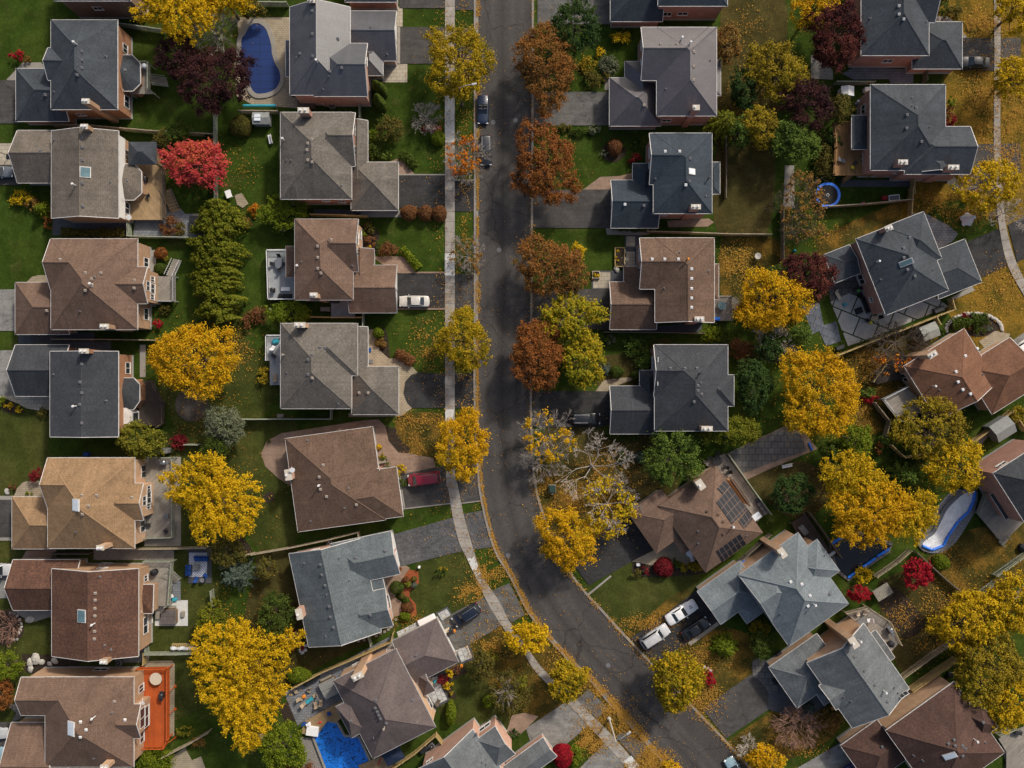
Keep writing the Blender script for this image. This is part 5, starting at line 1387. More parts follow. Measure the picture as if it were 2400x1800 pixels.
# ---- top left
shed(tree(388, 18, 104, 62, 10, 'yellow', 'bright yellow feathery tree cut by the top edge, left of the blue pool', group=GY, **LOC), 1.2, 20)
shed(tree(490, 6, 62, 24, 8, 'yellow', 'small yellow tree at the top edge beside the olive bush', group=GY, **LOC), 1.2, 20)
tree(542, 18, 26, 24, 4, 'olive', 'olive green bushy tree above the blue kidney pool', ls=.175, crad=.5)
bare(452, 62, 54, 48, 6, 'grey leafless tree between yellow tree and blue pool', depth=4, nb=16)
tree(382, 118, 48, 52, 7, 'purple', 'smaller dark purple tree below the yellow feathery tree', crad=.6, group='dark purple trees')
tree(468, 172, 80, 78, 9, 'purple', 'large dark purple tree left of the kidney pool', crad=.75, group='dark purple trees')
shed(tree(422, 354, 72, 56, 6, 'red', 'vivid red maple beside the cedar gazebo deck', limbs=40, ls=.19, crad=.5, stretch=1.35, fill=1.05, amp=.16), 1.3, 30, 0, .3)
tree(358, 300, 24, 24, 2.5, 'olive', 'olive yellow bush at the fence above the red maple', ls=.175, crad=.45, limbs=8)
tree(383, 290, 36, 24, 3, 'green', 'grey green bush at the fence above the red maple', ls=.175, crad=.45, limbs=8)
shrub(519, 272, 24, 23, 2.2, 'olive', 'round olive bush left of the grey playhouse', clipped=True)
shrub(446, 292, 12, 12, 1.5, 'spruce', 'small dark spiky shrub at the fence corner')
shrub(38, 121, 15, 15, 1.6, 'crimson', 'small crimson shrub on the top left front lawn')
shrub(58, 127, 10, 9, 1, 'tan', 'brown shrub beside the crimson shrub top left')
shrub(102, 120, 8, 10, 1, 'olive', 'olive shrub against the top left slate roofed house')
shrub(48, 428, 30, 18, 1.8, 'amber', 'orange yellow shrub beside the taupe roofed garage')
shrub(68, 440, 20, 16, 1.6, 'tan', 'tan shrub between orange shrub and green feathery shrub')
conifer(88, 452, 20, 21, 3, 'bright', 'feathery light green shrub near the taupe roofed house', name='shrub', cat='shrub', size=.24)
shrub(103, 480, 10, 18, 1.2, 'rust', 'rusty shrub at the front corner of the taupe roofed house')
hedge('01', [(535, 350), (800, 355), (1080, 360)], 1.5, 1.3, 'olive', 'low olive hedge along the side path of the taupe roofed house')
# cedar hedge and its neighbours
hedge('01', [(1830, 100), (1890, 330), (1850, 620), (1880, 900), (1960, 1130)], 6.2, 4.2, 'cedar', 'tall wide cedar hedge between the back yards', rough=.34, dens=210, size=.23, name='cedar_hedge')
shrub(370, 490, 27, 24, 2, 'rusty', 'brownish red bush on the stone patio by the fence')
shrub(390, 494, 12, 20, 1.6, 'olive', 'olive bush right of the brownish red patio bush')
shrub(347, 547, 14, 13, 1.4, 'rust', 'round rust coloured ball shrub behind the brown roofed house', clipped=True)
shrub(346, 581, 14, 13, 1.5, 'green', 'round green ball shrub left of the grey rear deck', clipped=True)
shrub(362, 562, 9, 8, 1, 'willow', 'small light green shrub by the deck stairs')
shrub(341, 698, 12, 12, 1.4, 'crimson', 'small crimson shrub at the corner of the brown roofed house')
shrub(355, 670, 16, 12, 1.3, 'olive', 'olive shrub beside the brown roofed house rear wall')
shrub(529, 476, 17, 15, 1.5, 'rusty', 'reddish bush right of the cedar hedge top')
shrub(511, 458, 12, 10, 1.2, 'amber', 'yellow bush by the flagstone patch near the hedge')
shrub(548, 455, 14, 14, 1.4, 'orange', 'orange bush left of the bright green cedar bush')
shrub(540, 690, 18, 22, 1.8, 'rusty', 'red brown bush at the foot of the cedar hedge')
# golden maple etc
shed(tree(422, 777, 99, 84, 9, 'gold', 'large golden orange maple behind the charcoal gable roofed house', crad=.75, group=GY), 1.5, 40)
tree(306, 951, 54, 40, 6, 'willow', 'yellow green willowy tree at the charcoal house corner', ls=.22, stretch=1.3, crad=.5)
shrub(262, 935, 16, 22, 2, 'amber', 'orange climbing shrub on the rear wall of the charcoal house')
tree(484, 918, 46, 44, 5.5, 'silver', 'silvery green bushy tree behind the golden maple', ls=.175, crad=.55, limbs=14)
tree(465, 972, 34, 40, 5, 'green', 'mid green bushy tree above the yellow locust', ls=.175, crad=.5, limbs=14)
shrub(386, 955, 21, 18, 1.8, 'wine', 'dark red shrub by the fence left of the green bush')
shed(tree(461, 1073, 100, 98, 9, 'yellow', 'bright yellow locust right of the weathered deck', group=GY, **LOC), 1.3, 30)
tree(490, 1192, 42, 34, 4, 'olive', 'olive green bushy tree below the yellow locust', ls=.175, crad=.5, limbs=12)
conifer(508, 1242, 46, 42, 6, 'bluish', 'blue green spruce beside the picket fence', size=.3)
tree(458, 1345, 36, 50, 5.5, 'cedar', 'olive cedar right of the hot tub pad', ls=.175, crad=.55, limbs=10)
shed(tree(522, 1466, 100, 148, 11, 'yellow', 'largest yellow locust, by the stone patio with pool', group=GY, **LOC), 1.25, 30)
tree(630, 1376, 34, 30, 6, 'yellow', 'small yellow tree under the big green bush', group=GY, ls=.19, crad=.5, stretch=1.3, fill=.7)
tree(597, 1331, 48, 48, 6, 'green', 'round green tree left of the blue grey bungalow', ls=.175, crad=.55)
tree(577, 1226, 27, 27, 4, 'olive', 'small olive tree left of the picket fence bend', ls=.175, crad=.5, fill=.8)
tree(612, 1614, 52, 52, 6, 'bright', 'bright green tree beside the gravel by the pool', ls=.19, crad=.6)
shrub(645, 1460, 26, 17, 1.8, 'bright', 'bright green bush at the stone patio fence', clipped=True)
shrub(634, 1660, 30, 20, 1.6, 'rusty', 'rusty shrub at the bottom edge beside the gravel')
shrub(336, 1645, 44, 30, 2.4, 'bright', 'yellow green bush below the orange deck')
shrub(428, 1604, 17, 14, 1.4, 'tan', 'brown bush at the fence below the yellow locust')
shrub(398, 1580, 24, 12, 1.4, 'willow', 'pale green strip of shrub along the lower fence')
tree(14, 1440, 32, 32, 4, 'bright', 'lime green tree at the left edge, near the lower boulders', ls=.19, crad=.5, stretch=1.7)
tree(6, 1500, 24, 36, 4, 'rust', 'red brown tree at the left edge beside the lowest house', ls=.19, crad=.5)
bare(10, 1358, 34, 42, 3.5, 'reddish leafless shrub on the rocky island at the left edge', bark='bark_red', nb=18, depth=3, r=.06, name='bare_shrub', cat='shrub')
shrub(82, 1028, 19, 16, 2, 'wine', 'dark red bush at the front of the tan roofed house')
shrub(26, 1052, 11, 11, 1.2, 'rusty', 'small red brown bush beside the white boulder, left edge')
shrub(0, 868, 12, 12, 1.4, 'bright', 'green bush cut by the left edge by the curved paver walk')
shrub(17, 878, 13, 10, 1.1, 'amber', 'amber shrub in the bed by the curved paver walk')
shrub(42, 886, 8, 9, .9, 'amber', 'small amber clump at the end of the curved bed')
shrub(92, 893, 13, 11, 1.1, 'olive', 'olive shrub at the front corner of the charcoal house')
shrub(62, 1067, 9, 5, .8, 'bright', 'small green strip shrub by the tan roofed garage')
shrub(6, 1655, 16, 18, 1.4, 'olive', 'olive shrub in the bottom left corner')
# ---- left boulevard
shed(tree(992, 134, 76, 84, 8, 'street', 'large yellow green street tree at the top of the left boulevard', crad=.7, fill=.92, group=GS, rz=.4), 1.4, 30)
shed((bare(1000, 337, 40, 54, 6, 'orange thinning street tree over the parked dark suv', leaf='orange', lf=.42, nb=20, group=GS), (W('F', 1008, 337), 3, 3.5)), 1.6, 40, 0, .7)
bare(1010, 548, 38, 40, 5, 'nearly leafless street tree near the white sidewalk slab', leaf='tan', lf=.22, nb=16, group=GS)
shed(tree(1004, 738, 60, 72, 7, 'street', 'yellow green street tree across from the rust maples', crad=.65, group=GS), 1.7, 45)
shed(tree(999, 962, 62, 76, 7.5, 'gold', 'golden street tree beside the red minivan', crad=.65, group=GS), 1.6, 26)
shed(tree(1141, 1377, 46, 40, 6, 'yellow', 'upper small yellow street tree beside the bending road', crad=.55, ls=.22, group=GS), 1.8, 60)
shed(tree(1224, 1471, 48, 41, 6, 'street', 'lower small yellow street tree above the grey driveways', crad=.55, ls=.22, group=GS), 1.8, 60)
shed(tree(1449, 1656, 24, 14, 4, 'gold', 'small golden tree cut by the bottom edge beside the road', crad=.45, ls=.2, group=GS), 1.8, 80)
bare(919, 247, 32, 36, 4, 'grey leafless ornamental tree on the left front lawn', nb=16)
tree(843, 280, 30, 31, 3.5, 'olive', 'brown green weeping shrub tree before the grey brown house', ls=.175, crad=.5, limbs=20)
shrub(946, 298, 16, 16, 1.7, 'bright', 'round green bush next to the sidewalk slab', clipped=True)
G1 = 'columnar cedars by the metal look roof'
column(818, 196, 10, 4.2, 'green', 'topmost columnar cedar by the grey metal look roof', G1); column(828, 203, 11, 4.6, 'green', 'second columnar cedar, nearest the lawn, by the metal look roof', G1)
column(822, 226, 11, 4.4, 'green', 'third columnar cedar counting down by the metal look roof', G1); column(826, 233, 11, 3.8, 'green', 'lowest columnar cedar by the metal look roof', G1)
shrub(830, 190, 10, 14, 1, 'olive', 'olive shrub at the foot of the columnar cedars')
shrub(805, 322, 16, 20, 1.8, 'green', 'dark green bush against the grey brown porch roof')
shrub(832, 334, 18, 14, 1.4, 'pine', 'green fern like bush below the weeping shrub tree')
shrub(803, 290, 12, 14, 1.4, 'bright', 'light green bush above the porch of the grey brown house')
shrub(820, 262, 14, 12, 1.2, 'green', 'green bush left of the weeping shrub tree')
hedge('10', [(1245, 1340), (1320, 1370), (1355, 1440)], 1.5, .9, 'green', 'curved low green bed hedge on the grey brown house lawn')
shrub(925, 277, 18, 8, .6, 'wine', 'flat dark red groundcover under the leafless ornamental tree')
G2 = 'three clipped round bushes by the driveway'
shrub(883, 459, 18, 17, 2, 'rusty', 'clipped brown bush nearest the garage of the three', G2, clipped=True)
shrub(918, 460, 16, 17, 2, 'rusty', 'clipped brown bush in the middle of the three', G2, clipped=True)
shrub(949, 461, 16, 18, 2, 'rusty', 'clipped brown bush nearest the sidewalk of the three', G2, clipped=True)
hedge('11', [(1262, 490), (1330, 570), (1405, 660)], 1.2, .9, 'bright', 'diagonal low green hedge at the curved brick walk')
shrub(838, 537, 21, 19, 1.7, 'rusty', 'orange brown bush by the brick walk')
shrub(797, 492, 15, 16, 1.2, 'olive', 'olive flowering shrub in the front bed of the pearl sedan house')
shrub(790, 503, 9, 8, .9, 'bright', 'small green mound in the bed beside the front window')
shrub(800, 520, 15, 14, 1.1, 'rusty', 'dusty pink flowering shrub in the bed beside the front window')
shrub(798, 538, 12, 8, 1, 'amber', 'yellow shrub at the porch end of the front bed')
shrub(816, 530, 8, 12, 1, 'green', 'green shrub between the bed and the orange brown bush')
tree(612, 457, 64, 34, 4, 'bright', 'bright green cedar bush above the brown roofed house', ls=.175, crad=.55, limbs=8)
tree(622, 675, 52, 28, 3.6, 'bright', 'bright green oval bush below the grey deck', ls=.175, crad=.5, limbs=8)
shrub(560, 680, 20, 22, 1.8, 'rusty', 'brownish bush left of the oval green bush')
shrub(568, 810, 15, 20, 1.8, 'mixed', 'yellow brown bush beside the narrow teal deck')
shrub(817, 719, 12, 12, 1.6, 'bright', 'round bright green ball at the front path', clipped=True)
G3 = 'tan ornamental grass mounds'
for i_, (x_, y_, s_) in enumerate(((821, 733, 'uppermost'), (816, 741, 'left'), (828, 745, 'right'))):
    shrub(x_, y_, 7, 7, .8, 'tan', f'{s_} tan grass mound of three beside the front path', G3, clipped=True)
hedge('11', [(1210, 1395), (1280, 1420), (1355, 1485)], 1.5, 1.0, 'rusty', 'curved brown clipped hedge above the rounded driveway')
shrub(841, 1010, 9, 12, 1, 'green', 'green shrub in the leafy bed of the bungalow')
shrub(851, 1030, 12, 12, 1, 'mixed', 'yellow pink shrub in the leafy bed of the bungalow')
shrub(865, 1043, 14, 12, 1.1, 'green', 'dark green shrub at the lower end of the leafy bed')
shrub(829, 992, 8, 8, .9, 'green', 'small green shrub by the paver path corner')
shrub(865, 1013, 18, 10, 1, 'amber', 'amber yellow shrub beside the red minivan nose')
shrub(818, 966, 6, 6, .8, 'yellow', 'bright yellow potted flower mound by the bungalow door', clipped=True)
shrub(826, 987, 9, 8, .8, 'mixed', 'mixed planter flowers by the bungalow door')
shrub(581, 954, 4, 4, .6, 'green', 'small potted shrub on the rounded pink patio')
shrub(857, 1270, 15, 14, 1.6, 'green', 'round green bush by the red mulch bed', clipped=True)
for x_, y_, r_, lf_, lb_ in ((880, 1312, 14, 'rusty', 'brown clipped mound in the red mulch bed'), (875, 1331, 12, 'bright', 'bright green clipped mound at the end of the red mulch bed'), (893, 1264, 7, 'bluish', 'blue green ball in the red mulch bed'),
                             (881, 1262, 8, 'willow', 'lime mound in the red mulch bed'), (894, 1251, 6, 'olive', 'olive mound at the top of the red mulch bed'), (878, 1252, 7, 'rusty', 'brown mound at the top of the red mulch bed'),
                             (868, 1288, 7, 'olive', 'olive mound beside the entry walk'), (878, 1297, 7, 'green', 'small green mound in the bend of the mulch bed')):
    shrub(x_, y_, r_, r_ * .9, 1.0, lf_, lb_, 'clipped mounds in the red mulch bed', clipped=True)
shrub(950, 1238, 14, 10, 1, 'green', 'green plants near the patched driveway corner'); shrub(958, 1230, 9, 7, .8, 'mixed', 'mixed flowers near the patched driveway corner')
shrub(864, 1228, 6, 6, .7, 'rust', 'tiny rusty shrub at the bungalow garage corner')
shrub(957, 1467, 13, 14, 1.6, 'wine', 'dark red japanese maple in the stone edged bed')
shrub(972, 1454, 10, 11, 1, 'amber', 'golden shrub right of the dark red japanese maple'); shrub(984, 1446, 14, 10, 1, 'rusty', 'rusty shrub in the stone edged bed corner'); shrub(966, 1481, 9, 9, .9, 'amber', 'golden shrub below the dark red japanese maple'); shrub(975, 1497, 6, 6, .8, 'mixed', 'small pale shrub at the lower end of the stone edged bed')
shrub(974, 1541, 11, 27, 2.2, 'bright', 'upright bright green yew left of the bottom lawn', clipped=True)
shrub(1055, 1516, 14, 14, 1.5, 'bright', 'round bright green bush on the bottom lawn', clipped=True)
shrub(1064, 1564, 19, 16, 1.5, 'green', 'green bush beside the salmon brick gable')
tree(1041, 1436, 26, 40, 5, 'olive', 'tall olive evergreen left of the boulevard trees', ls=.175, crad=.5, limbs=8)
shrub(1062, 1424, 16, 20, 2.2, 'willow', 'pale lime shrub leaning on the olive evergreen')
tree(1092, 1494, 36, 56, 4, 'olive', 'thin olive twiggy shrub tree on the leafy bottom lawn', ls=.17, crad=.45, fill=.5, limbs=60, bark='bark_grey')
shrub(1127, 1474, 16, 16, 1.8, 'willow', 'lime ball shrub above the olive twiggy shrub'); shrub(1126, 1512, 26, 28, 1.8, 'olive', 'broad olive shrub above the grey driveway')
shrub(1216, 1634, 23, 26, 2.4, 'crimson', 'brilliant crimson round shrub by the salmon house', clipped=True); shrub(1240, 1632, 19, 30, 1.8, 'bright', 'green crescent shrub behind the crimson shrub')
shrub(1110, 1585, 12, 12, 1.2, 'spruce', 'dark green bush at the salmon garage corner')
# ---- right of the road
shed(tree(1180, 142, 74, 90, 8, 'copper', 'upper rust brown maple touching the kerb', crad=.7, group=GB), 1.2, 20, 0, .4)
tree(1243, 58, 60, 60, 8, 'spruce', 'large dark green spruce at the top beside the road', stretch=1.5, crad=.5, limbs=14, amp=.1)
shed(tree(1176, 356, 82, 90, 8.5, 'rust', 'second rust brown maple, largest, down the right kerb', crad=.6, fill=.9, group=GB), 1.2, 20, 0, .4)
shed(tree(1187, 577, 80, 68, 8, 'copper', 'third rust maple with a yellow patch on its right', crad=.7, group=GB), 1.2, 25, 0, .5)
tree(1247, 542, 16, 20, 5, 'amber', 'small yellow tree tucked behind the third rust maple', ls=.175, crad=.4, limbs=6)
shed(tree(1160, 768, 62, 84, 8, 'rust', 'lowest rust maple, overlapping the lime tree', crad=.7, group=GB), 1.2, 25, 0, .5)
shed(tree(1234, 688, 74, 56, 7.5, 'lime', 'lime yellow tree over the driveway beside the lowest rust maple', crad=.55, ls=.22, stretch=1.5, fill=.9), 1.2, 25)
shed(tree(1262, 778, 48, 66, 7, 'lime', 'lower lime green tree above the driveway with the black suv', crad=.55, ls=.22, fill=.95), 1.2, 25)
shrub(1341, 83, 24, 16, 1.6, 'amber', 'golden rounded shrub above the mauve house garden')
shrub(1296, 116, 14, 14, 1.2, 'amber', 'yellow flowering shrub in the wild front garden'); shrub(1316, 140, 24, 22, 1.2, 'silver', 'silvery shrub in the wild front garden')
shrub(1281, 170, 20, 20, 1.4, 'olive', 'olive shrub at the edge of the wild front garden'); shrub(1270, 140, 20, 24, 1.0, 'mixed', 'straggly yellow brown shrub in the wild front garden'); shrub(1308, 165, 12, 16, 1.1, 'olive', 'small olive shrub beside the stone path')
shrub(1252, 283, 22, 12, 1.1, 'green', 'green shrub left in the row below the upper driveway'); shrub(1288, 279, 18, 13, 1.1, 'silver', 'grey green shrub right in the row below the upper driveway'); shrub(1218, 276, 18, 10, 1, 'olive', 'olive shrub beside the kerb in the row below the upper driveway')
shrub(1328, 317, 16, 18, 1.8, 'rusty', 'round brown shrub ball in the circular bed', clipped=True); shrub(1304, 330, 9, 9, .9, 'silver', 'silver mound in the circular bed'); shrub(1344, 314, 8, 8, .9, 'green', 'green mound right of the round brown ball')
shrub(1374, 343, 14, 13, 1.4, 'wine', 'dark red shrub at the porch of the teal roofed house'); shrub(1386, 300, 10, 14, 1.6, 'green', 'green conical shrub near the teal roofed house'); shrub(1370, 312, 10, 12, 1, 'green', 'low green shrub left of the conical shrub')
shrub(1334, 558, 6, 20, .8, 'yellow', 'long yellow planting in the stone box by the path'); shrub(1286, 593, 8, 7, .8, 'amber', 'yellow planting in the small square planter')
hedge('20', [(860, 1965), (1100, 1975), (1230, 1972)], .8, .7, 'green', 'narrow green planting below the teal garage roof')
tree(1570, 95, 32, 46, 6, 'tan', 'tan brown tree right of the mauve house', ls=.175, crad=.5, fill=.85, limbs=30)
shrub(1552, 83, 16, 16, 1.8, 'wine', 'dark red shrub at the mauve house corner')
conifer(1566, 263, 44, 46, 7, 'cedar', 'yellow green conifer at the corner of the mauve house', size=.3)
shed(tree(1676, 150, 72, 62, 8, 'mixed', 'thin yellow tree left of the purple maples', ls=.175, crad=.55, fill=.9, limbs=40, group=GY), 1.3, 25)
tree(1640, 272, 42, 48, 7, 'mixed', 'yellow olive tree between conifer and grey green tree', ls=.175, crad=.5)
tree(1598, 285, 28, 32, 6, 'pine', 'dark green tree behind the yellow green conifer', ls=.19, crad=.5)
tree(1606, 190, 32, 50, 6, 'spruce', 'very dark evergreen in the shade right of the mauve house', ls=.19, crad=.5)
shed(tree(1757, 22, 48, 44, 8, 'gold', 'orange yellow tree cut by the top edge beside the purple maple', crad=.6, group=GY), 1.2, 25)
tree(1806, 75, 64, 78, 9, 'plum', 'tall plum red maple at the top right slate house', crad=.7, group='plum red maples')
tree(1742, 224, 64, 56, 8, 'purple', 'dark plum maple left of the white shed', crad=.65, group='plum red maples')
tree(1714, 307, 56, 50, 7, 'pine', 'grey green rounded tree below the dark plum maple', ls=.19, crad=.6)
tree(1812, 234, 30, 38, 5, 'olive', 'olive yellow tree beside the white shed', ls=.175, crad=.5)
shed(bare(1736, 448, 56, 82, 6, 'tan thinning tree left of the blue trampoline', leaf='tan', lf=.4, nb=18, bark='bark') and (None, (W('F', 1736, 448), 4, 6)), 1.3, 30)
shed(tree(1668, 648, 78, 78, 8.5, 'gold', 'rounded golden tree above the bare white tree', crad=.7, group=GY), 1.3, 35)
tree(1678, 600, 40, 26, 6, 'green', 'green tree showing behind the golden tree', ls=.175, crad=.5, limbs=10)
tree(1742, 595, 62, 56, 7.5, 'plum', 'deep red maple beside the low dark roof', crad=.6, group='plum red maples')
conifer(1733, 722, 36, 36, 7, 'pine', 'green pine between golden trees', size=.3)
bare(1682, 735, 44, 44, 6, 'white limbed bare tree below the rounded golden tree', bark='bark_pale', nb=14)
shrub(1535, 722, 27, 21, 2, 'bright', 'bright green bush at the fence above the charcoal roof'); shrub(1566, 728, 16, 14, 1.6, 'green', 'green bush right of the bright green fence bush')
shrub(1602, 755, 27, 27, 2.2, 'rusty', 'brown orange shrub beside the charcoal roof')
tree(1628, 830, 44, 56, 6, 'spruce', 'dark evergreen left of the large orange tree', ls=.19, crad=.5)
tree(1664, 755, 34, 30, 5, 'spruce', 'dark evergreen under the bare white tree', ls=.19, crad=.5)
shed(tree(1768, 850, 90, 108, 9, 'gold', 'largest orange yellow tree in the centre right yards', crad=.75, group=GY), 1.3, 35)
shrub(1370, 748, 24, 26, 2, 'pine', 'dark green bush by the fence left of the charcoal roof'); shrub(1392, 780, 22, 26, 2.2, 'pine', 'dark spreading yew at the charcoal house front'); shrub(1386, 750, 16, 14, 1.8, 'green', 'light topped green bush beside the dark spreading yew')
conifer(1308, 798, 15, 17, 1.2, 'bluish', 'spiky blue green yucca by the lime tree', name='shrub', cat='shrub', tiers=4, size=.2)
shrub(1332, 804, 15, 13, 1.4, 'green', 'round green ball below the yucca', clipped=True); shrub(1375, 811, 12, 12, 1.4, 'green', 'round green ball at the paver walk corner', clipped=True); shrub(1321, 733, 11, 12, 1.2, 'silver', 'silver green mound near the fence end'); shrub(1302, 732, 16, 12, 1.6, 'green', 'dark green bush left of the silver mound')
bare(1180, 948, 66, 52, 7, 'grey half bare tree with yellow tufts beside the kerb', leaf='gold', lf=.36, nb=10, r=.12, depth=5, spread=.6)
bare(1166, 1006, 42, 44, 5, 'lower grey bare tree overhanging the road edge', nb=14)
shed((bare(1284, 1012, 88, 76, 8, 'white birch with bare forked limbs on the leafy corner', bark='bark_pale', nb=6, r=.14, depth=5, spread=.5), (W('F', 1284, 1020), 5, 5)), 1.4, 60)
shed((bare(1318, 1096, 60, 70, 7, 'white birch with orange leaves near the black driveway', bark='bark_pale', leaf='amber', lf=.46, nb=6, r=.12, depth=5, spread=.5), (W('F', 1318, 1090), 4.5, 5)), 1.4, 60)
tree(1454, 987, 64, 62, 8, 'pine', 'big green pine below the charcoal roof', stretch=1.8, crad=.5, limbs=14, amp=.18)
tree(1580, 932, 70, 34, 5, 'cedar', 'long yellow green cedar row right of the big pine', ls=.175, crad=.55, limbs=12, rot=0.0)
shrub(1385, 988, 13, 14, 1.8, 'bluish', 'round grey green ball left of the big pine', clipped=True)
hedge('22', [(815, 360), (850, 430), (960, 455), (1090, 445)], 1.3, 1.2, 'green', 'low green hedge round the garage corner below the black suv')
shrub(1341, 865, 4, 14, .8, 'orange', 'narrow orange planting at the black suv garage')
shrub(1344, 988, 12, 14, 1.5, 'spruce', 'dark green shrub between the bare trees and birch')
shed(tree(1224, 1164, 69, 70, 7.5, 'gold', 'round golden maple at the bend of the road', crad=.65, group=GY), 1.4, 45)
shed(tree(1462, 1470, 57, 67, 8, 'street', 'yellow green maple casting shade on the road', crad=.6, ls=.24, group=GY), 1.7, 55)
shrub(1434, 1226, 21, 21, 2, 'wine', 'round wine red shrub by the curved walk', clipped=True); shrub(1457, 1215, 14, 12, 1.2, 'green', 'green shrub right of the wine red shrub'); shrub(1375, 1240, 12, 12, 1, 'olive', 'olive shrub left of the wine red shrub'); shrub(1397, 1232, 9, 12, 1, 'wine', 'small wine red clump beside the stone figure')
shrub(1490, 1225, 26, 12, 1.2, 'mixed', 'yellow brown planting below the round white table')
shrub(1534, 1467, 15, 21, 1.6, 'crimson', 'crimson shrub behind the yellow green maple')
conifer(1567, 1398, 34, 30, 3.5, 'bright', 'green spreading conifer below the silver roof', name='shrub', cat='shrub', size=.26); tree(1645, 1394, 26, 32, 4, 'green', 'dark green and orange shrub tree by the silver roof corner', ls=.175, crad=.45, limbs=8)
shrub(1640, 1360, 22, 24, 2, 'mixed', 'yellow orange shrub under the silver roof eave')
bare(1620, 1618, 26, 28, 3, 'small white twiggy tree on the bottom leafy lawn', bark='bark_pale', nb=16, depth=3, r=.06)
shed(tree(1656, 1638, 44, 30, 4, 'gold', 'small golden tree at the bottom edge right of the road', crad=.5, ls=.2), 1.6, 50)
bare(1725, 1577, 52, 46, 4, 'fan shaped tan leafless shrub before the grey blue gable house', bark='bark_red', nb=26, depth=4, r=.06, name='bare_shrub', cat='shrub')
shrub(1792, 1560, 30, 26, 1.8, 'tan', 'orange tan bush below the grey blue porch'); shrub(1748, 1530, 12, 12, 1.6, 'bluish', 'round pale green ball before the grey blue garage', clipped=True); shrub(1722, 1540, 10, 9, .9, 'amber', 'small golden shrub beside the pale green ball')
# ---- far right
shed(tree(2186, 168, 46, 48, 7, 'amber', 'amber tree on the right edge above the slate roof', crad=.6, group=GY), 1.4, 40)
shed(tree(2192, 28, 44, 50, 7, 'amber', 'amber tree in the top right corner', crad=.6, group=GY), 1.4, 40)
shed(tree(2130, 398, 74, 60, 7, 'amber', 'thinning yellow birch right of the slate roofed house', ls=.175, crad=.5, fill=.75, limbs=50, bark='bark_pale', group=GY), 1.5, 60)
bare(2190, 455, 40, 36, 6, 'white barked bare tree beside the right edge sidewalk', bark='bark_pale', nb=10)
shrub(2056, 220, 11, 13, 1.5, 'bright', 'bright green bush on the golden lawn, far right'); shrub(2054, 260, 13, 13, 1.4, 'wine', 'dark red bush beside the slate roofed house front'); shrub(2052, 240, 10, 12, 1, 'rusty', 'brown bush between the green and the red bush, far right')
shrub(2034, 14, 16, 24, 2.2, 'green', 'green conical bush at the top right slate house front'); shrub(2058, 26, 22, 16, 1.3, 'olive', 'olive bush right of the green conical bush')
shrub(1784, 345, 22, 50, 2.4, 'olive', 'olive bushes along the cedar deck edge'); shrub(1800, 300, 22, 22, 2.4, 'spruce', 'dark bush above the cedar deck')
hedge('31', [(1590, 1145), (1750, 1120), (1890, 1095)], 1.9, 1.2, 'green', 'evergreen band in the stone ringed island bed'); shrub(2088, 686, 14, 10, 1, 'wine', 'wine red shrub behind the evergreen band'); shrub(2086, 706, 13, 8, .9, 'rust', 'rusty shrub below the evergreen band'); shrub(2135, 712, 7, 7, .8, 'bluish', 'blue green mound in the island bed'); shrub(2118, 716, 14, 10, .9, 'green', 'green mound in the island bed')
bare(1948, 738, 74, 44, 5, 'wide brown leafless tree over the rear fence', bark='bark', nb=22, r=.13, depth=4)
bare(1925, 790, 46, 26, 4, 'brown bare tree left of the red roofed house', bark='bark', leaf='orange', lf=.18, nb=12)
shed((None, (W('F', 1900, 800), 5, 4)), 1.2, 180, 0, .7)
shrub(2036, 718, 8, 12, 1.1, 'green', 'green bush beside the small grey shed')
shrub(1876, 847, 16, 14, 1.6, 'pine', 'dark green bush above the red shrub by the deck'); shrub(1882, 863, 20, 11, 1.4, 'crimson', 'crimson shrub at the red roofed house deck')
shed(tree(1848, 950, 36, 40, 7, 'bright', 'bright green tree below the largest orange tree', ls=.175, crad=.5), 1.1, 10)
tree(1806, 978, 40, 24, 5, 'green', 'green leafy tree beside the square slab court', ls=.175, crad=.5, limbs=10)
shed(tree(1842, 1030, 84, 58, 9, 'amber', 'upper feathery amber tree above the dark pool', group=GY, **LOC), 1.3, 30)
shed(tree(1880, 1108, 104, 74, 10, 'gold', 'broad feathery orange tree over the dark pool', group=GY, **LOC), 1.3, 30)
shed(tree(1972, 1112, 60, 56, 9, 'amber', 'feathery amber tree beside the white covered pool', group=GY, **LOC), 1.3, 30)
shed(tree(2008, 926, 86, 72, 8, 'mixed', 'sparse olive yellow tree over the red roofed house deck', ls=.175, crad=.55, fill=.75, limbs=60, group=GY), 1.3, 30)
shed(tree(2062, 1006, 72, 62, 8, 'amber', 'yellow tree hanging over the upper end of the white covered pool', ls=.175, crad=.55, fill=.85, limbs=40, group=GY), 1.3, 30)
conifer(1958, 1030, 38, 36, 6, 'pine', 'dark green conifer between the amber trees', size=.3)
tree(1712, 1066, 46, 46, 5, 'spruce', 'very dark shrub tree on the lawn below the slab court', ls=.19, crad=.5)
shrub(1704, 1172, 22, 12, 1.4, 'mixed', 'orange green shrub at the fence above the silver roof')
shrub(1910, 950, 14, 12, 1.4, 'pine', 'dark green bush beside the low deck corner'); shrub(1899, 966, 11, 14, 1.3, 'rust', 'red brown bush below the dark green deck bush')
tree(1980, 1240, 37, 34, 5, 'crimson', 'deep crimson tree in the fenced lower right yard', crad=.5, ls=.2)
tree(1855, 1281, 23, 20, 4, 'crimson', 'small bright red tree beside the silver roof', crad=.4, ls=.18, limbs=8)
shrub(2033, 1216, 19, 17, 1.9, 'bright', 'vivid green ball shrub on the lower right lawn', clipped=True)
shrub(1866, 1242, 20, 18, 2, 'amber', 'golden shrub by the slatted fence above the red tree')
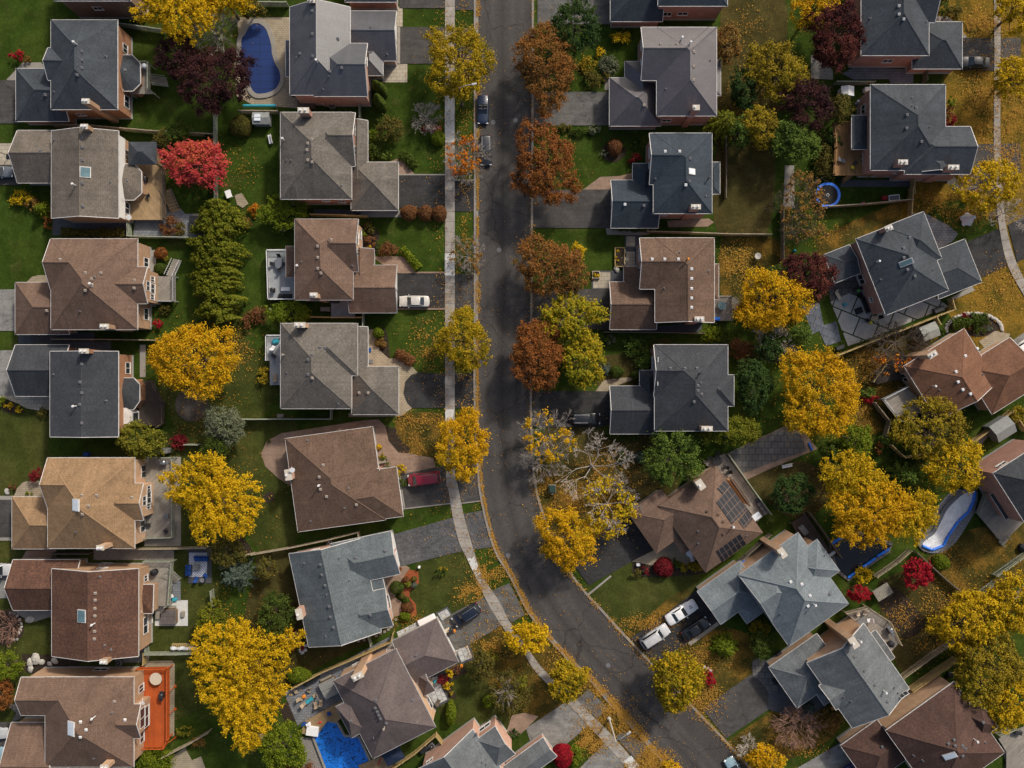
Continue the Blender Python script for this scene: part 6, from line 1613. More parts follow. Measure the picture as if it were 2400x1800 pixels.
shed(tree(2104, 1338, 90, 70, 8, 'amber', 'upper of the large yellow trees in the lower right yard', ls=.19, crad=.55, fill=.95, limbs=40, group=GY, amp=.22), 1.3, 40)
shed(tree(2130, 1440, 80, 74, 9, 'mixed', 'middle yellow olive tree in the lower right yard', ls=.19, crad=.55, limbs=40, group=GY, amp=.22), 1.3, 40)
shed(tree(2185, 1300, 56, 70, 8, 'amber', 'yellow tree against the right edge, lower yard', ls=.19, crad=.55, fill=.9, limbs=30, group=GY), 1.3, 40)
shed(tree(2176, 1516, 62, 66, 8, 'amber', 'lowest yellow tree above the pale corner deck', ls=.19, crad=.55, limbs=40, group=GY, amp=.22), 1.3, 40)
shrub(2202, 897, 24, 24, 2.4, 'mixed', 'olive amber bush at the right edge near the grey shed')
shrub(2150, 1565, 24, 16, 1.6, 'olive', 'olive and red bush under the lowest yellow tree'); shrub(2006, 1520, 12, 10, 1.2, 'wine', 'dark red shrub under the yellow trees by the fence'); shrub(1985, 1440, 8, 8, .9, 'bright', 'tiny green shrub by the privacy screen')

# ---- fallen leaves, far too many to count
def scatter():
    P, T = [], []
    for x, y, a, c, n, lo, hi in litter:
        th = rng.uniform(0, 6.283, n); r = np.abs(rng.normal(0, .55, n))
        P.append(np.stack([x + a * r * np.cos(th), y + c * r * np.sin(th)], 1)); T.append(rng.uniform(lo, hi, n))
    def line(A, spread, n, lo=.2, hi=1.0):
        A = np.array([[p.x, p.y] for p in resample(A, 300)])
        i = rng.integers(0, 299, n); f = rng.uniform(0, 1, (n, 1))
        wv = .45 + .9 * np.clip(np.interp(i, np.arange(300), np.convolve(rng.normal(size=324), np.ones(25) / 8, 'valid')[:300]) + .4, 0, 2)
        P.append(A[i] * (1 - f) + A[i + 1] * f + rng.normal(size=(n, 2)) * spread * wv[:, None]); T.append(rng.uniform(lo, hi, n))
    sh = lambda L, dx: [p + Vector((dx, 0, 0)) for p in L]
    line(sh(smooth_line(KL), .45), .26, 11000)
    line(sh(smooth_line(KL)[60:], .25), .42, 4200); line(sh(smooth_line(KL)[112:], .2), .8, 5200)
    line(smooth_line(KR), .3, 1800); line(smooth_line(KR)[60:], .5, 2600)
    line([a.lerp(b, .5) for a, b in zip(resample(smooth_line(KL), 60), resample(smooth_line(SR), 60))], 1.1, 4600)
    line(resample(smooth_line(SL), 60), 2.2, 3200)
    line([a.lerp(b, .5) for a, b in zip(resample(smooth_line(KL), 60), resample(smooth_line(KR), 60))], 2.6, 1500)
    def blob(t, x, y, rx, ry, n, lo=.2, hi=1.0):
        p = W(t, x, y); k = (W(t, x + 100, y) - p).x / 100
        n = int(n * 1.6); q = rng.normal(size=(n, 2)) * np.array([[rx, ry]]) * k * .6
        P.append(q + np.array([[p.x, p.y]])); T.append(rng.uniform(lo, hi, n))
    for a in (('23', 950, 1200, 260, 200, 2600), ('23', 660, 1420, 130, 110, 1500), ('23', 1200, 1600, 200, 120, 1800), ('23', 1650, 1050, 170, 160, 1300), ('23', 1650, 680, 190, 150, 900), ('23', 1200, 390, 220, 60, 900), ('13', 1980, 600, 160, 160, 900),
              ('13', 1850, 150, 120, 90, 700), ('12', 1420, 300, 180, 50, 500), ('12', 1400, 480, 150, 150, 400), ('12', 2000, 1620, 120, 120, 900), ('11', 1500, 1330, 170, 200, 700), ('22', 500, 1000, 260, 130, 1700), ('22', 300, 850, 120, 120, 500), ('22', 900, 600, 200, 150, 300),
              ('21', 1950, 620, 150, 170, 900, .4, .9), ('02', 1800, 300, 250, 250, 500), ('01', 2000, 1350, 170, 160, 700), ('03', 1950, 350, 80, 200, 260), ('31', 480, 350, 150, 120, 300), ('31', 950, 1450, 200, 90, 1500, 0, .6), ('32', 1500, 1500, 200, 150, 300), ('33', 1150, 350, 130, 120, 380), ('33', 1450, 250, 200, 250, 700),
              ('33', 1400, 600, 160, 90, 300), ('30', 1850, 850, 180, 420, 2400), ('30', 1800, 200, 160, 120, 900), ('30', 2120, 900, 110, 420, 1500), ('30', 2050, 1350, 160, 170, 800), ('31', 1700, 150, 260, 120, 1600), ('31', 2000, 850, 170, 200, 1200), ('31', 1400, 60, 130, 80, 500), ('32', 850, 250, 60, 250, 500), ('20', 1950, 900, 120, 300, 350), ('20', 2000, 250, 150, 200, 400),
              ('32', 1450, 1350, 60, 60, 120, 0, .4), ('00', 2100, 1450, 130, 200, 130), ('22', 1000, 800, 200, 150, 350), ('33', 250, 1500, 200, 60, 400), ('13', 1350, 380, 200, 60, 250), ('11', 1700, 1500, 120, 60, 250)):
        blob(*a)
    P, T = np.concatenate(P), np.concatenate(T)
    mid = np.array([[a.x + b.x, a.y + b.y] for a, b in zip(resample(smooth_line(KL), 120), resample(smooth_line(KR), 120))]) / 2
    dm = np.concatenate([np.sqrt(((P[k:k + 4000, None, :] - mid[None]) ** 2).sum(2)).min(1) for k in range(0, len(P), 4000)])
    keep = (dm > 3.45) | (rng.uniform(0, 1, len(P)) < .22) | ((P[:, 1] < -55) & (rng.uniform(0, 1, len(P)) < .5) & (dm > 2.2))
    nz = sum(np.sin(P[:, 0] * a + P[:, 1] * b + c) for a, b, c in ((.9, .4, 0), (-.5, 1.1, 2), (1.7, -1.3, 4), (.3, 2.3, 1), (2.9, 1.1, 3), (-2.2, 3.1, 5)))
    keep &= rng.uniform(-2.2, 2.2, len(P)) < nz + 1.3
    P, T = P[keep], T[keep]; n = len(P)
    Pz = np.concatenate([P, np.full((n, 1), .20) + rng.uniform(0, .05, (n, 1))], 1)
    Nn = rng.normal(size=(n, 3)) * .25; Nn[:, 2] = 1
    o = leaf_mesh('fallen_leaves', Pz, Nn, rng.uniform(.05, .12, n) + .12 * rng.uniform(0, 1, n) ** 4, T, 'leaf_fallen')
    tag(o, kind='stuff'); o['label'] = 'orange and yellow leaves fallen on road edges and lawns'
scatter()
# ---------------------------------------------------------------- fences
def fence(t, pts, label, h=1.7, mat='wood_fence', gap=.03, sw=.14, group='board fences between the lots', post=2.4, z0=0.0):
    A = [W(t, x, y) for x, y in pts]
    c = A[0]
    root = empty('fence', (c.x, c.y, z0), 0, label, 'fence', group)
    pb, rb = MB(), MB()
    for a, q in zip(A, A[1:]):
        a, q = a - c, q - c
        L = (q - a).length; th = math.atan2(q.y - a.y, q.x - a.x); d = (q - a).normalized(); nn = Vector((-d.y, d.x, 0))
        n = max(1, int(L / (sw + gap)))
        for i in range(n):
            p = a + d * ((i + .5) * L / n)
            hh = h * (1 + .015 * math.sin(i * 7.3))
            pb.box(p.x - sw / 2, p.y - .012, .06, p.x + sw / 2, p.y + .012, hh, 0, th)
        m = (a + q) / 2
        rb.box(m.x - L / 2, m.y - .07, h - .02 + .03, m.x + L / 2, m.y + .07, h + .05, 0, th)
        s = nn * .05
        for zz in (.35, h * .75): rb.box(m.x + s.x - L / 2, m.y + s.y - .03, zz, m.x + s.x + L / 2, m.y + s.y + .03, zz + .09, 0, th)
        k = max(1, round(L / post))
        for i in range(k + 1):
            if i == 0 and a.length > .01: continue
            p = a + d * (L * i / k)
            b = MB(); b.box(-.06, -.06, -.1, .06, .06, h + .12); b.box(-.08, -.08, h + .12, .08, .08, h + .17)
            o = b.build('post', mat, root, loc=(p.x, p.y, 0), rotz=th)
    pb.build('panel', mat, root); rb.build('rail', mat, root)
    return root
FN = fence
FN('00', [(486, 1100), (840, 1112), (1345, 1156), (1880, 1184)], 'board fence between the top left slate house and the taupe house', mat='wood_fence')
FN('00', [(1880, 1000), (1884, 1400), (1886, 1780)], 'straight back fence beside the red maple, running down the picture', mat='wood_green')
FN('00', [(1020, 232), (1440, 292)], 'dark board fence below the yellow feathery tree, top left', mat='wood_green')
FN('01', [(500, 1276), (950, 1279), (1395, 1285)], 'fence between the brown roofed and the charcoal house', mat='wood_fence')
FN('01', [(1138, 270), (1142, 395), (1420, 402), (1700, 408)], 'grey green fence below the stone patio of the taupe house', mat='wood_green')
FN('02', [(1060, 1412), (1500, 1408), (1810, 1402)], 'fence below the weathered deck of the tan roofed house')
FN('02', [(485, 1520), (488, 1452), (810, 1450)], 'short fence between tan roofed and russet house', mat='wood_fence_dark')
FN('03', [(1290, 550), (1292, 652), (1560, 650), (1812, 640)], 'slatted grey green fence with the covered firewood', mat='wood_green', gap=.1)
FN('03', [(1440, 1530), (1640, 1430), (1830, 1318)], 'leaning weathered fence below the orange deck yard', mat='wood_fence')
FN('03', [(1275, 740), (1278, 640)], 'short tan fence between the two lowest left houses', mat='wood_fence_yellow')
FN('03', [(1850, 110), (1860, 240)], 'short picket fence below the blue green spruce', mat='wood_green', gap=.1)
FN('02', [(1628, 518), (1740, 520)], 'short fence between the dark red shrub and green bush', mat='wood_green')
FN('02', [(2030, 300), (2212, 302), (2415, 300), (2700, 300), (2875, 300), (2877, 222)], 'long fence above the bungalow back lawn', mat='wood_green')
FN('10', [(0, 56), (285, 60)], 'fence above the kidney pool patio', mat='wood_green')
FN('10', [(-120, 985), (0, 985), (212, 988)], 'fence left of the grey brown house below the pool', mat='wood_fence')
FN('10', [(905, 875), (910, 1040)], 'short side gate fence beside the columnar cedars', mat='wood_green', gap=.05)
FN('11', [(490, 210), (740, 216), (970, 226)], 'fence above the pearl sedan house', mat='wood_fence_yellow')
FN('11', [(484, 1086), (700, 1090), (936, 1090)], 'fence below the side deck of the pearl sedan house', mat='wood_fence_yellow')
FN('11', [(938, 1045), (938, 1160)], 'short cross fence beside the shaded lawn strip', mat='wood_green')
FN('12', [(-8, 1458), (300, 1404), (620, 1336), (896, 1268), (905, 1330)], 'long slatted fence between the two bungalows', mat='wood_fence', gap=.08)
FN('02', [(2080, 1480), (2200, 1452)], 'picket fence piece above the blue green spruce', mat='wood_fence', gap=.06)
FN('13', [(330, 945), (600, 800), (860, 690), (1180, 545), (1195, 475)], 'slatted tan fence above the wide stone patio', mat='wood_fence_yellow', gap=.06)
FN('13', [(1170, 1645), (1380, 1500), (1560, 1345), (1625, 1430)], 'fence between mauve house and salmon house', mat='wood_fence_yellow')
FN('13', [(35, 1335), (170, 1460)], 'short fence below the largest yellow locust', mat='wood_fence')
FN('21', [(1160, 345), (1162, 356), (1500, 364), (1850, 378), (2212, 380)], 'long fence above the brown roofed planter house', mat='wood_fence')
FN('21', [(790, 1216), (1200, 1218), (1640, 1226)], 'fence above the charcoal roofed house', mat='wood_fence_dark')
FN('22', [(1848, 602), (2030, 860), (2212, 1112)], 'board fence between solar house deck and slab court', mat='wood_green')
FN('31', [(490, 142), (800, 122), (1206, 82)], 'fence below the blue trampoline', mat='wood_fence')
FN('31', [(1212, -20), (1200, 200)], 'fence right of the white play bench', mat='wood_fence_yellow')
FN('31', [(532, 1432), (860, 1300), (1200, 1170), (1570, 1022), (1545, 925)], 'long pale fence below the square paved patio', mat='wood_fence_yellow')
FN('31', [(1412, 1085), (1446, 1150)], 'short fence beside the small grey shed', mat='wood_fence_yellow')
FN('30', [(560, 736), (885, 738)], 'fence beside the white shed', mat='wood_green')
FN('30', [(1332, 600), (1332, 722)], 'short fence by the paved side yard, far right', mat='wood_fence_dark')
FN('30', [(1224, 1560), (1224, 1690)], 'short pale fence beside the slate roofed house driveway', mat='wood_fence_yellow')
FN('31', [(108, 150), (108, 590)], 'fence line below the tan thinning tree', mat='wood_fence_dark')
FN('32', [(890, 160), (1018, 322), (985, 445)], 'fence around the red roofed house yard', mat='wood_fence')
FN('32', [(1030, 522), (1145, 628), (1420, 590)], 'pale fence beneath the sparse olive yellow tree', mat='wood_fence_yellow')
FN('32', [(1610, 590), (1860, 400), (2062, 232), (2190, 408), (2260, 408)], 'fence around the grey barn shed', mat='wood_fence_yellow')
FN('32', [(905, 1650), (1090, 1520), (1195, 1425)], 'slatted fence right of the dark covered pool', mat='wood_fence', gap=.08)
FN('32', [(1255, 1442), (1370, 1550), (1495, 1665), (1620, 1770)], 'thin dark fence left of the vivid green ball shrub', mat='wood_fence_dark', h=1.3)
FN('32', [(1930, 1640), (2212, 1440)], 'ladder like slatted fence at the right edge', mat='wood_green', gap=.14)
FN('33', [(1770, 155), (1925, 40)], 'ladder like slatted fence above the yellow trees', mat='wood_green', gap=.14)
FN('33', [(1132, 852), (1400, 655), (1700, 462)], 'slatted fence between grey blue house and yellow trees', mat='wood_fence', gap=.12)
FN('33', [(1200, 958), (1400, 818), (1585, 692)], 'tall yellowish privacy screen beside the grey blue house', mat='wood_fence_yellow', h=2.2, group='privacy screens')
FN('33', [(1440, 850), (1560, 930)], 'dark fence at the corner of the maroon house', mat='wood_fence_dark')
FN('33', [(1955, 1350), (2100, 1285)], 'slatted fence piece beside the pale corner deck', mat='wood_green', gap=.1)
FN('33', [(2040, 220), (2230, 60)], 'thin fence behind the yellow trees at the right edge', mat='wood_fence', h=1.3)
FN('32', [(330, 1098), (455, 1270), (600, 1482)], 'dark fence between the covered pool and silver roof', mat='wood_fence_dark')
FN('20', [(1836, 1200), (1838, 1500), (1836, 1720)], 'low rail fence behind the teal roofed house', mat='wood_fence_dark', h=1.1)
FN('13', [(975, 480), (1005, 580)], 'short grey gate fence below the blue grey bungalow', mat='wood_green', h=1.5)
FN('23', [(1800, -10), (2212, -370)], 'dark fence between solar house and silver roof', mat='wood_fence_dark')

# ---------------------------------------------------------------- decks, steps and pools
def deck(t, pts, z, mat, label, rail=(), railmat='wood_grey', steps=None, group='rear decks', skirt=None, rh=1.0):
    P = [W(t, x, y, z) for x, y in pts]
    c = sum(P, Vector()) / len(P); c.z = 0
    root = empty('deck', c, 0, label, 'deck', group)
    Q = [p - c for p in P]
    b = MB(); b.prism([(p.x, p.y) for p in Q], z - .18, z); b.build('platform', mat, root)
    s = MB()
    for i, q in enumerate(Q):
        pb = MB(); d = (Vector((0, 0, 0)) - Vector((q.x, q.y, 0))).normalized() * .12
        pb.box(q.x + d.x - .07, q.y + d.y - .07, -.1, q.x + d.x + .07, q.y + d.y + .07, z - .19)
        pb.build('post', railmat, root)
    for seg in rail:
        rb = MB()
        for i in range(len(seg) - 1):
            a, q = Q[seg[i]], Q[seg[i + 1]]
            th = math.atan2(q.y - a.y, q.x - a.x); L = (q - a).length; m = (a + q) / 2; d = (q - a).normalized()
            rb.box(m.x - L / 2, m.y - .06, z + rh - .05, m.x + L / 2, m.y + .06, z + rh, 0, th)
            rb.box(m.x - L / 2, m.y - .03, z + .08, m.x + L / 2, m.y + .03, z + .14, 0, th)
            for k in range(int(L / .22)):
                p = a + d * ((k + .5) * .22); rb.box(p.x - .025, p.y - .025, z + .14, p.x + .025, p.y + .025, z + rh - .05, 0, th)
            for p in (a, q): rb.box(p.x - .07, p.y - .07, z, p.x + .07, p.y + .07, z + rh + .08, 0, th)
        rb.build('railing', railmat, root)
    if steps:
        (x0, y0), (x1, y1), w = steps
        a, q = W(t, x0, y0, z) - c, W(t, x1, y1, 0) - c
        a.z = q.z = 0
        th = math.atan2(q.y - a.y, q.x - a.x); L = (q - a).length; n = max(2, int(z / .19)); d = (q - a).normalized()
        sb = MB()
        for k in range(n):
            p = a + d * ((k + .5) * L / n); zz = z * (1 - (k + 1) / (n + 1))
            sb.box(p.x - L / n / 2 - .02, p.y - w / 2, zz - .05, p.x + L / n / 2, p.y + w / 2, zz, 0, th)
        sb.build('steps', mat, root)
        nn = Vector((-d.y, d.x, 0)) * (w / 2)
        rb = MB()
        for s_ in (-1, 1):
            u, v = a + nn * s_, q + nn * s_
            rb.tube((u.x, u.y, z + .9), (v.x, v.y, .9), .045, n=5); rb.tube((u.x, u.y, z - .1), (v.x, v.y, 0), .06, n=5)
            for k in range(1, 8):
                p = u.lerp(v, k / 8); zz = z * (1 - k / 8); rb.tube((p.x, p.y, zz), (p.x, p.y, zz + .9), .025, n=4, cap=False)
        rb.build('stair_rail', railmat, root)
    return root
deck('00', [(1120, 550), (1295, 550), (1297, 780), (1330, 810), (1120, 812)], 2.2, 'deck_weathered', 'raised deck with stairs behind the top left slate house', rail=[(0, 1, 2)], railmat='wood_green', steps=((1300, 690), (1450, 712), 1.4))
deck('00', [(1040, 1232), (1348, 1232), (1430, 1420), (1430, 1900), (1040, 1900)], 1.4, 'deck_wood', 'golden cedar deck with black rails under the gazebo', rail=[(1, 2, 3)], railmat='black_metal', steps=((1435, 1640), (1520, 1830), 1.6))
deck('01', [(1300, 728), (1515, 728), (1515, 948), (1300, 944)], 1.3, 'deck_weathered', 'grey railed deck with stairs behind the brown roofed house', rail=[(1, 2, 3)], railmat='galvanised', steps=((1470, 725), (1535, 585), 1.2))
deck('02', [(1100, -30), (1320, -30), (1418, 160), (1418, 340), (1372, 372), (1180, 345), (1100, 300)], .8, 'deck_brown', 'dark brown angled deck behind the charcoal house', rail=[(1, 2, 3, 4)], railmat='bark')
deck('02', [(1200, 640), (1505, 632), (1505, 1318), (1180, 1330)], 1.3, 'deck_weathered', 'weathered silver deck across the back of the tan roofed house', rail=[(0, 1, 2, 3)], railmat='wood_green')
deck('02', [(1260, 1525), (1500, 1525), (1470, 1900), (1440, 1920), (1260, 1920)], 1.3, 'deck_weathered', 'narrow grey deck with slatted rail behind the russet house', rail=[(0, 1, 2, 3)], railmat='wood_green', steps=((1430, 1600), (1540, 1700), 1.2))
deck('03', [(1200, 790), (1463, 786), (1463, 1400), (1425, 1474), (1200, 1474)], 1.5, 'deck_orange', 'bright orange stained deck with slanted braces', rail=[(0, 1, 2, 3, 4)], railmat='orange_stain')
deck('11', [(105, 508), (340, 505), (340, 930), (118, 930)], 1.0, 'deck_grey', 'pale grey composite deck with the oval dining table', rail=[(1, 0, 3, 2)], railmat='metal_white')
deck('11', [(648, 932), (855, 932), (855, 1090), (648, 1090)], .6, 'deck_grey', 'small grey side deck of the pearl sedan house', group='rear decks')
deck('11', [(100, 1240), (225, 1240), (225, 1668), (120, 1668), (118, 1456), (100, 1454)], 1.2, 'deck_grey', 'narrow grey teal deck of the rounded driveway house', rail=[(1, 0, 5)], railmat='metal_white')
deck('13', [(380, 1360), (420, 1258), (735, 1078), (790, 1170), (700, 1262), (620, 1250), (522, 1385)], .7, 'deck_wood', 'golden wood deck beside the bright blue pool')
deck('13', [(880, 1640), (1080, 1560), (1250, 1690), (960, 1720)], .6, 'deck_wood', 'lower wood deck with the navy canopy')
deck('21', [(1740, 905), (1892, 905), (1892, 1112), (1740, 1112)], .8, 'deck_weathered', 'small brown grey deck behind the planter house', rail=[(0, 1, 2)], railmat='wood_grey', steps=((1895, 940), (1950, 990), 1.4))
deck('22', [(1650, 672), (1840, 602), (2205, 1105), (2120, 1190), (1900, 900)], .7, 'deck_weathered', 'long weathered deck behind the solar panel house')
deck('30', [(557, 1066), (905, 1066), (905, 1516), (560, 1516), (575, 1290)], 1.7, 'deck_cedar', 'orange cedar deck beside the slate roofed house', rail=[(1, 0, 4, 3)], railmat='deck_cedar', steps=((700, 1510), (680, 1562), 1.9))
deck('31', [(1000, 1490), (1180, 1400), (1240, 1600), (950, 1659), (890, 1640)], .7, 'deck_brown', 'red brown deck at the corner of the rust red roofed house', rail=[(0, 4)], railmat='wood_fence_yellow')
deck('32', [(980, 130), (1185, 25), (1370, 180), (1240, 330), (1130, 320)], 2.2, 'deck_weathered', 'mossy railed deck below the rust red roofed house', rail=[(1, 0, 4, 3)], railmat='galvanised')
deck('32', [(1800, 1110), (1865, 940), (1950, 970), (2150, 1150), (2205, 1200), (2062, 1342), (1992, 1342)], .9, 'deck_weathered', 'grey green deck with stepped edge at the right edge', rail=[(0, 1)], railmat='wood_green', steps=((2020, 1335), (2050, 1370), 1.4))
deck('32', [(200, 1200), (325, 1118), (560, 1470), (480, 1430), (360, 1440), (250, 1290)], .8, 'deck_brown', 'shaded dark deck behind the silver roofed house')
deck('33', [(660, 312), (850, 262), (1040, 388), (1132, 582), (1060, 660), (900, 490), (800, 430)], 1.6, 'deck_weathered', 'angled weathered deck behind the grey blue gable house', rail=[(0, 1, 2, 3)], railmat='wood_fence')
deck('33', [(1990, 1405), (2240, 1290), (2240, 1660), (2060, 1660), (2060, 1520)], .5, 'deck_weathered', 'pale washed deck in the bottom right corner')

def pool(t, pts, cover, label, z=.22, cop=.45, copmat='concrete', tubes=(), rnd=True, tubemat='plastic_blue', cat='swimming pool'):
    P = sub(t, pts)
    if rnd: P = smooth_line(P + [P[0]], 5)[:-1]
    c = sum(P, Vector()) / len(P); c.z = 0
    root = empty('swimming_pool', c, 0, label, cat)
    Q = [p - c for p in P]; n = len(Q)
    ar = sum(Q[i].x * Q[(i + 1) % n].y - Q[(i + 1) % n].x * Q[i].y for i in range(n))
    if ar < 0: Q = Q[::-1]
    O = []
    for i in range(n):
        d = (Q[(i + 1) % n] - Q[i - 1]); nn = Vector((d.y, -d.x, 0)).normalized(); O.append(Q[i] + nn * cop)
    b = MB(); vs = []
    for q, o in zip(Q, O): vs += [(q.x, q.y, z - .3), (q.x, q.y, z), (o.x, o.y, z), (o.x, o.y, -.1)]
    fs = []
    for i in range(n):
        j = (i + 1) % n
        for k in (0, 1, 2): fs.append((4 * i + k, 4 * i + k + 1, 4 * j + k + 1, 4 * j + k))
    b.add(vs, fs); b.build('coping', copmat, root)
    b = MB(); b.add([(q.x, q.y, z - .05) for q in Q], [list(range(n))]); b.build('cover', cover, root)
    for a, q in tubes:
        u, v = W(t, *a, z) - c, W(t, *q, z) - c
        b = MB(); d = (v - u).normalized()
        b.tube(u + Vector((0, 0, .13)), v + Vector((0, 0, .13)), .2, n=8); b.build('edge_tube', tubemat, root)
    return root
pool('10', [(-20, 208), (30, 208), (85, 250), (118, 330), (136, 400), (142, 470), (172, 560), (205, 620), (212, 690), (185, 755), (130, 795), (60, 812), (0, 808), (-40, 760), (-62, 690), (-100, 610), (-122, 540), (-124, 420), (-120, 340), (-90, 300), (-60, 240)], 'cover_mesh',
     'kidney shaped pool under a dark blue mesh cover', cop=.7, copmat='concrete')
pool('13', [(620, 1250), (700, 1264), (765, 1380), (888, 1388), (985, 1600), (930, 1730), (640, 1730), (510, 1385), (538, 1305)], 'cover_bright', 'angular pool under a bright blue leaf stained cover', z=.45, cop=.35, copmat='wood_grey', rnd=False)
pool('32', [(1770, 930), (1765, 1010), (1722, 1100), (1640, 1180), (1560, 1300), (1515, 1385), (1420, 1425), (1330, 1392), (1355, 1345), (1430, 1290), (1490, 1180), (1550, 1070), (1680, 950)], 'tarp_silver', 'curved pool under a shiny silver white cover', z=.3, cop=.6, copmat='paver_grey',
     tubes=[((1785, 925), (1772, 1010)), ((1770, 1015), (1730, 1100)), ((1726, 1106), (1645, 1180)), ((1640, 1186), (1560, 1300)), ((1556, 1306), (1515, 1390)), ((1508, 1396), (1420, 1432)), ((1412, 1432), (1330, 1396))])
pool('32', [(540, 1380), (760, 1290), (1060, 1392), (1030, 1432), (810, 1585), (690, 1675), (600, 1600)], 'water_dark', 'pool under a black cover below the orange trees', z=.25, cop=.5, copmat='paver_dark', rnd=False,
     tubes=[((535, 1385), (630, 1328)), ((1042, 1425), (940, 1488)), ((926, 1502), (818, 1578)), ((752, 1626), (690, 1672)), ((900, 1168), (945, 1220))])

# ---------------------------------------------------------------- vehicles
def loft(b, st, m=0):
    """body shell through stations (x, half width, bottom, top)"""
    rings = []
    for x, w, z0, z1 in st:
        rings.append([(x, -w * .86, z0), (x, -w, z0 + .18), (x, -w, z0 + (z1 - z0) * .62), (x, -w * .93, z1 - .05), (x, -w * .8, z1), (x, 0, z1 + .025),
                      (x, w * .8, z1), (x, w * .93, z1 - .05), (x, w, z0 + (z1 - z0) * .62), (x, w, z0 + .18), (x, w * .86, z0)])
    k = len(rings[0]); vs = [p for r in rings for p in r]; fs = []
    for i in range(len(rings) - 1):
        for j in range(k - 1): fs.append((i * k + j, (i + 1) * k + j, (i + 1) * k + j + 1, i * k + j + 1))
        fs.append((i * k + k - 1, (i + 1) * k + k - 1, (i + 1) * k, i * k))
    fs.append(tuple(range(k))); fs.append(tuple(range((len(rings) - 1) * k + k - 1, (len(rings) - 1) * k - 1, -1)))
    b.add(vs, fs, m)
SPEC = {  # length, width, belt z, roof z, windscreen base, windscreen top, rear top, rear base (fractions from the front)
 'sedan': (4.7, 1.78, .92, 1.42, .27, .42, .70, .84), 'suv': (4.75, 1.88, 1.05, 1.72, .26, .37, .90, .97), 'van': (5.1, 1.95, 1.05, 1.76, .17, .30, .93, .98),
 'coupe': (5.1, 1.88, .90, 1.30, .37, .49, .69, .79), 'convertible': (4.55, 1.8, .88, 1.25, .34, .45, .62, .66)}
def car(kind, t, x, y, head, paint, label, scale=1.0, z=.10, rails=False, vents=False):
    L, Wd, zb, zr, a0, a1, b1, b0 = SPEC[kind]
    p = W(t, x, y, .8)
    root = empty('parked_car', (p.x, p.y, z), R(head), label, 'van' if kind == 'van' else 'car', 'parked vehicles')
    pm_ = 'paint_' + paint; w = Wd / 2
    X = lambda f: L / 2 - f * L
    b = MB()
    loft(b, [(X(0), w * .50, .42, .56), (X(.012), w * .72, .30, .64), (X(.05), w * .89, .24, .74), (X(.13), w * .98, .22, zb - .12), (X(a0), w, .22, zb - .02), (X((a0 + b0) / 2), w, .22, zb), (X(b0), w, .22, zb),
             (X(.955), w * .96, .24, zb - .04 if kind in ('suv', 'van') else zb - .05), (X(.988), w * .80, .30, zb - .12), (X(1), w * .60, .42, zb - .22)])
    if kind == 'convertible':
        body = b.build('body', pm_, root, smooth=True)
        cb = MB(); cb.box(X(.66), -w * .78, zb + .03, X(.40), w * .78, zb + .04); cb.build('cockpit', 'rubber', root)
        for yy in (-.38, .38):
            for f_ in (.50, .60):
                s = MB(); s.rbox(X(f_), yy, zb - .1, .16, .48, .36, 0, .05); s.build('seat', 'fabric_grey', root)
        g = MB(); g.quad([(X(a0), -w * .78, zb + .02), (X(a0), w * .78, zb + .02), (X(a1), w * .66, zr), (X(a1), -w * .66, zr)]); g.build('windscreen', 'pane', root)
        rb = MB(); rb.tube((X(a1), -w * .68, zr), (X(a1), w * .68, zr), .04, n=6); rb.build('windscreen_frame', pm_, root)
    else:
        lo = [(X(a0), w * .84), (X(b0), w * .84)]; up = [(X(a1), w * .70), (X(b1), w * .70)]
        wl, wu = w * .90, w * .72
        v = [(X(a0), -wl * .93, zb), (X(a0), wl * .93, zb), (X(b0), wl * .93, zb), (X(b0), -wl * .93, zb), (X(a1), -wu, zr - .04), (X(a1), wu, zr - .04), (X(b1), wu, zr - .04), (X(b1), -wu, zr - .04),
             (X(a1) - .1, -wu * .86, zr), (X(a1) - .1, wu * .86, zr), (X(b1) + .1, wu * .86, zr), (X(b1) + .1, -wu * .86, zr)]
        b.add(v, [(0, 1, 5, 4), (1, 2, 6, 5), (2, 3, 7, 6), (3, 0, 4, 7), (4, 5, 9, 8), (5, 6, 10, 9), (6, 7, 11, 10), (7, 4, 8, 11), (8, 9, 10, 11)])
        b.build('body', pm_, root, smooth=True)
        def pan(nm, c4_, ins=.06, off=.012):
            c4_ = [Vector(q) for q in c4_]; ce = sum(c4_, Vector()) / 4
            n_ = (c4_[1] - c4_[0]).cross(c4_[3] - c4_[0]).normalized()
            if n_.dot(ce - Vector((ce.x * .6, 0, zb * .4))) < 0: n_ = -n_
            g = MB(); g.quad([ce + (q - ce) * (1 - ins * 2) + n_ * off for q in c4_]); g.build(nm, 'pane', root)
        pan('windscreen', [v[0], v[1], v[5], v[4]]); pan('rear_window', [v[2], v[3], v[7], v[6]])
        pan('side_window', [v[1], v[2], v[6], v[5]], .07); pan('side_window', [v[3], v[0], v[4], v[7]], .07)
        if rails:
            for s in (-1, 1):
                rb = MB(); rb.tube((X(a1 + .06), s * wu * .9, zr + .05), (X(b1 - .03), s * wu * .9, zr + .05), .03, n=6); rb.build('roof_rail', 'chrome', root)
        if kind == 'sedan': pass
    if vents:
        for s in (-1, 1):
            vb = MB(); vb.add([(X(.13), s * .14 - .09, zb - .065), (X(.20), s * .14 + .12, zb - .045), (X(.24), s * .14 - .02, zb - .035)], [(0, 1, 2)]); vb.build('bonnet_vent', 'rubber', root)
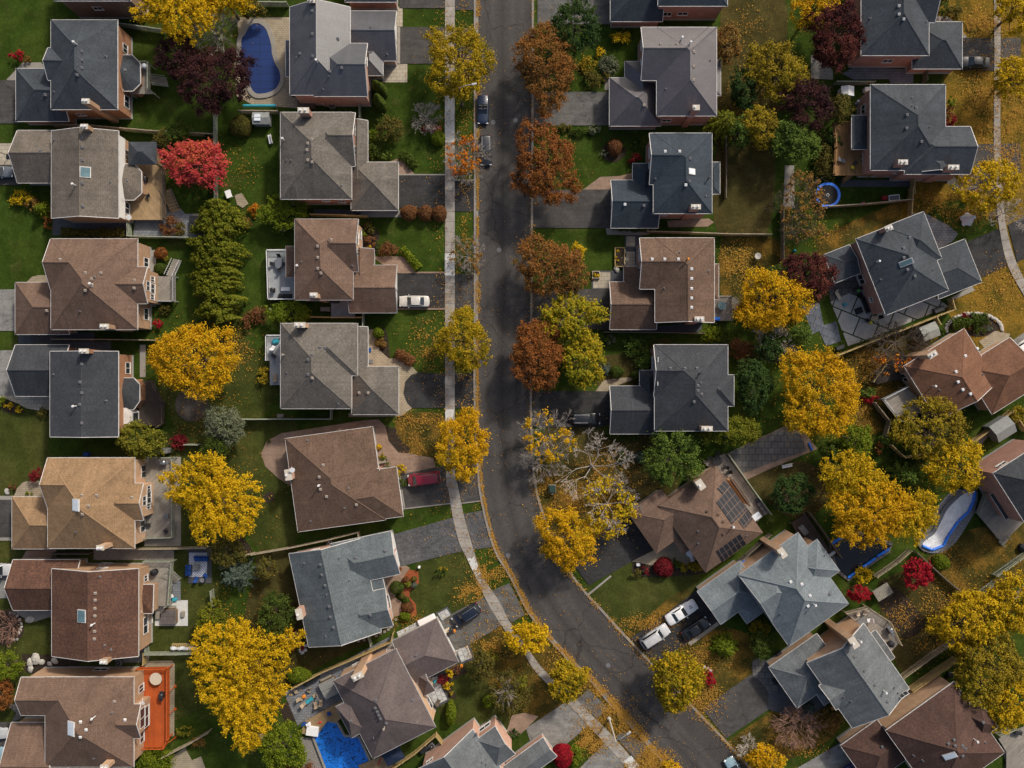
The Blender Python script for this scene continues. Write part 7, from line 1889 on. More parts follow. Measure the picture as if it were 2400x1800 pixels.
    for s in (-1, 1):
        hb = MB(); hb.rbox(X(.035), s * w * .70, .55, .22, .36, .15, 0, .04); hb.build('headlight', 'head_light', root)
        tb = MB(); tb.rbox(X(.982), s * w * .70, zb - .34, .12, .30, .2, 0, .03); tb.build('taillight', 'red_light', root)
        mb = MB(); mb.rbox(X(a0 + .06), s * (w + .09), zb - .04, .12, .2, .14, 0, .03); mb.build('wing_mirror', pm_, root)
        for f_ in (.17, .80):
            wb = MB(); wb.tube((0, -.11, 0), (0, .11, 0), .33, n=18); wo = wb.build('wheel', 'rubber', root, loc=(X(f_), s * (w - .09), .33))
            rb = MB(); rb.tube((0, s * .10, 0), (0, s * .125, 0), .21, n=14); rb.build('rim', 'chrome', wo)
    pb = MB(); pb.box(X(1) - .02, -.26, .48, X(1) + .02, .26, .6); pb.build('number_plate', 'plastic_white', root)
    root.scale = (scale,) * 3
    return root
car('convertible', 'F', 1043, 236, -90, 'navy', 'dark navy open topped car parked on the road', z=.02)
car('suv', 'F', 1050, 324, -90, 'charcoal', 'charcoal suv parked under the orange street tree', z=.02, rails=True)
car('sedan', '11', 1367, 945, 180, 'pearl', 'pearl beige sedan on the black driveway')
car('van', '12', 1450, 820, 187, 'burgundy', 'burgundy red minivan nosed towards the bungalow')
car('suv', '13', 1818, 336, 213, 'midnight', 'midnight blue suv with pale roof rails on the grey driveway', rails=True)
car('suv', '22', 632, 300, 0, 'black', 'black suv facing the charcoal garage on dark driveway', rails=True)
car('coupe', '23', 1465, 315, 32, 'white', 'white classic coupe with two black bonnet vents', vents=True, scale=1.05)
car('suv', '23', 1235, 520, 33, 'silver', 'silver wagon with roof bars behind the white coupe', rails=True, scale=1.04)
car('sedan', '23', 1588, 455, 33, 'black', 'black sedan beside the white classic coupe')
car('sedan', '23', 1935, 1690, 122, 'skyblue', 'pale blue car cut by the bottom edge on the road', z=.02)
car('sedan', '00', -20, 1485, 0, 'steel', 'steel grey car cut by the left edge before the taupe garage')
car('suv', '02', -25, 1605, 0, 'silver', 'silver suv cut by the left edge before the russet garage')
car('sedan', '03', -60, 1360, 0, 'silver', 'silver car at the left edge, upper of the lowest driveway')
car('suv', '03', -60, 1535, 5, 'skyblue', 'pale blue suv at the left edge, lowest driveway', rails=True)
car('suv', '31', 2245, 1318, 33, 'white', 'white car cut by the right edge above the rust red roof')
car('sedan', '30', 1785, 537, 178, 'black', 'black car at the slate garage, top right driveway')
car('sedan', '33', 690, 1700, 32, 'royal', 'blue car cut by the bottom edge below the maroon garage')

# ---------------------------------------------------------------- yard things
def thing(name, t, x, y, z, rot, label, cat, group=None):
    p = W(t, x, y, z)
    return empty(name, (p.x, p.y, z), R(rot), label, cat, group)
def solo(b, name, mats, t, x, y, z, rot, label, cat, group=None, smooth=False):
    p = W(t, x, y, z)
    o = b.build(name, mats, None, smooth, (p.x, p.y, z), R(rot))
    return tag(o, label, cat, group)
def patio_chair(t, x, y, rot, mat, label, z=.1, group=None, low=0.0, long=.55, name='patio_chair'):
    r = thing(name, t, x, y, z, rot, label, 'chair', group)
    b = MB(); b.rbox(0, 0, .38 - low, long, .55, .08, 0, .03); b.build('seat', mat, r)
    b = MB(); b.add([(-long / 2 - .02, -.28, .42 - low), (-long / 2 - .02, .28, .42 - low), (-long / 2 - .28, .28, .98 - low), (-long / 2 - .28, -.28, .98 - low), (-long / 2 + .04, -.28, .42 - low), (-long / 2 + .04, .28, .42 - low), (-long / 2 - .22, .28, .98 - low), (-long / 2 - .22, -.28, .98 - low)],
                    [(0, 1, 2, 3), (4, 7, 6, 5), (0, 4, 5, 1), (1, 5, 6, 2), (2, 6, 7, 3), (3, 7, 4, 0)]); b.build('backrest', mat, r)
    for sx in (-1, 1):
        for sy in (-1, 1):
            b = MB(); b.tube((sx * long * .45, sy * .25, 0), (sx * long * .42, sy * .24, .38 - low), .025, n=5); b.build('leg', 'black_metal', r)
    return r
def patio_table(t, x, y, rot, sx, sy, mat, label, z=.1, round_=False, h=.72):
    r = thing('patio_table', t, x, y, z, rot, label, 'table')
    b = MB()
    if round_: b.lathe([(.0, h - .05), (sx / 2, h - .05), (sx / 2, h)], 20, ey=sy / sx)
    else: b.rbox(0, 0, h - .06, sx, sy, .06, 0, .02)
    b.build('table_top', mat, r)
    for a, c in ((-1, -1), (1, -1), (1, 1), (-1, 1)):
        b = MB(); b.tube((a * sx * .34, c * sy * .34, 0), (a * sx * .32, c * sy * .32, h - .06), .035, n=6); b.build('leg', 'black_metal', r)
    return r
def barbecue(t, x, y, rot, label, z=.1, mat='black_cover', w=1.3, d=.65, lid='black_metal'):
    r = thing('barbecue', t, x, y, z, rot, label, 'barbecue', 'barbecues')
    b = MB(); b.rbox(0, 0, .05, w * .55, d * .85, .75, 0, .05); b.build('cabinet', mat, r)
    b = MB(); b.rbox(0, 0, .8, w * .58, d, .34, 0, .12); b.build('lid', lid, r)
    for s in (-1, 1):
        b = MB(); b.rbox(s * w * .41, 0, .78, w * .22, d * .8, .06, 0, .02); b.build('side_shelf', lid, r)
    return r
def sofa(t, x, y, rot, L, mat, label, z=.1, D=.85):
    r = thing('outdoor_sofa', t, x, y, z, rot, label, 'sofa')
    b = MB(); b.rbox(0, 0, .05, L, D, .28, 0, .05); b.build('frame', 'black_metal', r)
    for k in range(max(1, int(L / .75))):
        n = max(1, int(L / .75)); b = MB(); b.rbox(-L / 2 + (k + .5) * L / n, -.08, .33, L / n - .06, D - .28, .16, 0, .05); b.build('cushion', mat, r)
    b = MB(); b.rbox(0, D / 2 - .1, .33, L, .2, .42, 0, .06); b.build('backrest', mat, r)
    return r
def hot_tub(t, x, y, rot, s, lid, label, z=.1):
    r = thing('hot_tub', t, x, y, z, rot, label, 'hot tub')
    b = MB(); b.rbox(0, 0, 0, s, s, .85, 0, .14); b.build('shell', 'tub_shell', r)
    for k in (-1, 1):
        b = MB(); b.rbox(0, k * s * .255, .852, s * 1.04, s * .50, .12, 0, .06); b.build('lid', lid, r)
    b = MB(); b.box(-.9, s / 2 + .1, 0, .9, s / 2 + .45, .35); b.build('step', 'wood_grey', r)
    return r
def shed_(name, t, x, y, rot, sx, sy, h, wallm, roofm, label, rise=.5, cat='shed', z=0.0):
    r = thing(name, t, x, y, h, rot, label, cat); r.location.z = z
    b = MB(); b.box(-sx / 2 + .1, -sy / 2 + .1, 0, sx / 2 - .1, sy / 2 - .1, h - .02); b.build('wall', wallm, r)
    b = MB(); v = [(-sx / 2, -sy / 2, h), (sx / 2, -sy / 2, h), (sx / 2, 0, h + rise), (-sx / 2, 0, h + rise), (-sx / 2, sy / 2, h), (sx / 2, sy / 2, h)]
    b.add(v + [(p[0], p[1], p[2] - .09) for p in v], [(0, 1, 2, 3), (3, 2, 5, 4), (6, 9, 8, 7), (9, 10, 11, 8), (0, 6, 7, 1), (4, 5, 11, 10), (0, 3, 9, 6), (3, 4, 10, 9), (1, 7, 8, 2), (2, 8, 11, 5)]); b.build('roof', roofm, r)
    b = MB(); b.box(sx / 2 - .12, -.45, .05, sx / 2 - .07, .45, 1.75); b.build('door', 'trim_grey', r)
    return r
def ac_unit(t, x, y, rot, label, z=.05):
    r = thing('air_conditioner', t, x, y, z, rot, label, 'air conditioner', 'air conditioners beside the houses')
    b = MB(); b.rbox(0, 0, 0, .85, .85, .8, 0, .05); b.build('case', 'grey_metal', r)
    b = MB(); b.lathe([(.36, .80), (.36, .83), (.30, .835)], 18); b.build('fan_guard', 'black_metal', r)
    b = MB(); b.lathe([(.09, .836), (.09, .86)], 10); b.build('hub', 'galvanised', r)
    return r
def boulder(t, x, y, s, label, group=None, mat='rock', fl=.6):
    b = MB(); n = 9; P = []
    for k, (f, z) in enumerate(((.75, 0), (1, .3), (.85, .62), (.4, .9))):
        P.append([(s * f * (1 + random.uniform(-.18, .18)) * math.cos(6.283 * i / n), s * f * .75 * (1 + random.uniform(-.18, .18)) * math.sin(6.283 * i / n), s * z * fl * (1 + random.uniform(-.1, .1))) for i in range(n)])
    vs = [p for r_ in P for p in r_]; fs = [tuple(range(3 * n, 4 * n))]
    for k in range(3):
        for i in range(n): fs.append((k * n + i, k * n + (i + 1) % n, (k + 1) * n + (i + 1) % n, (k + 1) * n + i))
    b.add(vs, fs)
    return solo(b, 'boulder', mat, t, x, y, .08, random.uniform(0, 180), label, 'rock', group)

# gazebo of the taupe house
r = thing('gazebo', '00', 1232, 1325, 3.6, 0, 'square dark roofed gazebo on the golden cedar deck', 'gazebo'); r.location.z = 1.4
b = MB(); a_, c_ = 2.15, 1.75
for pts, uv in (([(-a_, -c_, 2.2), (a_, -c_, 2.2), (.35, 0, 3.25), (-.35, 0, 3.25)], [(-a_, 0), (a_, 0), (.35, 2), (-.35, 2)]), ([(a_, c_, 2.2), (-a_, c_, 2.2), (-.35, 0, 3.25), (.35, 0, 3.25)], [(a_, 0), (-a_, 0), (-.35, 2), (.35, 2)]),
                ([(a_, -c_, 2.2), (a_, c_, 2.2), (.35, 0, 3.25)], [(-c_, 0), (c_, 0), (0, 2)]), ([(-a_, c_, 2.2), (-a_, -c_, 2.2), (-.35, 0, 3.25)], [(c_, 0), (-c_, 0), (0, 2)])): b.quad(pts, 0, uv)
b.build('roof', 'roof_slate', r)
for sx in (-1, 1):
    for sy in (-1, 1):
        b = MB(); b.box(sx * 1.9 - .07, sy * 1.5 - .07, 0, sx * 1.9 + .07, sy * 1.5 + .07, 2.35); b.build('post', 'black_metal', r)
barbecue('00', 1265, 1555, 90, 'black covered barbecue beside the bay on the golden deck', z=1.4)
patio_chair('01', 1285, 40, 200, 'black_metal', 'black wire chair on the golden cedar deck', z=1.4)
hot_tub('01', 1722, 280, 0, 2.3, 'black_cover', 'black lidded hot tub on the grey stone patio', z=.05)
barbecue('00', 1268, 588, 0, 'pale covered grill on the raised deck, top left', z=2.2, mat='plastic_white', w=1.0, lid='tarp_white')
# basketball hoop
r = thing('basketball_hoop', '00', 82, 1352, .1, 0, 'portable basketball hoop on the paver driveway', 'basketball hoop')
b = MB(); b.rbox(0, 0, 0, .9, .7, .2, 0, .06); b.build('base', 'black_metal', r)
b = MB(); b.tube((0, 0, .1), (0, 0, 2.6), .05, n=8); b.tube((0, 0, 2.5), (-.5, 0, 3.05), .04, n=6); b.build('pole', 'black_metal', r)
b = MB(); b.box(-.56, -.75, 2.75, -.52, .75, 3.75); b.build('backboard', 'skylight_white', r)
b = MB()
for i in range(14):
    q = 6.283 * i / 14; q2 = 6.283 * (i + 1) / 14; b.tube((-.83 + .23 * math.cos(q), .23 * math.sin(q), 3.05), (-.83 + .23 * math.cos(q2), .23 * math.sin(q2), 3.05), .015, n=4, cap=False)
b.build('rim', 'pumpkin', r)
# pearl sedan house deck
patio_table('11', 205, 620, 80, 1.7, 1.1, 'grey_metal', 'oval glass dining table on the pale grey deck', z=1.0, round_=True)
for i, (dx, dy, a) in enumerate(((205, 572, 90), (245, 625, 0), (165, 625, 180), (210, 665, 270))):
    patio_chair('11', dx, dy, a + 180, 'black_metal', 'metal chair %s the oval dining table' % ('above', 'right of', 'left of', 'below')[i], z=1.0, group='chairs round the oval table')
barbecue('11', 155, 850, 0, 'small black grill at the rail of the pale grey deck', z=1.0, w=.9)
patio_table('11', 262, 840, 0, 1.4, .6, 'plastic_white', 'low white bench table on the pale grey deck', z=1.0, h=.45)
sofa('11', 257, 900, 180, 2.1, 'black_cover', 'long black bench sofa on the pale grey deck', z=1.0, D=.7)
barbecue('11', 690, 948, 0, 'black covered barbecue on the small grey side deck', z=.6, w=1.6)
b = MB(); b.rbox(0, 0, 0, 1.5, .7, .5, 0, .06); solo(b, 'storage_box', 'wood_grey', '11', 603, 1014, .05, 0, 'pale garden box beside the small grey side deck', 'box')
b = MB(); b.rbox(0, 0, 0, .9, .25, .42, 0, .03); b.rbox(0, .14, .42, .9, .06, .4, 0, .02); solo(b, 'bench', 'wood_fence_dark', '11', 240, 335, .05, 0, 'dark small bench under the bright green cedar bush', 'bench')
# narrow teal deck
b = MB(); b.rbox(0, 0, 0, 1.1, .8, .5, 0, .2); solo(b, 'covered_furniture', 'plastic_teal', '11', 172, 1292, 1.2, 25, 'teal tarp over furniture on the narrow deck', 'cover')
patio_chair('11', 155, 1345, 60, 'plastic_white', 'pale chair below the teal tarp', z=1.2); patio_chair('11', 155, 1415, 140, 'black_metal', 'dark wicker armchair on the narrow teal deck', z=1.2, long=.7)
patio_chair('11', 172, 1600, 95, 'fabric_tan', 'tan lounge chair at the lower end of the narrow deck', z=1.2, long=.9)
# red chairs by the blue grey bungalow
for i, (x_, y_, a_, l_) in enumerate(((365, 470, 0, 'upper'), (340, 600, 60, 'left'), (400, 595, 120, 'right'))):
    patio_chair('13', x_, y_, a_, 'fabric_red', f'{l_} of the dark red garden chairs left of the blue grey bungalow', group='dark red garden chairs', long=.7)
# stone patio with pool
hot_tub('13', 645, 955, 27, 2.6, 'tub_lid_grey', 'grey lidded hot tub on the wide stone patio')
b = MB(); b.rbox(0, 0, 0, 2.7, .75, 1.0, 0, .2); solo(b, 'covered_furniture', 'black_cover', '13', 485, 888, .1, 28, 'long black covered furniture against the patio fence', 'cover')
CH = 'tan folding chairs round the patio fire table'
for x_, y_, a_, l_ in ((350, 992, 300, 'tan folding chair nearest the patio corner'), (463, 982, 250, 'tan folding chair closest to the black covered furniture'), (392, 1055, 10, 'tan folding chair behind the orange cushion'), (512, 1028, 200, 'tan folding chair between the fire table and hot tub'),
                       (424, 1096, 40, 'tan folding chair below the fire table on its left'), (518, 1098, 110, 'tan folding chair below the fire table on its right'), (566, 1078, 90, 'tan folding lounger nearest the wood deck')):
    patio_chair('13', x_, y_, a_, 'fabric_tan', l_, group=CH, long=.6)
patio_table('13', 467, 1066, 40, 1.3, .55, 'plastic_teal', 'turquoise topped fire table on the stone patio', h=.5)
b = MB(); b.rbox(0, 0, 0, .6, .5, .25, 0, .08); solo(b, 'cushion', 'pumpkin', '13', 415, 1040, .5, 20, 'orange cushion beside the turquoise table', 'cushion')
patio_chair('13', 635, 1182, 200, 'fabric_blue', 'blue chair on the golden pool deck near the house', z=.7); patio_chair('13', 438, 1270, 350, 'fabric_blue', 'blue chair by the white deck box', z=.7)
b = MB(); b.rbox(0, 0, 0, .7, .5, .5, 0, .06); solo(b, 'storage_box', 'plastic_white', '13', 455, 1276, .7, 20, 'small white box beside the blue chair', 'box')
b = MB(); b.rbox(0, 0, 0, 1.9, 1.5, .35, 0, .05); solo(b, 'foam_board', 'plastic_white', '13', 490, 1336, .7, -8, 'large white panel at the pool edge', 'lid')
b = MB(); b.tube((0, 0, .05), (.5, 0, .05), .05, n=6); b.rbox(.6, .05, 0, .35, .3, .2, 0, .05); solo(b, 'pool_tool', ['plastic_red'], '13', 525, 1274, .7, 15, 'red pool tool on the golden wood deck', 'tool')
r = thing('canopy', '13', 1186, 1552, 2.4, 27, 'folded navy canopy beside the mauve house', 'canopy'); r.location.z = .6
b = MB(); b.add([(-1.5, -1.1, 1.9), (1.5, -1.1, 1.9), (1.5, 1.1, 1.9), (-1.5, 1.1, 1.9), (0, 0, 2.35)], [(0, 1, 4), (1, 2, 4), (2, 3, 4), (3, 0, 4)]); b.build('canvas', 'canvas_navy', r)
for sx in (-1, 1):
    for sy in (-1, 1):
        b = MB(); b.tube((sx * 1.4, sy * 1.0, 0), (sx * 1.4, sy * 1.0, 1.92), .03, n=6); b.build('pole', 'black_metal', r)
b = MB(); b.tube((0, 0, .1), (1.6, 0, .1), .09, .03, n=7); solo(b, 'kayak_paddle', 'plastic_red', '13', 1058, 1630, .6, 70, 'red paddle on the lower wood deck', 'paddle')
ac_unit('13', 1522, 1455, 40, 'air conditioner by the salmon house side wall'); ac_unit('12', 640, 1358, 10, 'air conditioner above the blue grey bungalow'); ac_unit('03', 1042, 738, 5, 'air conditioner between the two lowest left houses'); ac_unit('10', 664, 925, 0, 'air conditioner below the metal look roof')
b = MB(); b.rbox(0, 0, 0, 1.5, .7, .7, 0, .1); solo(b, 'covered_furniture', 'black_cover', '13', 1455, 1492, .08, 40, 'black covered object beside the salmon wall', 'cover')
b = MB(); b.box(-.5, -.04, 0, .5, .04, 1.1); b.box(-.5, -.04, 1.1, .5, .5, 1.14); solo(b, 'plywood_sheet', 'plastic_white', '10', 610, 908, .05, 10, 'white panel leaning below the metal look roof', 'sheet')
b = MB(); b.rbox(0, 0, 0, 2.6, 1.5, .9, 0, .1); solo(b, 'garden_box', 'bark', '10', 442, 905, .05, 0, 'reddish low lean to box below the metal look roof', 'box')
r = thing('pool_roller', '10', 40, 920, .4, 0, 'blue pool cover roller at the foot of the pool patio', 'pool roller')
b = MB(); b.tube((-2.6, 0, .35), (2.5, 0, .35), .22, n=12); b.build('roll', 'plastic_teal', r)
for s in (-1, 1):
    b = MB(); b.tube((s * 2.55, -.3, 0), (s * 2.55, 0, .35), .04, n=5); b.tube((s * 2.55, .3, 0), (s * 2.55, 0, .35), .04, n=5); b.build('stand', 'galvanised', r)
# playhouse
r = shed_('playhouse', '10', 42, 1020, 0, 2.6, 1.9, 1.6, 'shed_grey', 'shed_grey', 'grey playhouse with a white barred skylight', rise=.35, cat='playhouse')
b = MB(); b.box(-.95, -.5, 1.86, .0, .55, 1.93); b.build('skylight', 'skylight_white', r)
# benches and garden ornaments
def bench(t, x, y, rot, label, L=1.6):
    r = thing('bench', t, x, y, .05, rot, label, 'bench')
    b = MB()
    for k in (-.16, 0, .16): b.box(-L / 2, k - .07, .42, L / 2, k + .07, .46)
    b.build('seat', 'plastic_white', r)
    b = MB(); b.box(-L / 2, .25, .5, L / 2, .29, .85); b.build('backrest', 'plastic_white', r)
    for s in (-1, 1):
        b = MB(); b.box(s * L * .4 - .04, -.22, 0, s * L * .4 + .04, .27, .415); b.build('leg', 'plastic_white', r)
    return r
bench('10', 128, 1210, -78, 'small white bench on the lawn below the playhouse', 1.4); bench('32', 158, 706, 12, 'white bench below the square slab court')
def birdbath(t, x, y, label, s=1.0):
    r = thing('birdbath', t, x, y, .05, 0, label, 'birdbath')
    b = MB(); b.lathe([(.22 * s, 0), (.12 * s, .1), (.1 * s, .6), (.2 * s, .7)], 12); b.build('pedestal', 'rock', r)
    b = MB(); b.lathe([(.2 * s, .7), (.48 * s, .82), (.5 * s, .86), (.42 * s, .85), (.1 * s, .78)], 18); b.build('basin', 'rock', r)
birdbath('21', 2112, 560, 'stone birdbath on a round pad in the leafy lawn')
patio_table('22', 1525, 1456, 0, 1.05, 1.05, 'plastic_white', 'round white table by the solar house door', round_=True); patio_chair('22', 1545, 1492, 100, 'plastic_white', 'white chair beside the round white table')
patio_table('21', 1806, 986, 0, 1.3, 1.3, 'skylight_glass', 'round glass table on the small brown grey deck', z=.8, round_=True); b = MB(); b.rbox(0, 0, 0, .9, .5, .5, 0, .08); solo(b, 'toy_box', 'plastic_blue', '21', 1768, 1098, .8, 0, 'blue box at the rail of the small brown grey deck', 'box')
patio_table('22', 1765, 662, 20, 1.5, 1.5, 'black_cover', 'round black table on the long weathered deck', z=.7, round_=True)
for x_, y_, a_, l_ in ((1712, 640, 0, 'left of'), (1835, 715, 160, 'right of'), (1770, 610, 270, 'above')): patio_chair('22', x_, y_, a_, 'black_cover', f'black chair {l_} the round black table', z=.7, group='black chairs on the long weathered deck')
patio_chair('22', 1862, 764, 200, 'black_cover', 'black stool chair lower down the long weathered deck', z=.7); sofa('22', 2160, 1070, -55, 2.3, 'fabric_grey', 'dark sofa at the lower end of the long weathered deck', z=.7)
patio_table('22', 2108, 1140, 35, 1.3, 1.0, 'skylight_white', 'pale square table at the lower end of the long weathered deck', z=.7, h=.45)
b = MB(); b.lathe([(.22, 0), (.33, .5), (.28, .5)], 12); solo(b, 'plant_pot', 'black_metal', '22', 2112, 1000, .7, 0, 'black plant pot on the long weathered deck', 'pot')
# square patio far right
sofa('31', 842, 975, -69 + 180, 2.6, 'black_cover', 'long black sofa along the pink wall of the square patio'); b = MB(); b.rbox(0, 0, 0, 1.1, .9, .42, 0, .06); solo(b, 'ottoman', 'black_cover', '31', 780, 1026, .1, 22, 'square black ottoman before the black sofa', 'ottoman')
barbecue('31', 755, 850, 22, 'black covered grill on the square patio', w=1.7); patio_chair('31', 600, 900, -60, 'fabric_cream', 'reclining lounger on the dark slabs', long=1.3)
b = MB(); b.rbox(0, 0, 0, .55, .5, .45, 0, .06); solo(b, 'stool', 'plastic_teal', '31', 661, 972, .1, 15, 'bright turquoise stool on the square patio', 'stool'); patio_chair('31', 795, 893, 100, 'black_cover', 'small black chair between grill and sofa')
b = MB(); b.lathe([(.02, 0), (.22, .1), (.26, .3), (.05, .5)], 9); solo(b, 'potted_plant', 'plastic_green', '31', 778, 853, 1.15, 0, 'green plant on the black covered grill', 'plant')
patio_table('31', 905, 1095, 20, 1.3, .8, 'fabric_tan', 'oval tan table among dark chairs on the square patio', round_=True)
for x_, y_, a_, l_ in ((848, 1110, 20, 'left of'), (945, 1088, 200, 'right of'), (915, 1062, 290, 'above')): patio_chair('31', x_, y_, a_, 'black_cover', f'dark chair {l_} the oval tan table', group='dark chairs round the oval tan table')
b = MB(); b.lathe([(.05, 0), (.25, .12), (.28, .3), (.12, .48)], 10); solo(b, 'beach_ball', 'plastic_yellow', '31', 882, 1130, .1, 0, 'yellow ball below the oval tan table', 'ball'); b = MB(); b.rbox(0, 0, 0, .3, .3, .3, 0, .1); solo(b, 'toy', 'plastic_green', '31', 908, 1118, .1, 0, 'green toy beside the yellow ball', 'toy')
b = MB(); b.rbox(0, 0, 0, 1.4, .65, .6, 0, .08); solo(b, 'storage_box', 'black_metal', '31', 615, 1345, .1, 22, 'dark deck box at the lowest corner of the square patio', 'box'); b = MB(); b.rbox(0, 0, 0, 1.7, .8, .6, 0, .08); solo(b, 'storage_box', 'black_metal', '31', 1466, 1018, .1, 20, 'dark storage box in the side yard corner by the fence', 'box')
shed_('garden_shed', '31', 1398, 1205, 22, 2.7, 2.3, 1.7, 'shed_grey', 'shed_roof', 'small grey shed with ribbed roof above the red house', rise=.35)
shed_('barn_shed', '32', 2030, 388, 32, 3.3, 2.9, 2.0, 'shed_grey', 'shed_grey', 'grey barn roofed shed inside the fence corner', rise=.7)
shed_('garden_shed', '30', 688, 786, 90, 1.5, 2.0, 1.7, 'siding_white', 'tarp_white', 'white roofed shed by the dark plum maple', rise=.4); b = MB(); b.rbox(0, 0, 0, 1.1, .7, 1.0, 0, .08); solo(b, 'storage_box', 'siding_white', '30', 845, 788, .05, 0, 'white cabinet against the slate roofed house', 'box')
b = MB(); b.rbox(0, 0, 0, .35, .35, 1.2, 0, .05); solo(b, 'garden_lamp', 'plastic_white', '30', 760, 895, .05, 0, 'white post lamp left of the slate roofed house', 'lamp')
# trampoline
r = thing('trampoline', '31', 518, 25, .8, 0, 'round trampoline with bright blue edge pad', 'trampoline'); r.location.z = 0; r.scale = (1.14, 1.14, 1)
b = MB(); b.lathe([(1.38, .80), (1.72, .82), (1.74, .76), (1.36, .76)], 28); b.f.pop(); b.m.pop(); b.build('edge_pad', 'plastic_blue', r)
b = MB(); b.lathe([(1.37, .77), (.1, .74)], 28); b.build('mat', 'rubber', r)
b = MB(); b.lathe([(.16, .75), (.20, .765), (.16, .775)], 12); b.f.pop(); b.m.pop(); b.build('ring_mark', 'plastic_white', r)
for k in range(6):
    q = 6.283 * k / 6; b = MB(); b.tube((1.6 * math.cos(q), 1.6 * math.sin(q), 0), (1.6 * math.cos(q), 1.6 * math.sin(q), .78), .03, n=6); b.build('leg', 'galvanised', r)
# toys and play table by the trampoline
r = thing('play_bench', '31', 1080, 55, .05, 5, 'white and teal framed play table by the fence', 'play table'); b = MB(); b.rbox(0, 0, .42, 1.5, .7, .06, 0, .02); b.build('table_top', 'fabric_grey', r)
b = MB(); b.box(-.85, -.45, .35, .85, -.36, .45); b.box(-.85, .36, .35, .85, .45, .45); b.box(-.85, -.36, .35, -.76, .36, .45); b.box(.76, -.36, .35, .85, .36, .45); b.build('frame', 'plastic_white', r)
for sx in (-1, 1):
    for sy in (-1, 1): b = MB(); b.box(sx * .8 - .04, sy * .4 - .04, 0, sx * .8 + .04, sy * .4 + .04, .35); b.build('leg', 'plastic_white', r)
b = MB(); b.rbox(0, 0, 0, .9, .7, .6, 0, .15); solo(b, 'toy_car', 'fabric_red', '31', 998, 55, .05, 10, 'dull red toy left of the white play table', 'toy'); b = MB(); b.rbox(0, 0, 0, .5, .35, .3, 0, .1); solo(b, 'toy', 'plastic_pink', '31', 822, 98, .05, 10, 'pink toy at the fence under the trampoline', 'toy')
b = MB(); b.lathe([(.05, 0), (.2, .1), (.25, .5), (.1, .8)], 8); solo(b, 'sack', 'plastic_teal', '31', 222, 512, .05, 0, 'blue bag in the shade beside the deep red maple', 'bag')
# hanging sheet ghost in the yellow birch
r = thing('ghost_decoration', '31', 1785, 215, 2.6, 0, 'white cloth ghost decoration hung by the yellow birch', 'decoration'); r.location.z = 0
b = MB(); n = 18; P_ = []
for f, z in ((.02, 2.7), (.22, 2.62), (.3, 2.4), (.26, 2.2), (.5, 1.6), (.85, .8), (1.0, .4)): P_.append([((f * (1 + .16 * math.sin(5 * q) * (2.7 - z) / 2)) * math.cos(q), (f * (1 + .16 * math.sin(5 * q) * (2.7 - z) / 2)) * math.sin(q), z) for q in np.linspace(0, 6.283, n, endpoint=False)])
vs = [p for q in P_ for p in q]; fs = [(k * n + i, k * n + (i + 1) % n, (k + 1) * n + (i + 1) % n, (k + 1) * n + i) for k in range(len(P_) - 1) for i in range(n)]
b.add(vs, fs); b.build('cloth', 'tarp_white', r, smooth=True)
b = MB(); b.tube((0, 0, 0), (0, 0, 2.6), .03, n=6); b.build('pole', 'galvanised', r)
# slate house deck furniture
patio_chair('30', 632, 1392, -20, 'fabric_grey', 'grey lounger on the orange cedar deck', z=1.7, long=1.1); b = MB(); b.lathe([(.15, 0), (.28, .2), (.28, .35), (.1, .5)], 10); solo(b, 'ball', 'plastic_yellow', '30', 726, 1450, 1.7, 0, 'yellow ball on the orange cedar deck', 'ball'); b = MB(); b.lathe([(.2, 0), (.34, .5), (.3, .5)], 10); solo(b, 'plant_pot', 'black_metal', '30', 745, 1413, 1.7, 0, 'black pot on the orange cedar deck', 'pot')
# left column furniture
barbecue('02', 1425, 676, 0, 'stainless grill on the weathered silver deck', z=1.3, lid='grey_metal', w=1.4); patio_table('02', 1448, 1136, 0, .7, .7, 'grey_metal', 'square side table at the rail of the silver deck', z=1.3)
patio_chair('02', 1295, 1215, 0, 'black_metal', 'black metal chair on the silver deck near the wall', z=1.3); patio_chair('02', 1440, 1265, 130, 'black_metal', 'black metal chair in the corner of the silver deck', z=1.3)
b = MB(); b.rbox(0, 0, 0, .8, .6, .9, 0, .08); solo(b, 'waste_bin', 'fabric_blue', '02', 762, 604, .05, 0, 'blue grey bin above the tan roof', 'bin'); b = MB(); b.rbox(0, 0, 0, 1.4, .8, 1.9, 0, .08); solo(b, 'garden_cabinet', 'fabric_grey', '02', 1448, 572, .05, 0, 'grey upright cabinet by the green willowy tree', 'cabinet')
# blue patio set
m_, nt_, b_ = newmat('rug'); v_ = objco(nt_)
w_ = nt_.nodes.new('ShaderNodeTexChecker'); w_.inputs['Scale'].default_value = 5.0; w_.inputs[1].default_value = (.55, .56, .58, 1); w_.inputs[2].default_value = (.12, .16, .26, 1); nt_.links.new(v_, w_.inputs[0]); nt_.links.new(w_.outputs[0], b_.inputs['Base Color'])
b = MB(); b.box(-1.4, -1.9, 0, 1.4, 1.9, .02); solo(b, 'patio_rug', 'rug', '02', 1712, 1562, .12, 0, 'blue and white patterned rug on the charcoal patio', 'rug')
patio_table('02', 1705, 1576, 0, 1.0, 1.0, 'fabric_grey', 'dark square table in the middle of the patterned rug', z=.14, h=.45)
sofa('02', 1745, 1505, 0, 2.2, 'fabric_blue', 'blue sofa above the patterned rug', z=.14); sofa('02', 1638, 1605, 90, 1.7, 'fabric_blue', 'blue loveseat left of the patterned rug', z=.12); patio_chair('02', 1780, 1645, 140, 'fabric_blue', 'blue chair at the lower right of the patterned rug', z=.12)
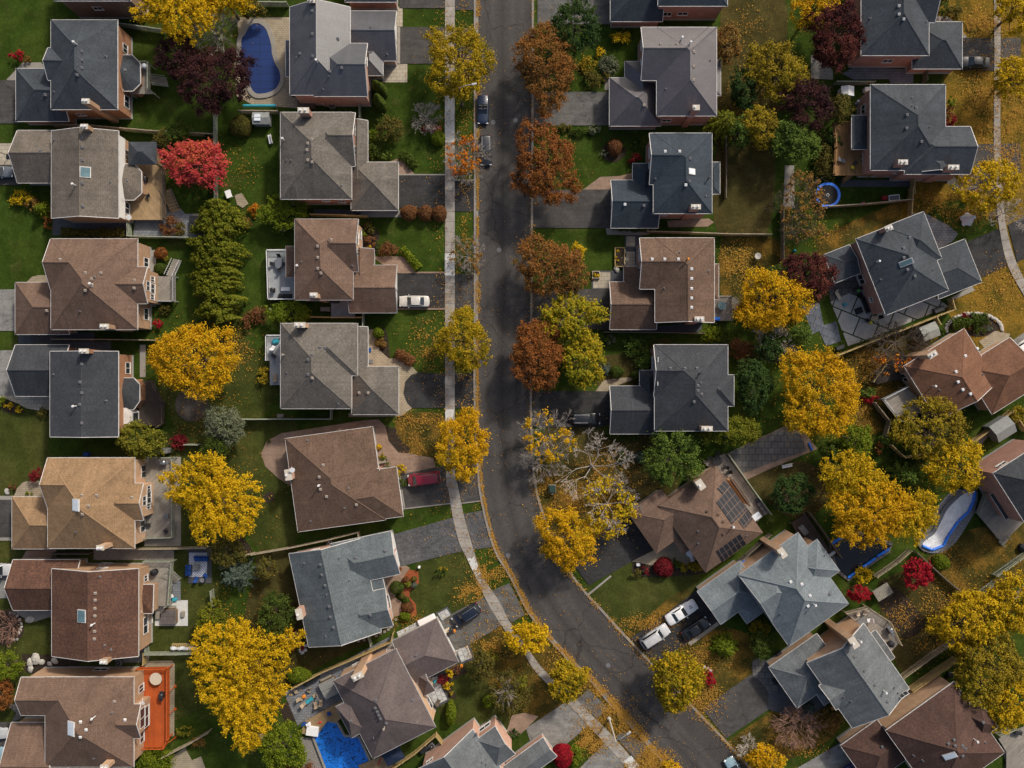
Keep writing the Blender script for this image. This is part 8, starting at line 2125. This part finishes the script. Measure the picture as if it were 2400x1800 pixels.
patio_chair('03', 1705, 15, 80, 'fabric_blue', 'blue chair below the patterned rug', z=.12); patio_table('03', 1760, 28, 0, .7, .7, 'fabric_grey', 'round grey side table below the patterned rug', z=.12, round_=True)
b = MB(); b.rbox(0, 0, 0, 1.0, .9, 1.1, 0, .25); solo(b, 'covered_grill', 'black_cover', '02', 1342, 1620, 1.3, 20, 'black covered kettle grill on the russet house deck', 'barbecue')
hot_tub('03', 1475, 342, 0, 2.25, 'tub_lid', 'brown lidded hot tub on the white slab pad'); b = MB(); b.rbox(0, 0, 0, .65, 1.1, .5, 0, .05); solo(b, 'step_box', 'wood_grey', '03', 1370, 335, .08, 0, 'grey step box left of the brown hot tub', 'box'); b = MB(); b.rbox(0, 0, 0, .5, .9, .45, 0, .05); solo(b, 'step_box', 'wood_grey', '03', 1585, 325, .08, 0, 'grey step box right of the brown hot tub', 'box')
patio_chair('03', 1488, 170, 20, 'plastic_white', 'white cushioned chair above the hot tub pad', long=.7); b = MB(); b.rbox(0, 0, 0, .7, .5, .4, 0, .05); solo(b, 'toy_box', 'plastic_teal', '03', 1512, 200, .08, 5, 'teal crate beside the white cushioned chair', 'crate'); b = MB(); b.rbox(0, 0, 0, .8, 1.1, 1.0, 0, .1); solo(b, 'waste_bin', 'black_metal', '03', 1468, 120, .08, 0, 'black bin beside the russet house deck', 'bin')
# firewood under a white tarp
r = thing('firewood_stack', '03', 1605, 598, .05, 0, 'firewood stack half under a white tarp by the fence', 'firewood')
b = MB()
for i in range(13):
    for k in range(4): b.tube((-1.9 + i * .3 + .12 * (k % 2), -.3, .12 + k * .2), (-1.9 + i * .3 + .12 * (k % 2), .35, .12 + k * .2), .11, n=7)
b.build('logs', 'wood_fence_yellow', r)
b = MB(); nx = 14
for i in range(nx):
    x = -2.0 + 4.0 * i / (nx - 1); zz = .93 + .08 * math.sin(i * 1.7)
    b.v += [(x, -.75 - .12 * math.sin(i * 2.1), .35), (x, -.4, zz), (x, .05 + .1 * math.sin(i * 1.3), zz + .04)]
b.f = [[3 * i + k, 3 * i + 3 + k, 3 * i + 4 + k, 3 * i + 1 + k] for i in range(nx - 1) for k in (0, 1)]; b.m = [0] * len(b.f)
b.build('tarp', 'tarp_white', r)
# orange deck
patio_table('03', 1362, 876, 10, 1.9, 1.9, 'fabric_cream', 'large tan hexagon table on the orange deck', z=1.5, round_=True); barbecue('03', 1410, 1022, 90, 'black covered barbecue on the orange deck', z=1.5, w=1.5)
for i, (y_, l_) in enumerate(((952, 'upper'), (1148, 'middle'), (1395, 'lower'))):
    p, q = W('03', 1463, y_ + 40, 2.0), W('03', 1515, y_, 0); b = MB(); b.tube((p.x, p.y, 2.0), (q.x, q.y, 0), .07, n=6); b.lathe([(.22, 0), (.22, .12)], 10, cx=q.x, cy=q.y)
    o = b.build('brace_post', 'orange_stain'); tag(o, f'{l_} slanted orange brace post of the orange deck', 'post', 'slanted orange brace posts')
# boulders
for x_, y_, s_, l_ in ((315, 710, 1.0, 'largest pale boulder below the russet house'), (264, 748, .7, 'left pale boulder below the russet house'), (363, 742, .55, 'pale boulder right of the largest one below the russet house'), (266, 800, .6, 'lowest pale boulder below the russet house'), (475, 730, .6, 'pale boulder nearest the russet house wall'), (432, 758, .45, 'small grey boulder near the russet house wall')): boulder('03', x_, y_, s_, l_, 'pale boulders in the dark mulch')
boulder('02', 65, 930, .6, 'white standing boulder at the left edge'); boulder('03', 260, 375, .7, 'wedge shaped rock at the russet porch'); boulder('11', 122, 1020, .0001 + .3, 'small rock beside the grey deck')
for x_, y_, l_ in ((958, 520, 'upper'), (958, 570, 'middle'), (956, 625, 'lower')): boulder('21', x_, y_, .55, f'{l_} stone block beside the yellow planter', 'stone blocks beside the yellow planter')
boulder('21', 905, 665, .6, 'long stone block below the yellow planter')
GI = 'pale stones ringing the island bed'
for i in range(26):
    q = math.pi * (1.02 - 1.02 * i / 25) ; x_ = 1780 + 240 * math.cos(q); y_ = 1190 - 140 * math.sin(q)
    boulder('31', x_, y_, .36, 'pale stone in the curved row ringing the island bed', GI, fl=.7)
GJ = 'stones edging the rocky island at the left edge'
for i, (x_, y_) in enumerate(((90, 320), (120, 325), (150, 345), (170, 375), (185, 410), (186, 440), (180, 465), (165, 490), (150, 545), (120, 550))): boulder('03', x_, y_, .28, 'small pale stone edging the rocky island at the left edge', GJ)
for x_, y_, l_ in ((1660, 785, 'upper'), (1690, 795, 'middle'), (1715, 815, 'lower')): boulder('23', x_, y_, .32, f'{l_} pale rock above the crimson shrub', 'pale rocks above the crimson shrub')
# planters
def planter(t, pts, mat, label, h=.5, fill='soil'):
    P = sub(t, pts); c = sum(P, Vector()) / len(P); r = empty('planter', (c.x, c.y, 0), 0, label, 'planter')
    xs = [p.x - c.x for p in P]; ys = [p.y - c.y for p in P]; x0, x1, y0, y1 = min(xs), max(xs), min(ys), max(ys)
    b = MB(); b.box(x0, y0, 0, x1, y0 + .12, h); b.box(x0, y1 - .12, 0, x1, y1, h); b.box(x0, y0 + .12, 0, x0 + .12, y1 - .12, h); b.box(x1 - .12, y0 + .12, 0, x1, y1 - .12, h); b.build('frame', mat, r)
    b = MB(); b.box(x0 + .12, y0 + .12, 0, x1 - .12, y1 - .12, h - .1); b.build('bed', fill, r)
planter('21', [(885, 482), (972, 650)], 'wood_fence_yellow', 'tall stone edged planter filled with yellow plants'); planter('21', [(690, 685), (756, 750)], 'paver_cream', 'small square planter at the walk corner')
# street furniture
r = thing('utility_box', '22', 347, 903, .1, 0, 'dark green utility cabinet on the leafy corner', 'utility box'); b = MB(); b.rbox(0, 0, .1, 1.0, 1.05, .9, 0, .06); b.build('cabinet', 'box_green', r); b = MB(); b.box(-.6, -.65, 0, .6, .65, .1); b.build('pad', 'concrete', r)
b = MB(); b.box(-.2, -.2, 0, .2, .2, .12); solo(b, 'meter_box', 'concrete_new', '22', 347, 946, .08, 0, 'small white lid below the green utility cabinet', 'lid')
def lamp(t, bx, by, h, lx, ly, label, mat='pole_concrete'):
    p = W(t, bx, by, 0); q = W(t, lx, ly, h)
    r = empty('street_lamp', (p.x, p.y, 0), 0, label, 'street lamp', 'street lamps on the left boulevard')
    v = Vector((q.x - p.x, q.y - p.y, h + .3))
    b = MB(); b.tube((0, 0, -.1), (0, 0, h), .16, .09, n=9); b.build('pole', mat, r)
    m = Vector((v.x * .45, v.y * .45, h + .28))
    b = MB(); b.tube((0, 0, h - .25), m, .045, n=6); b.tube(m, v, .045, .04, n=6); b.build('arm', 'galvanised', r)
    d = Vector((v.x, v.y, 0)).normalized(); th = math.atan2(d.y, d.x)
    b = MB(); b.rbox(0, 0, 0, .75, .32, .16, 0, .06); b.build('lamp_head', 'galvanised', r, loc=(v.x + d.x * .3, v.y + d.y * .3, h + .24), rotz=th)
    b = MB(); b.lathe([(.3, 0), (.3, .4), (.2, .5)], 10); b.build('base', mat, r)
lamp('10', 1782, 912, 7.9, 1868, 735, 'street lamp beside the navy open topped car', 'bark'); lamp('23', 838, 1228, 8.4, 990, 1362, 'pale street lamp standing on the leafy lower boulevard')
# bins, pumpkins and small front yard things
b = MB(); b.rbox(0, 0, 0, .6, .7, 1.0, 0, .08); solo(b, 'waste_bin', 'black_metal', '13', 1690, 462, .1, 25, 'black wheeled bin at the mauve garage', 'bin'); b = MB(); b.rbox(0, 0, 0, 1.0, .6, .5, 0, .06); solo(b, 'storage_box', 'fabric_cream', '13', 1650, 468, .1, 28, 'cream box beside the black wheeled bin', 'box')
for t_, x_, y_, l_ in (('13', 1712, 472, 'pumpkin beside the black wheeled bin'), ('13', 1776, 774, 'pumpkin on the stone bed edging'), ('13', 1550, 912, 'pumpkin near the mauve house door'), ('33', 552, 1140, 'pumpkin before the grey blue house door')):
    r = thing('pumpkin', t_, x_, y_, .12, 0, l_, 'pumpkin', 'orange pumpkins'); b = MB(); b.lathe([(.1, 0), (.27, .1), (.3, .22), (.22, .38), (.06, .4)], 12); b.build('fruit', 'pumpkin', r); b = MB(); b.tube((0, 0, .38), (.03, 0, .5), .03, n=5); b.build('stalk', 'bark', r)
b = MB(); b.lathe([(.12, 0), (.26, .1), (.3, .3), (.2, .5)], 12); solo(b, 'plant_pot', 'plastic_teal', '13', 1548, 908, .1, 0, 'teal plant pot near the mauve house door', 'pot'); patio_chair('13', 1578, 1075, 60, 'bark', 'brown wicker chair on the white slabs before the mauve house', long=.6)
b = MB(); b.lathe([(.3, 0), (.34, .25), (.2, .4)], 12); solo(b, 'garden_globe', 'chrome', '13', 1727, 652, .1, 0, 'shiny ball on the white slab square', 'ornament')
b = MB(); b.rbox(0, 0, 0, 2.9, 1.1, .55, 0, .12); solo(b, 'rowing_boat', 'plastic_white', '13', 1478, 380, .1, 25, 'white upturned tub along the mauve garage wall', 'tub')
r = thing('bench', '12', 1088, 672, .12, 10, 'small wooden bench by the bungalow door', 'bench'); b = MB(); b.rbox(0, 0, .38, 1.4, .45, .07, 0, .02); b.build('seat', 'wood_grey', r)
for s in (-1, 1): b = MB(); b.box(s * .55 - .05, -.18, 0, s * .55 + .05, .18, .38); b.build('leg', 'wood_grey', r)
b = MB(); b.rbox(0, 0, 0, .9, .6, .05, 0, .02); solo(b, 'door_mat', 'fabric_grey', '11', 985, 1465, .12, 0, 'dark mat on the porch walk', 'mat'); b = MB(); b.rbox(0, 0, 0, .4, .7, .05, 0, .02); solo(b, 'door_mat', 'fabric_blue', '11', 983, 1366, .12, 0, 'blue grey mat on the porch walk', 'mat')
b = MB(); b.rbox(0, 0, 0, .35, .35, .8, 0, .08); solo(b, 'garden_statue', 'plastic_white', '12', 1412, 1578, .1, 0, 'white garden figure in the flower bed by the patched driveway', 'ornament'); b = MB(); b.rbox(0, 0, 0, .6, .45, .5, 0, .06); solo(b, 'sign_box', 'plastic_white', '22', 1088, 1558, .1, 0, 'white box on the lawn by the solar house walk', 'box'); b = MB(); b.lathe([(.2, 0), (.25, .4), (.12, .8)], 9); solo(b, 'garden_statue', 'rock', '22', 1242, 1598, .1, 0, 'pale stone figure in the wine red bed', 'ornament')
b = MB(); b.rbox(0, 0, 0, 1.0, .6, .5, 0, .08); b.box(-.3, -.3, .5, .3, -.24, 1.0); solo(b, 'garden_chair', 'wood_grey', '12', 215, 275, .05, 0, 'grey chair against the fence above the bungalow lawn', 'chair')
r = thing('garden_table', '01', 1985, 25, .1, 20, 'pale table beside the flagstones near the hedge', 'table'); b = MB(); b.rbox(0, 0, .6, .9, 1.2, .06, 0, .02); b.build('table_top', 'plastic_white', r)
for sx in (-1, 1):
    for sy in (-1, 1): b = MB(); b.box(sx * .35 - .04, sy * .5 - .04, 0, sx * .35 + .04, sy * .5 + .04, .6); b.build('leg', 'plastic_white', r)
G('patio', 'paver_tan', '01', [(2030, 30), (2090, 10), (2150, 100), (2100, 140), (2050, 110)])
for i, (x_, y_) in enumerate(((845, 545), (885, 562), (935, 553), (975, 540), (1040, 515), (1075, 495), (1110, 480), (1145, 462), (1165, 440), (1180, 415), (1210, 375))): G('stepping_stone', 'concrete', '13', [(x_ - 14, y_ - 10), (x_ + 10, y_ - 13), (x_ + 16, y_ + 6), (x_ - 8, y_ + 12)])
for x_, y_ in ((395, 610), (430, 600), (470, 605), (490, 600), (385, 645), (425, 640), (400, 662)): G('stepping_stone', 'concrete_new', '13', [(x_ - 18, y_ - 14), (x_ + 14, y_ - 16), (x_ + 20, y_ + 8), (x_ - 10, y_ + 14)])
# lower right yards
r = thing('wood_shelter', '33', 995, 138, 1.4, 32, 'slatted grey lean to shelter beside the dirt patch', 'shelter'); r.location.z = 0
b = MB()
for k in range(9): b.box(-1.35 + k * .3, -.95, 1.3 + .0, -1.09 + k * .3, .95, 1.36)
b.build('roof', 'wood_grey', r)
for sx in (-1, 1):
    for sy in (-1, 1): b = MB(); b.box(sx * 1.2 - .05, sy * .8 - .05, 0, sx * 1.2 + .05, sy * .8 + .05, 1.3); b.build('post', 'wood_grey', r)
patio_table('33', 797, 388, 40, 1.3, 1.2, 'fabric_grey', 'grey square table on the angled weathered deck', z=1.6); patio_chair('33', 770, 326, 280, 'fabric_cream', 'cream chair above the grey square table', z=1.6); patio_chair('33', 828, 318, 250, 'fabric_cream', 'cream chair at the rail of the angled deck', z=1.6); patio_chair('33', 862, 378, 190, 'plastic_white', 'white folded chair right of the grey square table', z=1.6)
barbecue('33', 1042, 462, -60, 'dark grill with chrome lid on the angled deck', z=1.6, w=1.6, lid='grey_metal'); b = MB(); b.lathe([(.3, 0), (.55, .4), (.5, .8), (.15, 1.0)], 12); solo(b, 'covered_grill', 'black_cover', '33', 1048, 578, 1.6, 0, 'round black covered grill at the end of the angled deck', 'barbecue')
b = MB(); b.rbox(0, 0, 0, 1.2, .7, .7, 0, .08); solo(b, 'storage_box', 'black_metal', '33', 2146, 1340, .5, -12, 'dark deck box on the pale washed deck', 'box'); b = MB(); b.lathe([(.5, 0), (.5, .5), (.4, .55)], 12); solo(b, 'compost_bin', 'black_metal', '33', 1565, 848, .05, 0, 'round dark compost bin near the privacy screen', 'bin')
b = MB(); b.rbox(0, 0, 0, .8, .8, .8, 0, .2); solo(b, 'covered_grill', 'black_cover', '33', 60, 905, .1, 20, 'dark covered object at the grey blue garage front', 'cover')
r = thing('awning', '32', 1938, 838, 3.0, -52, 'pale blue awning over the right edge patio', 'awning'); r.location.z = 0; b = MB(); b.rbox(0, 0, 2.6, 2.6, 1.1, .12, 0, .04); b.build('canvas', 'awning', r)
for s in (-1, 1): b = MB(); b.tube((s * 1.2, .4, 0), (s * 1.2, .4, 2.6), .04, n=6); b.build('post', 'galvanised', r)
for x_, y_, l_ in ((1955, 1032, 'dark chair against the wall of the right edge deck'), (2062, 1128, 'dark chair lower down the right edge deck')): patio_chair('32', x_, y_, -40, 'black_cover', l_, z=.9)
b = MB(); b.lathe([(.14, 0), (.16, .3), (.1, .5)], 9); solo(b, 'lantern', 'plastic_white', '32', 2030, 1108, .9, 0, 'white lantern on the right edge deck', 'lantern'); b = MB(); b.rbox(0, 0, 0, 1.2, 1.2, .9, 0, .3); solo(b, 'covered_furniture', 'black_cover', '32', 2190, 1410, .05, 0, 'dark covered seat at the right edge lawn', 'cover')
b = MB(); b.tube((0, 0, .1), (1.3, 0, .1), .12, n=8); solo(b, 'pool_noodle', 'plastic_blue', '32', 350, 505, .1, -65, 'blue roll at the corner of the slab court', 'roll'); b = MB(); b.rbox(0, 0, 0, 1.1, .5, .9, 0, .05); solo(b, 'pool_heater', 'galvanised', '32', 540, 1456, .05, 35, 'silver pool heater by the dark fence', 'pool heater')
b = MB(); b.rbox(0, 0, 0, 1.6, .9, .5, 0, .1); solo(b, 'garden_table', 'fabric_grey', '32', 300, 1260, .8, -50, 'grey covered table on the shaded dark deck', 'table')
b = MB(); b.rbox(0, 0, 0, .9, .6, 1.0, 0, .08); solo(b, 'waste_bin', 'plastic_blue', '22', 1976, 1528, .1, 30, 'blue bin between solar house and silver roof', 'bin'); b = MB(); b.rbox(0, 0, 0, 1.0, .8, .9, 0, .08); solo(b, 'waste_bin', 'black_metal', '33', 90, 668, .1, 30, 'black bins beside the silver roofed house', 'bin')
